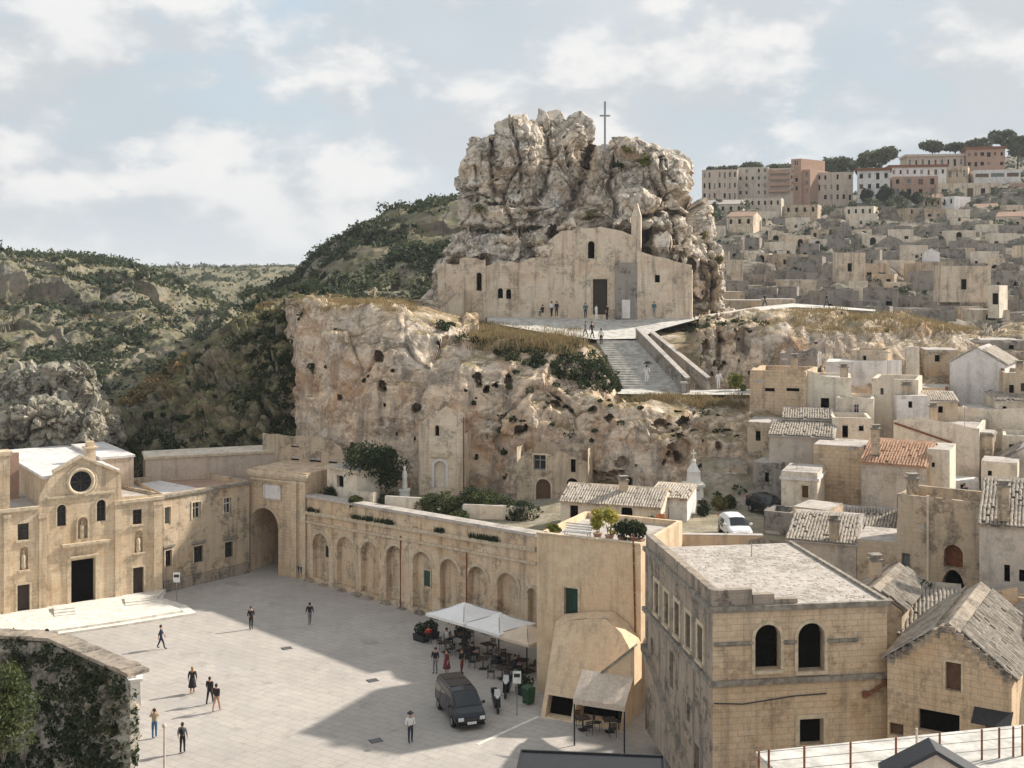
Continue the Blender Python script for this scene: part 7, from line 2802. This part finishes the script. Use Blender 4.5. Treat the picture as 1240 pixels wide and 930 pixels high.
t0, c0 = None, None
TB = [(706, 884), (738, 886), (540, 790), (560, 780), (566, 797), (590, 792), (585, 810), (612, 806), (632, 812), (608, 822)]
rgp = random.Random(4)
for k, (px, py) in enumerate(TB):
    q = G(px, py)
    a = rgp.uniform(0, 1.5)
    if t0 is None:
        t0 = table(q, a, 'small dark square cafe table out on the square')
    else:
        c = copy_tree(t0)
        c.location = q
        c.rotation_euler = (0, 0, a)
    for j in range(2 + k % 2):
        b = a + j * (math.pi if k % 2 == 0 else 2.1)
        p_ = q + Vector((math.sin(b) * .75, -math.cos(b) * .75, 0))
        rz = b + math.pi
        if c0 is None:
            c0 = chair(p_, rz, 'dark slatted cafe chair drawn up to a small dark table')
        else:
            c = copy_tree(c0)
            c.location = p_
            c.rotation_euler = (0, 0, rz)
SEAT = [('person in a red jacket seated at the edge of the cafe', 519, 779, 'red_cloth', 'cloth_black'), ('person in white seated under the white parasol', 541, 782, 'cloth_white', 'cloth_navy'),
        ('person in black seated in the middle of the cafe', 572, 800, 'cloth_black', 'cloth_black'), ('person in grey seated toward the tan annex', 600, 803, 'cloth_grey', 'cloth_black'), ('person in navy seated behind the scooters', 624, 816, 'cloth_navy', 'cloth_black')]
for k, (lb, px, py, tp, bt) in enumerate(SEAT):
    q = G(px, py)
    a = rgp.uniform(0, 360)
    person(lb, q, a, 'sit', tp, bt)
    c = copy_tree(c0)
    c.location = q + Vector((0, 0, -0.02))
    c.rotation_euler = (0, 0, R(a))
# dark planters round the cafe
for k, (px, py, lb) in enumerate([(510, 776, 'dark leafy planter at the open end of the cafe'), (522, 772, 'dark leafy planter beside the red jacket'), (636, 842, 'dark green planter by the tan annex wall'), (560, 772, 'dark leafy planter under the first white parasol')]):
    q = G(px, py)
    e = empty('planter', q, rzp, lb, 'planter')
    m = MB()
    m.tbox(0, 0, 0, .5, .55, .28, .6, .32)
    m.build('box', M['metal_dark'], e)
    lf = leaf_obj('foliage', [(-.3, 0, .8), (.3, 0, .85), (0, 0, .95)], [(.38, .32, .4)] * 3, 160, .09, 700 + k, 'leaf_dark', e)

# ------------------------------------------------------------------ vehicles
def loft_car(stations, nseg=1):
    """stations: (x, hw_low, z_bot, z_belt, hw_belt, z_top, hw_top)"""
    rings = []
    for x, hl, zb, zl, hb, zt, ht in stations:
        half = [(hl * .82, zb), (hl, zb + .12), (hl, (zb + zl) / 2), (hb, zl), (hb - (hb - ht) * .55, zl + (zt - zl) * .55), (ht, zt - .07 * (zt - zl > .2)), (ht - .12, zt), (0, zt + (.03 if zt - zl > .2 else .02))]
        ring = [(x, y, z) for y, z in half] + [(x, -y, z) for y, z in half[:-1][::-1]]
        rings.append(ring)
    return rings


def car(name, label, loc, rz, stations, paint, roofm, wheel_x, wr, hwid, zbelt, cabin, group=None):
    e = empty(name, loc, rz, label, name.split('_')[-1])
    rings = loft_car(stations)
    n = len(rings[0])
    m = MB()
    vs = [p_ for r_ in rings for p_ in r_]
    fs = []
    for i in range(len(rings) - 1):
        for j in range(n):
            fs.append((i * n + j, i * n + (j + 1) % n, (i + 1) * n + (j + 1) % n, (i + 1) * n + j))
    fs += [tuple(range(n)), tuple((len(rings) - 1) * n + j for j in range(n))]
    m.add(vs, fs)
    body = m.build('body', M[paint], e, smooth=False)
    bv = body.modifiers.new('b', 'BEVEL')
    bv.width = .04
    bv.segments = 2
    bv.limit_method = 'ANGLE'
    bv.angle_limit = R(25)
    def panel(i0, i1, j0, j1, t0=0.0, t1=1.0, off=.014, u0=0.0, u1=1.0):
        """patch on the body surface between stations i and ring points j"""
        A = [Vector(rings[i0][j0]), Vector(rings[i1][j0]), Vector(rings[i1][j1]), Vector(rings[i0][j1])]
        def at(u, t):
            a = A[0].lerp(A[1], u)
            b = A[3].lerp(A[2], u)
            return a.lerp(b, t)
        q = [at(u0, t0), at(u1, t0), at(u1, t1), at(u0, t1)]
        nn = (q[1] - q[0]).cross(q[3] - q[0]).normalized()
        c = sum(q, Vector()) / 4
        if nn.dot(c - Vector((c.x * .3, 0, .8))) < 0:
            nn = -nn
        return [p_ + nn * off for p_ in q]
    # side glass, windscreen, rear glass, roof panel
    for sgn in (0, 1):
        for (i0, i1, u0, u1) in cabin['side']:
            j0, j1 = (3, 5) if sgn == 0 else (n - 3, n - 5)
            j0 = 3 if sgn == 0 else n - 3
            j1 = 5 if sgn == 0 else n - 5
            mm = MB()
            mm.add(panel(i0, i1, j0, 4 if sgn == 0 else n - 4, .12, 1.0, .014, u0, u1), [(0, 1, 2, 3)])
            mm.add(panel(i0, i1, 4 if sgn == 0 else n - 4, j1, 0.0, .85, .014, u0, u1), [(0, 1, 2, 3)])
            mm.build('side_window', M['glass_dark'], e, recalc=False)
    i0, i1 = cabin['wind']
    a, b = rings[i0], rings[i1]
    mm = MB()
    top = [Vector(a[j]) for j in (5, 6, 7, 8, 9)]
    bot = [Vector(b[j]) for j in (3, 6, 7, 8, n - 3)]
    nn = Vector((0.5, 0, .85)).normalized() * .02
    mm.add([t.lerp(q_, .08) + nn for t, q_ in zip(top, bot)] + [t.lerp(q_, .92) + nn for t, q_ in zip(top, bot)], [(k, k + 1, 6 + k, 5 + k) for k in range(4)])
    mm.build('windscreen', M['glass_dark'], e, recalc=False)
    mm = MB()
    r0 = rings[0]
    mm.add([(r0[3][0] - .02, -r0[3][1] * .9, r0[3][2] + .08), (r0[3][0] - .02, r0[3][1] * .9, r0[3][2] + .08), (r0[5][0] - .02, r0[5][1] * .92, r0[5][2] - .05), (r0[5][0] - .02, -r0[5][1] * .92, r0[5][2] - .05)], [(0, 1, 2, 3)])
    mm.build('rear_window', M['glass_dark'], e)
    if roofm:
        for (ia, ib, u0, u1) in cabin['roof']:
            mm = MB()
            A = [Vector(rings[ia][6]).lerp(Vector(rings[ib][6]), u) for u in (u0, u1)]
            B = [Vector((p_.x, -p_.y, p_.z)) for p_ in A]
            mm.prism([A[0] + Vector((0, 0, .012)), A[1] + Vector((0, 0, .012)), B[1] + Vector((0, 0, .012)), B[0] + Vector((0, 0, .012))], (0, 0, .025))
            mm.build('roof_panel', M[roofm], e)
    for sx in wheel_x:
        for sy in (-1, 1):
            mm = MB()
            y = sy * (hwid - .1)
            mm.tube((sx, y - .11 * sy, wr), (sx, y + .115 * sy, wr), wr, n=20)
            wh = mm.build('wheel', M['tyre'], e)
            mm = MB()
            mm.tube((sx, y + .1 * sy, wr), (sx, y + .125 * sy, wr), wr * .62, wr * .5, n=14)
            mm.build('rim', M['metal_grey'], wh)
    fx = stations[-1][0]
    zl = stations[-1][3]
    for sy in (-1, 1):
        mm = MB()
        mm.tbox(fx - .06, sy * stations[-1][1] * .76, zl - .12, zl + .06, .1, .17, .12, .15)
        mm.build('headlight', M['lamp_white'], e)
        mm = MB()
        mm.tbox(stations[0][0] - .005, sy * stations[0][1] * .9, .75, 1.15, .03, .07, .03, .06)
        mm.build('tail_light', M['red_cloth'], e)
        mm = MB()
        mm.ball((cabin['mirror'], sy * (hwid + .1), zbelt + .12), (.09, .12, .1), 8, 6)
        mm.build('mirror', M[paint], e)
    mm = MB()
    mm.box(fx - .02, fx + .03, -stations[-1][1] * .55, stations[-1][1] * .55, zl - .13, zl + .03)
    mm.build('grille', M['van_roof'], e)
    mm = MB()
    mm.box(fx + .0, fx + .06, -.28, .28, zl - .34, zl - .2)
    mm.build('number_plate', M['plate'], e)
    mm = MB()
    mm.box(fx - .1, fx + .04, -stations[-1][1] * .96, stations[-1][1] * .96, .28, zl - .36)
    mm.build('bumper', M['van_roof'], e)
    return e


van_st = [(-2.45, .9, .5, 1.08, .88, 1.72, .74), (-2.36, .95, .36, 1.1, .94, 1.86, .78), (-1.0, .97, .3, 1.12, .96, 1.93, .80), (.3, .97, .3, 1.1, .96, 1.92, .8), (.85, .97, .3, 1.08, .96, 1.86, .78),
          (1.7, .96, .3, 1.05, .94, 1.12, .82), (2.25, .93, .34, .9, .9, .97, .78), (2.45, .86, .42, .74, .84, .78, .72)]
q = G(557, 867)
car('passenger_van', 'dark grey blue passenger van parked near the cafe', (q.x, q.y, 0), R(-71), van_st, 'van_paint', 'van_roof', (-1.5, 1.52), .34, .97, 1.1,
    dict(side=[(1, 2, .08, .95), (2, 3, .03, .97), (3, 4, .05, .95)], wind=(4, 5), roof=[(1, 2, .05, .95), (2, 3, .02, .95)], mirror=1.35))
car_st = [(-1.95, .76, .45, .86, .74, 1.0, .62), (-1.85, .82, .3, .9, .8, 1.25, .62), (-1.2, .84, .24, .9, .82, 1.45, .62), (.0, .84, .24, .88, .82, 1.46, .62), (.35, .84, .24, .86, .82, 1.42, .6), (1.05, .83, .24, .84, .8, .9, .68), (1.75, .78, .28, .72, .76, .78, .62), (1.92, .7, .36, .6, .68, .64, .56)]
cab = dict(side=[(2, 3, .05, .95), (1, 2, .3, .95)], wind=(4, 5), roof=[], mirror=.75)
q = P(890, 646, 82.9)
car('small_car', 'small white car parked on the lane above the retaining wall', (q.x, 82.9, 8.5), R(-86), car_st, 'car_white', None, (-1.2, 1.2), .29, .84, .88, cab)
q = P(930, 628, 90)
car('small_car', 'dark car parked before the cave garage at the end of the lane', (q.x, 90, 8.6), R(-70), car_st, 'van_paint', None, (-1.2, 1.2), .29, .84, .88, cab)


def scooter(label, loc, rz, paint):
    e = empty('scooter', loc, rz, label, 'scooter', 'scooters parked by the cafe')
    for x in (-.62, .62):
        m = MB()
        m.torus((x, 0, .24), .18, .06, 'y', 18, 8)
        w_ = m.build('wheel', M['tyre'], e, smooth=True)
        m = MB()
        m.tube((x, -.04, .24), (x, .04, .24), .13, n=12)
        m.build('rim', M['metal_grey'], w_)
    m = MB()
    m.prism([(-.85, -.17, .42), (-.25, -.17, .3), (.25, -.17, .28), (.3, -.17, .36), (-.1, -.17, .42), (-.2, -.17, .68), (-.85, -.17, .74)], (0, .34, 0))
    m.build('body', M[paint], e)
    m = MB()
    m.prism([(.32, -.2, .3), (.44, -.2, .3), (.38, -.2, .95), (.30, -.2, .95)], (0, .4, 0))
    m.build('leg_shield', M[paint], e)
    m = MB()
    m.tbox(-.5, 0, .74, .84, .38, .14, .34, .12)
    m.build('seat', M['tyre'], e)
    m = MB()
    m.tube((.6, 0, .26), (.36, 0, 1.0), .03, n=6)
    m.tube((.34, -.33, 1.02), (.34, .33, 1.02), .02, n=6)
    m.build('handlebar', M['metal_dark'], e)
    m = MB()
    m.ball((.44, 0, .95), (.09, .13, .1), 8, 6)
    m.build('headlight', M['lamp_white'], e)
    m = MB()
    m.prism([(.42, -.2, 1.02), (.42, .2, 1.02), (.34, .17, 1.42), (.34, -.17, 1.42)], (.012, 0, 0))
    m.build('windshield', M['car_white'], e)
    m = MB()
    m.box(-1.05, -.75, -.18, .18, .78, 1.05)
    m.build('top_box', M['tyre'], e)
    return e


scooter('black scooter with pale windshield parked beside the van', G(601, 860), R(-80), 'van_roof')
scooter('black scooter parked behind the sign post by the cafe', G(614, 842), R(-100), 'van_paint')

# ------------------------------------------------------------------ signs, bins and small things
def signpost(label, loc, h, w_, hh, rz=0, col='plate'):
    e = empty('sign_post', loc, rz, label, 'sign')
    m = MB()
    m.tube((0, 0, 0), (0, 0, h), .035, n=8)
    m.build('pole', M['metal_grey'], e)
    m = MB()
    m.box(-w_ / 2, w_ / 2, -.06, -.03, h - hh, h)
    p_ = m.build('panel', M[col], e)
    m = MB()
    m.box(-w_ / 2 + .06, w_ / 2 - .06, -.068, -.0605, h - hh * .5, h - hh * .2)
    m.build('symbol', M['metal_dark'], p_)
    return e


signpost('white information sign on a pole in front of the convent wing', G(214, 727), 2.3, .55, .8)
signpost('white parking sign on a pole beside the scooters', G(626, 866), 2.7, .5, .75)
e = empty('lamp_post', G(199, 975), 0, 'thin pinkish lamp post standing before the square', 'lamp post')
m = MB()
m.tube((0, 0, 0), (0, 0, 3.9), .07, .045, n=8)
m.build('pole', M['awning'], e)
m = MB()
m.lathe([(.04, 3.9), (.12, 3.98), (.10, 4.1), (.02, 4.15)], 10)
m.build('cap', M['awning'], e)
for k, (px, py, mt, lb) in enumerate([(357, 698, 'metal_dark', 'dark litter bin at the foot of the gatehouse'), (366, 700, 'cloth_navy', 'dark blue litter bin at the start of the arcade'), (640, 852, 'bin_green', 'green wheeled bin against the tan annex')]):
    e = empty('litter_bin', G(px, py), rnd.uniform(0, 1), lb, 'bin')
    m = MB()
    m.tbox(0, 0, 0.08, 1.0, .24, .28, .3, .34)
    m.build('body', M[mt], e)
    m = MB()
    m.tbox(0, 0, 1.003, 1.1, .32, .36, .24, .3)
    m.build('lid', M[mt], e)
    for x in (-.2, .2):
        m = MB()
        m.tube((x - .03, .26, .09), (x + .03, .26, .09), .09, n=10)
        m.build('wheel', M['tyre'], e)
# manhole covers
for k, (px, py, lb) in enumerate([(347, 785, 'iron drain cover between the arcade and the sunny paving'), (451, 824, 'iron drain cover nearest the group by the parasols'), (455, 897, 'iron drain cover beside the person in white shirt')]):
    e = empty('drain_cover', G(px, py, 0.0), .5, lb, 'drain cover')
    m = MB()
    m.box(-.36, .36, -.3, .3, .004, .014)
    m.build('plate', M['metal_dark'], e)
    m = MB()
    for j in range(5):
        m.box(-.3, .3, -.24 + j * .11, -.19 + j * .11, .0145, .02)
    m.build('grating', M['metal_grey'], e)
# pale kerb line crossing the paving
a, b = G(578, 902), G(652, 868)
d = (b - a).normalized()
nn = Vector((-d.y, d.x, 0)) * .12
m = MB()
L_ = (b - a).length
for k in range(12):
    p0, p1 = a + d * (L_ * (k + .01) / 12), a + d * (L_ * (k + .99) / 12)
    m.prism([p0 - nn + Vector((0, 0, .004)), p1 - nn + Vector((0, 0, .004)), p1 + nn + Vector((0, 0, .004)), p0 + nn + Vector((0, 0, .004))], (0, 0, .02))
tag(m.build('kerb_line', M['step_stone'], None), kind='structure')
# gate pillar and white booth behind the bastion
q = G(164, 852)
e = empty('gate_pillar', q, .3, 'pale stone gate pillar with urn at the end of the bastion', 'pillar')
m = MB()
m.tbox(0, 0, 0, 1.5, .34, .34, .3, .3)
m.build('shaft', M['marble'], e)
m = MB()
m.tbox(0, 0, 1.5, 1.65, .42, .42, .42, .42)
m.build('cap', M['marble'], e)
m = MB()
m.lathe([(.12, 1.65), (.1, 1.75), (.24, 2.0), (.27, 2.2), (.2, 2.35), (.22, 2.42), (.06, 2.55), (.01, 2.65)], 12)
m.build('urn', M['marble'], e, smooth=True)
q = G(155, 895)
e = empty('white_booth', q, .35, 'small white booth with a dark slot door by the bastion', 'booth')
m = MB()
m.box(-.55, .55, -.4, .4, 0, 1.75)
m.build('wall', M['plaster_white'], e)
m = MB()
m.box(.18, .46, -.43, -.39, .1, 1.45)
m.build('door', M['dark_void'], e)
m = MB()
m.box(-.62, .62, -.48, .46, 1.753, 1.85)
m.build('roof', M['tufa_church'], e)
# ------------------------------------------------------------------ more of the packed town quarter
def small(label, px0, px1, yt, zb, D, dep, mat, wins=(), roof='flat', **k):
    return house(label, (px0, D), (px1, D - rnd.uniform(0.3, 1.6)), yt, zb, dep, mat, wins, roof=roof, rough=k.pop('rough', 0.06), **k)


GL = dict(kind='glass', frame='wood_dark')
small('low cream lean-to filling the corner under the square stone house', 905, 945, 512, 9.0, 99.5, 4, 'tufa_old', [(915, 921, 522, 534, DK)])
small('stained pale wall house below the pink house front', 948, 1008, 508, 9.5, 99, 3.5, 'plaster_pale', [(960, 966, 512, 520, DK), (984, 990, 512, 520, GL)], roof='shed', ridge=0.5, tile='tile_grey')
small('cream terrace block with shadowed doorway above the red roofed house', 1008, 1056, 506, 9.5, 97, 4, 'plaster_pale', [(1020, 1027, 514, 530, dict(kind='dark', name='door')), (1040, 1046, 514, 522, DK)], parapet=0.4)
small('short pale house squeezed between rounded roof line and ochre wall', 1086, 1126, 480, 11.0, 101.5, 4, 'plaster_white', [(1100, 1105, 486, 494, DK)])
small('stone shed with slanted tile roof in front of the pale gable house', 1122, 1160, 486, 10.5, 103, 3, 'tufa_old', [(1136, 1142, 492, 500, DK)], roof='shed', ridge=0.5, tile='tile_pale')
small('weathered two storey house beside the pale gable house', 1216, 1272, 452, 11.5, 108, 6, 'tufa_old', [(1222, 1228, 466, 476, DK), (1236, 1242, 464, 474, GL)], parapet=0.3)
small('small cream house stepping down from the weathered two storey house', 1206, 1250, 486, 11.0, 105.5, 4, 'plaster_pale', [(1214, 1219, 492, 500, DK)], roof='shed', ridge=0.4, tile='tile_grey')
small('tan cube house with two tiny windows above the grey rubble roofed house', 960, 1002, 616, 5.0, 81.5, 3, 'tufa', [(970, 975, 624, 632, DK), (986, 991, 624, 632, DK)])
small('dark stone store with plank door beside the tumbledown lean-to', 1086, 1124, 616, 4.5, 80.5, 3, 'tufa_old', [(1098, 1108, 628, 652, dict(kind='wood', name='door'))])
small('stubby stone house under the tall narrow cream wall', 1124, 1158, 620, 4.0, 79.5, 3, 'tufa_old', [(1134, 1140, 628, 640, DK)], roof='shed', ridge=0.5, tile='tile_grey')
small('grey stone house below the patio retaining wall', 1160, 1200, 622, 4.0, 78, 3.5, 'ruin_stone', [(1172, 1179, 630, 644, DK)], roof='shed', ridge=0.5, tile='tile_grey')
small('pale house peeping above the patio wall', 1188, 1232, 560, 8.0, 92.5, 3, 'plaster_pale', [(1196, 1201, 570, 580, DK)])
small('cream house at the far right end under the ochre stained house', 1214, 1268, 528, 8.5, 98, 4, 'plaster_pale', [(1222, 1228, 538, 548, GL)], parapet=0.3)
small('low rubble house beside the wayside monument', 846, 884, 616, 8.0, 94.5, 3, 'tufa_old', [(856, 862, 620, 630, DK)], roof='shed', ridge=0.4, tile='tile_grey')
small('long grey stone shed along the lane below the cliff', 884, 930, 622, 8.0, 92.5, 3, 'ruin_stone', [(894, 901, 626, 636, DK), (912, 918, 626, 634, DK)], roof='shed', ridge=0.5, tile='tile_grey')
small('rubble house at the cliff foot left of the cream tower', 912, 946, 560, 8.0, 95, 3, 'ruin_stone', [(926, 931, 572, 584, DK)])
small('stepped stone house above the square stone house', 1030, 1074, 424, 14.0, 116, 4, 'tufa_old', [(1044, 1049, 430, 438, DK)], parapet=0.3)
small('ruined stone wall house on the rocks above the white wall', 944, 990, 428, 14.0, 115, 3, 'ruin_stone', [(960, 965, 434, 444, DK)], rough=0.3, tops=[(944, 432), (958, 424), (974, 430), (990, 422)])
small('pale ruined house above the pale gable house', 1120, 1160, 424, 13.5, 119, 4, 'tufa_old', [(1132, 1138, 430, 438, DK)])
small('stone house on the slope behind the chimney tower', 1168, 1240, 412, 13.5, 126, 5, 'ruin_stone', [(1190, 1196, 418, 428, DK), (1222, 1228, 418, 428, DK)], rough=0.15)

# chimneys, aerials, water tanks, drain pipes on the roofs
def on_top(px, py, D, kind, label):
    q = P(px, py, D + 2.2)
    if kind == 'chimney':
        e = empty('chimney', (q.x, q.y, q.z - 1.4), rnd.uniform(-.3, .3), label, 'chimney')
        m = MB()
        m.box(-.28, .28, -.24, .24, 0, 1.9)
        m.build('stack', M['tufa_old'], e)
        m = MB()
        m.box(-.36, .36, -.32, .32, 1.9, 2.0)
        m.box(-.22, .22, -.2, .2, 2.0, 2.2)
        m.box(-.34, .34, -.3, .3, 2.2, 2.27)
        m.build('cap', M['trim_grey'], e)
    elif kind == 'aerial':
        e = empty('roof_aerial', (q.x, q.y, q.z - 1.2), rnd.uniform(0, 3), label, 'aerial')
        m = MB()
        m.tube((0, 0, 0), (0, 0, 3.2), .025, n=5)
        m.build('mast', M['metal_grey'], e)
        m = MB()
        m.tube((-.5, 0, 3.0), (.5, 0, 3.05), .015, n=4)
        for k in range(6):
            m.tube((-.45 + k * .18, -.3 + k * .02, 3.02), (-.45 + k * .18, .3 - k * .02, 3.02), .012, n=4)
        m.build('dipoles', M['metal_grey'], e)
    elif kind == 'tank':
        e = empty('water_tank', (q.x, q.y, q.z - .5), 0, label, 'tank')
        m = MB()
        m.lathe([(.45, 0), (.5, .1), (.5, 1.0), (.3, 1.2), (.05, 1.25)], 14)
        m.build('drum', M['metal_grey'], e, smooth=True)
        m = MB()
        m.box(-.5, .5, -.5, .5, -.15, -.003)
        m.build('stand', M['trim_grey'], e)


for px, py, D, kd, lb in [
    (962, 440, 103, 'chimney', 'square chimney on the square stone house at the cliff end'), (1022, 452, 102, 'chimney', 'squat chimney on the pink stone house front'), (1075, 452, 102, 'aerial', 'aerial on the cream house with rounded roof line'),
    (1130, 500, 97, 'chimney', 'chimney on the large bare cream block'), (1168, 505, 95, 'aerial', 'aerial at the right end of the large cream block'), (1060, 528, 85.5, 'chimney', 'chimney by the ridge of the salmon tiled roof'),
    (965, 565, 86, 'aerial', 'aerial on the low cream tower'), (1105, 590, 70.5, 'chimney', 'chimney over the wall with the red niche'), (1010, 640, 72, 'chimney', 'chimney on the grey rubble roofed house'),
    (1215, 600, 64, 'chimney', 'chimney on the plastered house at the right edge'), (1235, 448, 106, 'chimney', 'chimney on the weathered two storey house'), (1098, 474, 100.5, 'chimney', 'chimney on the short pale house beside the ochre wall'),
    (1045, 434, 109, 'aerial', 'aerial on the long white plastered house'), (930, 440, 102.5, 'aerial', 'aerial on the ragged parapet house'), (755, 590, 86.5, 'chimney', 'chimney on the low pale lane house'),
    (1060, 690, 62, 'chimney', 'chimney on the little house behind the loggia house'), (1186, 735, 59.5, 'chimney', 'chimney on the pale ridged tile roof'), (910, 700, 63, 'aerial', 'aerial standing on the flat rubble roof of the loggia house')]:
    on_top(px, py, D, kd, lb)

# overhead cable in the lower lane
e = empty('overhead_cable', P(1124, 660, 66), 0, 'thin cable strung across the lane by the pointed doorway', 'cable')
m = MB()
a, b = P(1100, 712, 66) - P(1124, 660, 66), P(1240, 706, 62) - P(1124, 660, 66)
pp = [a.lerp(b, t / 8) - Vector((0, 0, .25 * math.sin(math.pi * t / 8))) for t in range(9)]
m.path(pp, .02, 5)
m.build('wire', M['metal_grey'], e)

# boulders and rubble at the foot of the cliff and along the ledges
bm_ = None
for k in range(26):
    px = rnd.uniform(700, 930)
    q = P(px, 0, rnd.uniform(97, 99.5))
    r = rnd.uniform(.25, .8)
    m = MB()
    m.ball((0, 0, 0), (r, r * rnd.uniform(.7, 1), r * rnd.uniform(.5, .8)), 9, 7)
    vv = np.array(m.v)
    vv = vv * (1 + .35 * pn(vv / r * 1.3 + k * 5.1, 3))[:, None]
    m.v = [tuple(v) for v in vv]
    o = m.build('fallen_boulder', M['cliff_rock'], None, loc=(q.x, q.y, 8.4 + r * .2), rz=rnd.uniform(0, 6))
    tag(o, 'fallen limestone boulder on the lane edge at the foot of the cliff', 'boulder', 'fallen boulders below the cliff')
# ------------------------------------------------------------------ more houses and greenery along the ridge and its slope
RH = [('small ochre villa with hipped look below the pine trees', 1118, 1140, 240, 252, 380, 'tufa', 3), ('white cottage among the conifers on the ridge edge', 1140, 1156, 238, 250, 372, 'plaster_white', 2), ('grey garage row below the brown apartment block', 900, 946, 240, 252, 388, 'plaster_grey', 6),
      ('low sandy house below the cream apartment block', 950, 990, 248, 262, 372, 'tufa_old', 4), ('pale terrace house below the white apartment house', 1024, 1058, 250, 264, 366, 'plaster_pale', 4), ('red roofed cottage on the slope under the tan arch house', 1176, 1204, 252, 268, 360, 'brick_orange', 3),
      ('long grey house under the block nearest the crag', 852, 900, 247, 260, 384, 'plaster_grey', 5), ('cream cottage half way to the ridge right of the crag', 880, 912, 262, 276, 350, 'chapel_stone', 3), ('beige house with three windows near the right end of the slope', 1206, 1240, 262, 280, 340, 'plaster_pale', 3)]
for lb, px0, px1, y0, y1, D, mt, nw in RH:
    fr = Fr((px0, D), (px1, D - 4), zpx(y1, D) - 3)
    h = fr.z((px0 + px1) / 2, y0)
    ops = [dict(s0=fr.W * (c + .3) / nw, s1=fr.W * (c + .62) / nw, z0=h - 2.2, z1=h - .8, kind='dark') for c in range(nw)]
    building('ridge_house', lb, 'house', fr, 8, h, mt, ops, roof='gable_x' if nw % 2 else 'flat', ridge=1.4, roofmat='brick_orange' if nw == 3 else 'roof_stone', rough=0.02)
cen, rad = [], []
rgt = random.Random(9)
for k in range(70):
    px = rgt.choice([rgt.uniform(845, 1250), rgt.uniform(1050, 1250)])
    yy = np.interp(px, [845, 1035, 1250], [250, 250, 232]) + rgt.uniform(-6, 14)
    D = rgt.uniform(365, 394)
    q = P(px, yy, D)
    r = rgt.uniform(0.8, 2.2)
    cen.append((q.x, q.y, q.z))
    rad.append((r, r, r * .9))
tag(leaf_obj('hedge_greenery', cen, rad, 70, 0.55, 950, 'leaf_far'), 'garden greenery between the houses along the town ridge', 'greenery', None, 'stuff')

# ------------------------------------------------------------------ air
mh = bpy.data.materials.new('haze')
mh.use_nodes = True
nh = NT(mh.node_tree)
pv = nh.n('ShaderNodeVolumePrincipled')
pv.inputs['Color'].default_value = (0.86, 0.90, 0.95, 1)
pv.inputs['Density'].default_value = 0.00013
pv.inputs['Anisotropy'].default_value = 0.2
oh = nh.n('ShaderNodeOutputMaterial')
mh.node_tree.links.new(pv.outputs[0], oh.inputs['Volume'])
m = MB()
m.box(-9050, 9050, -80, 14050, -17.2, 96)
tag(m.build('haze', mh), kind='stuff')
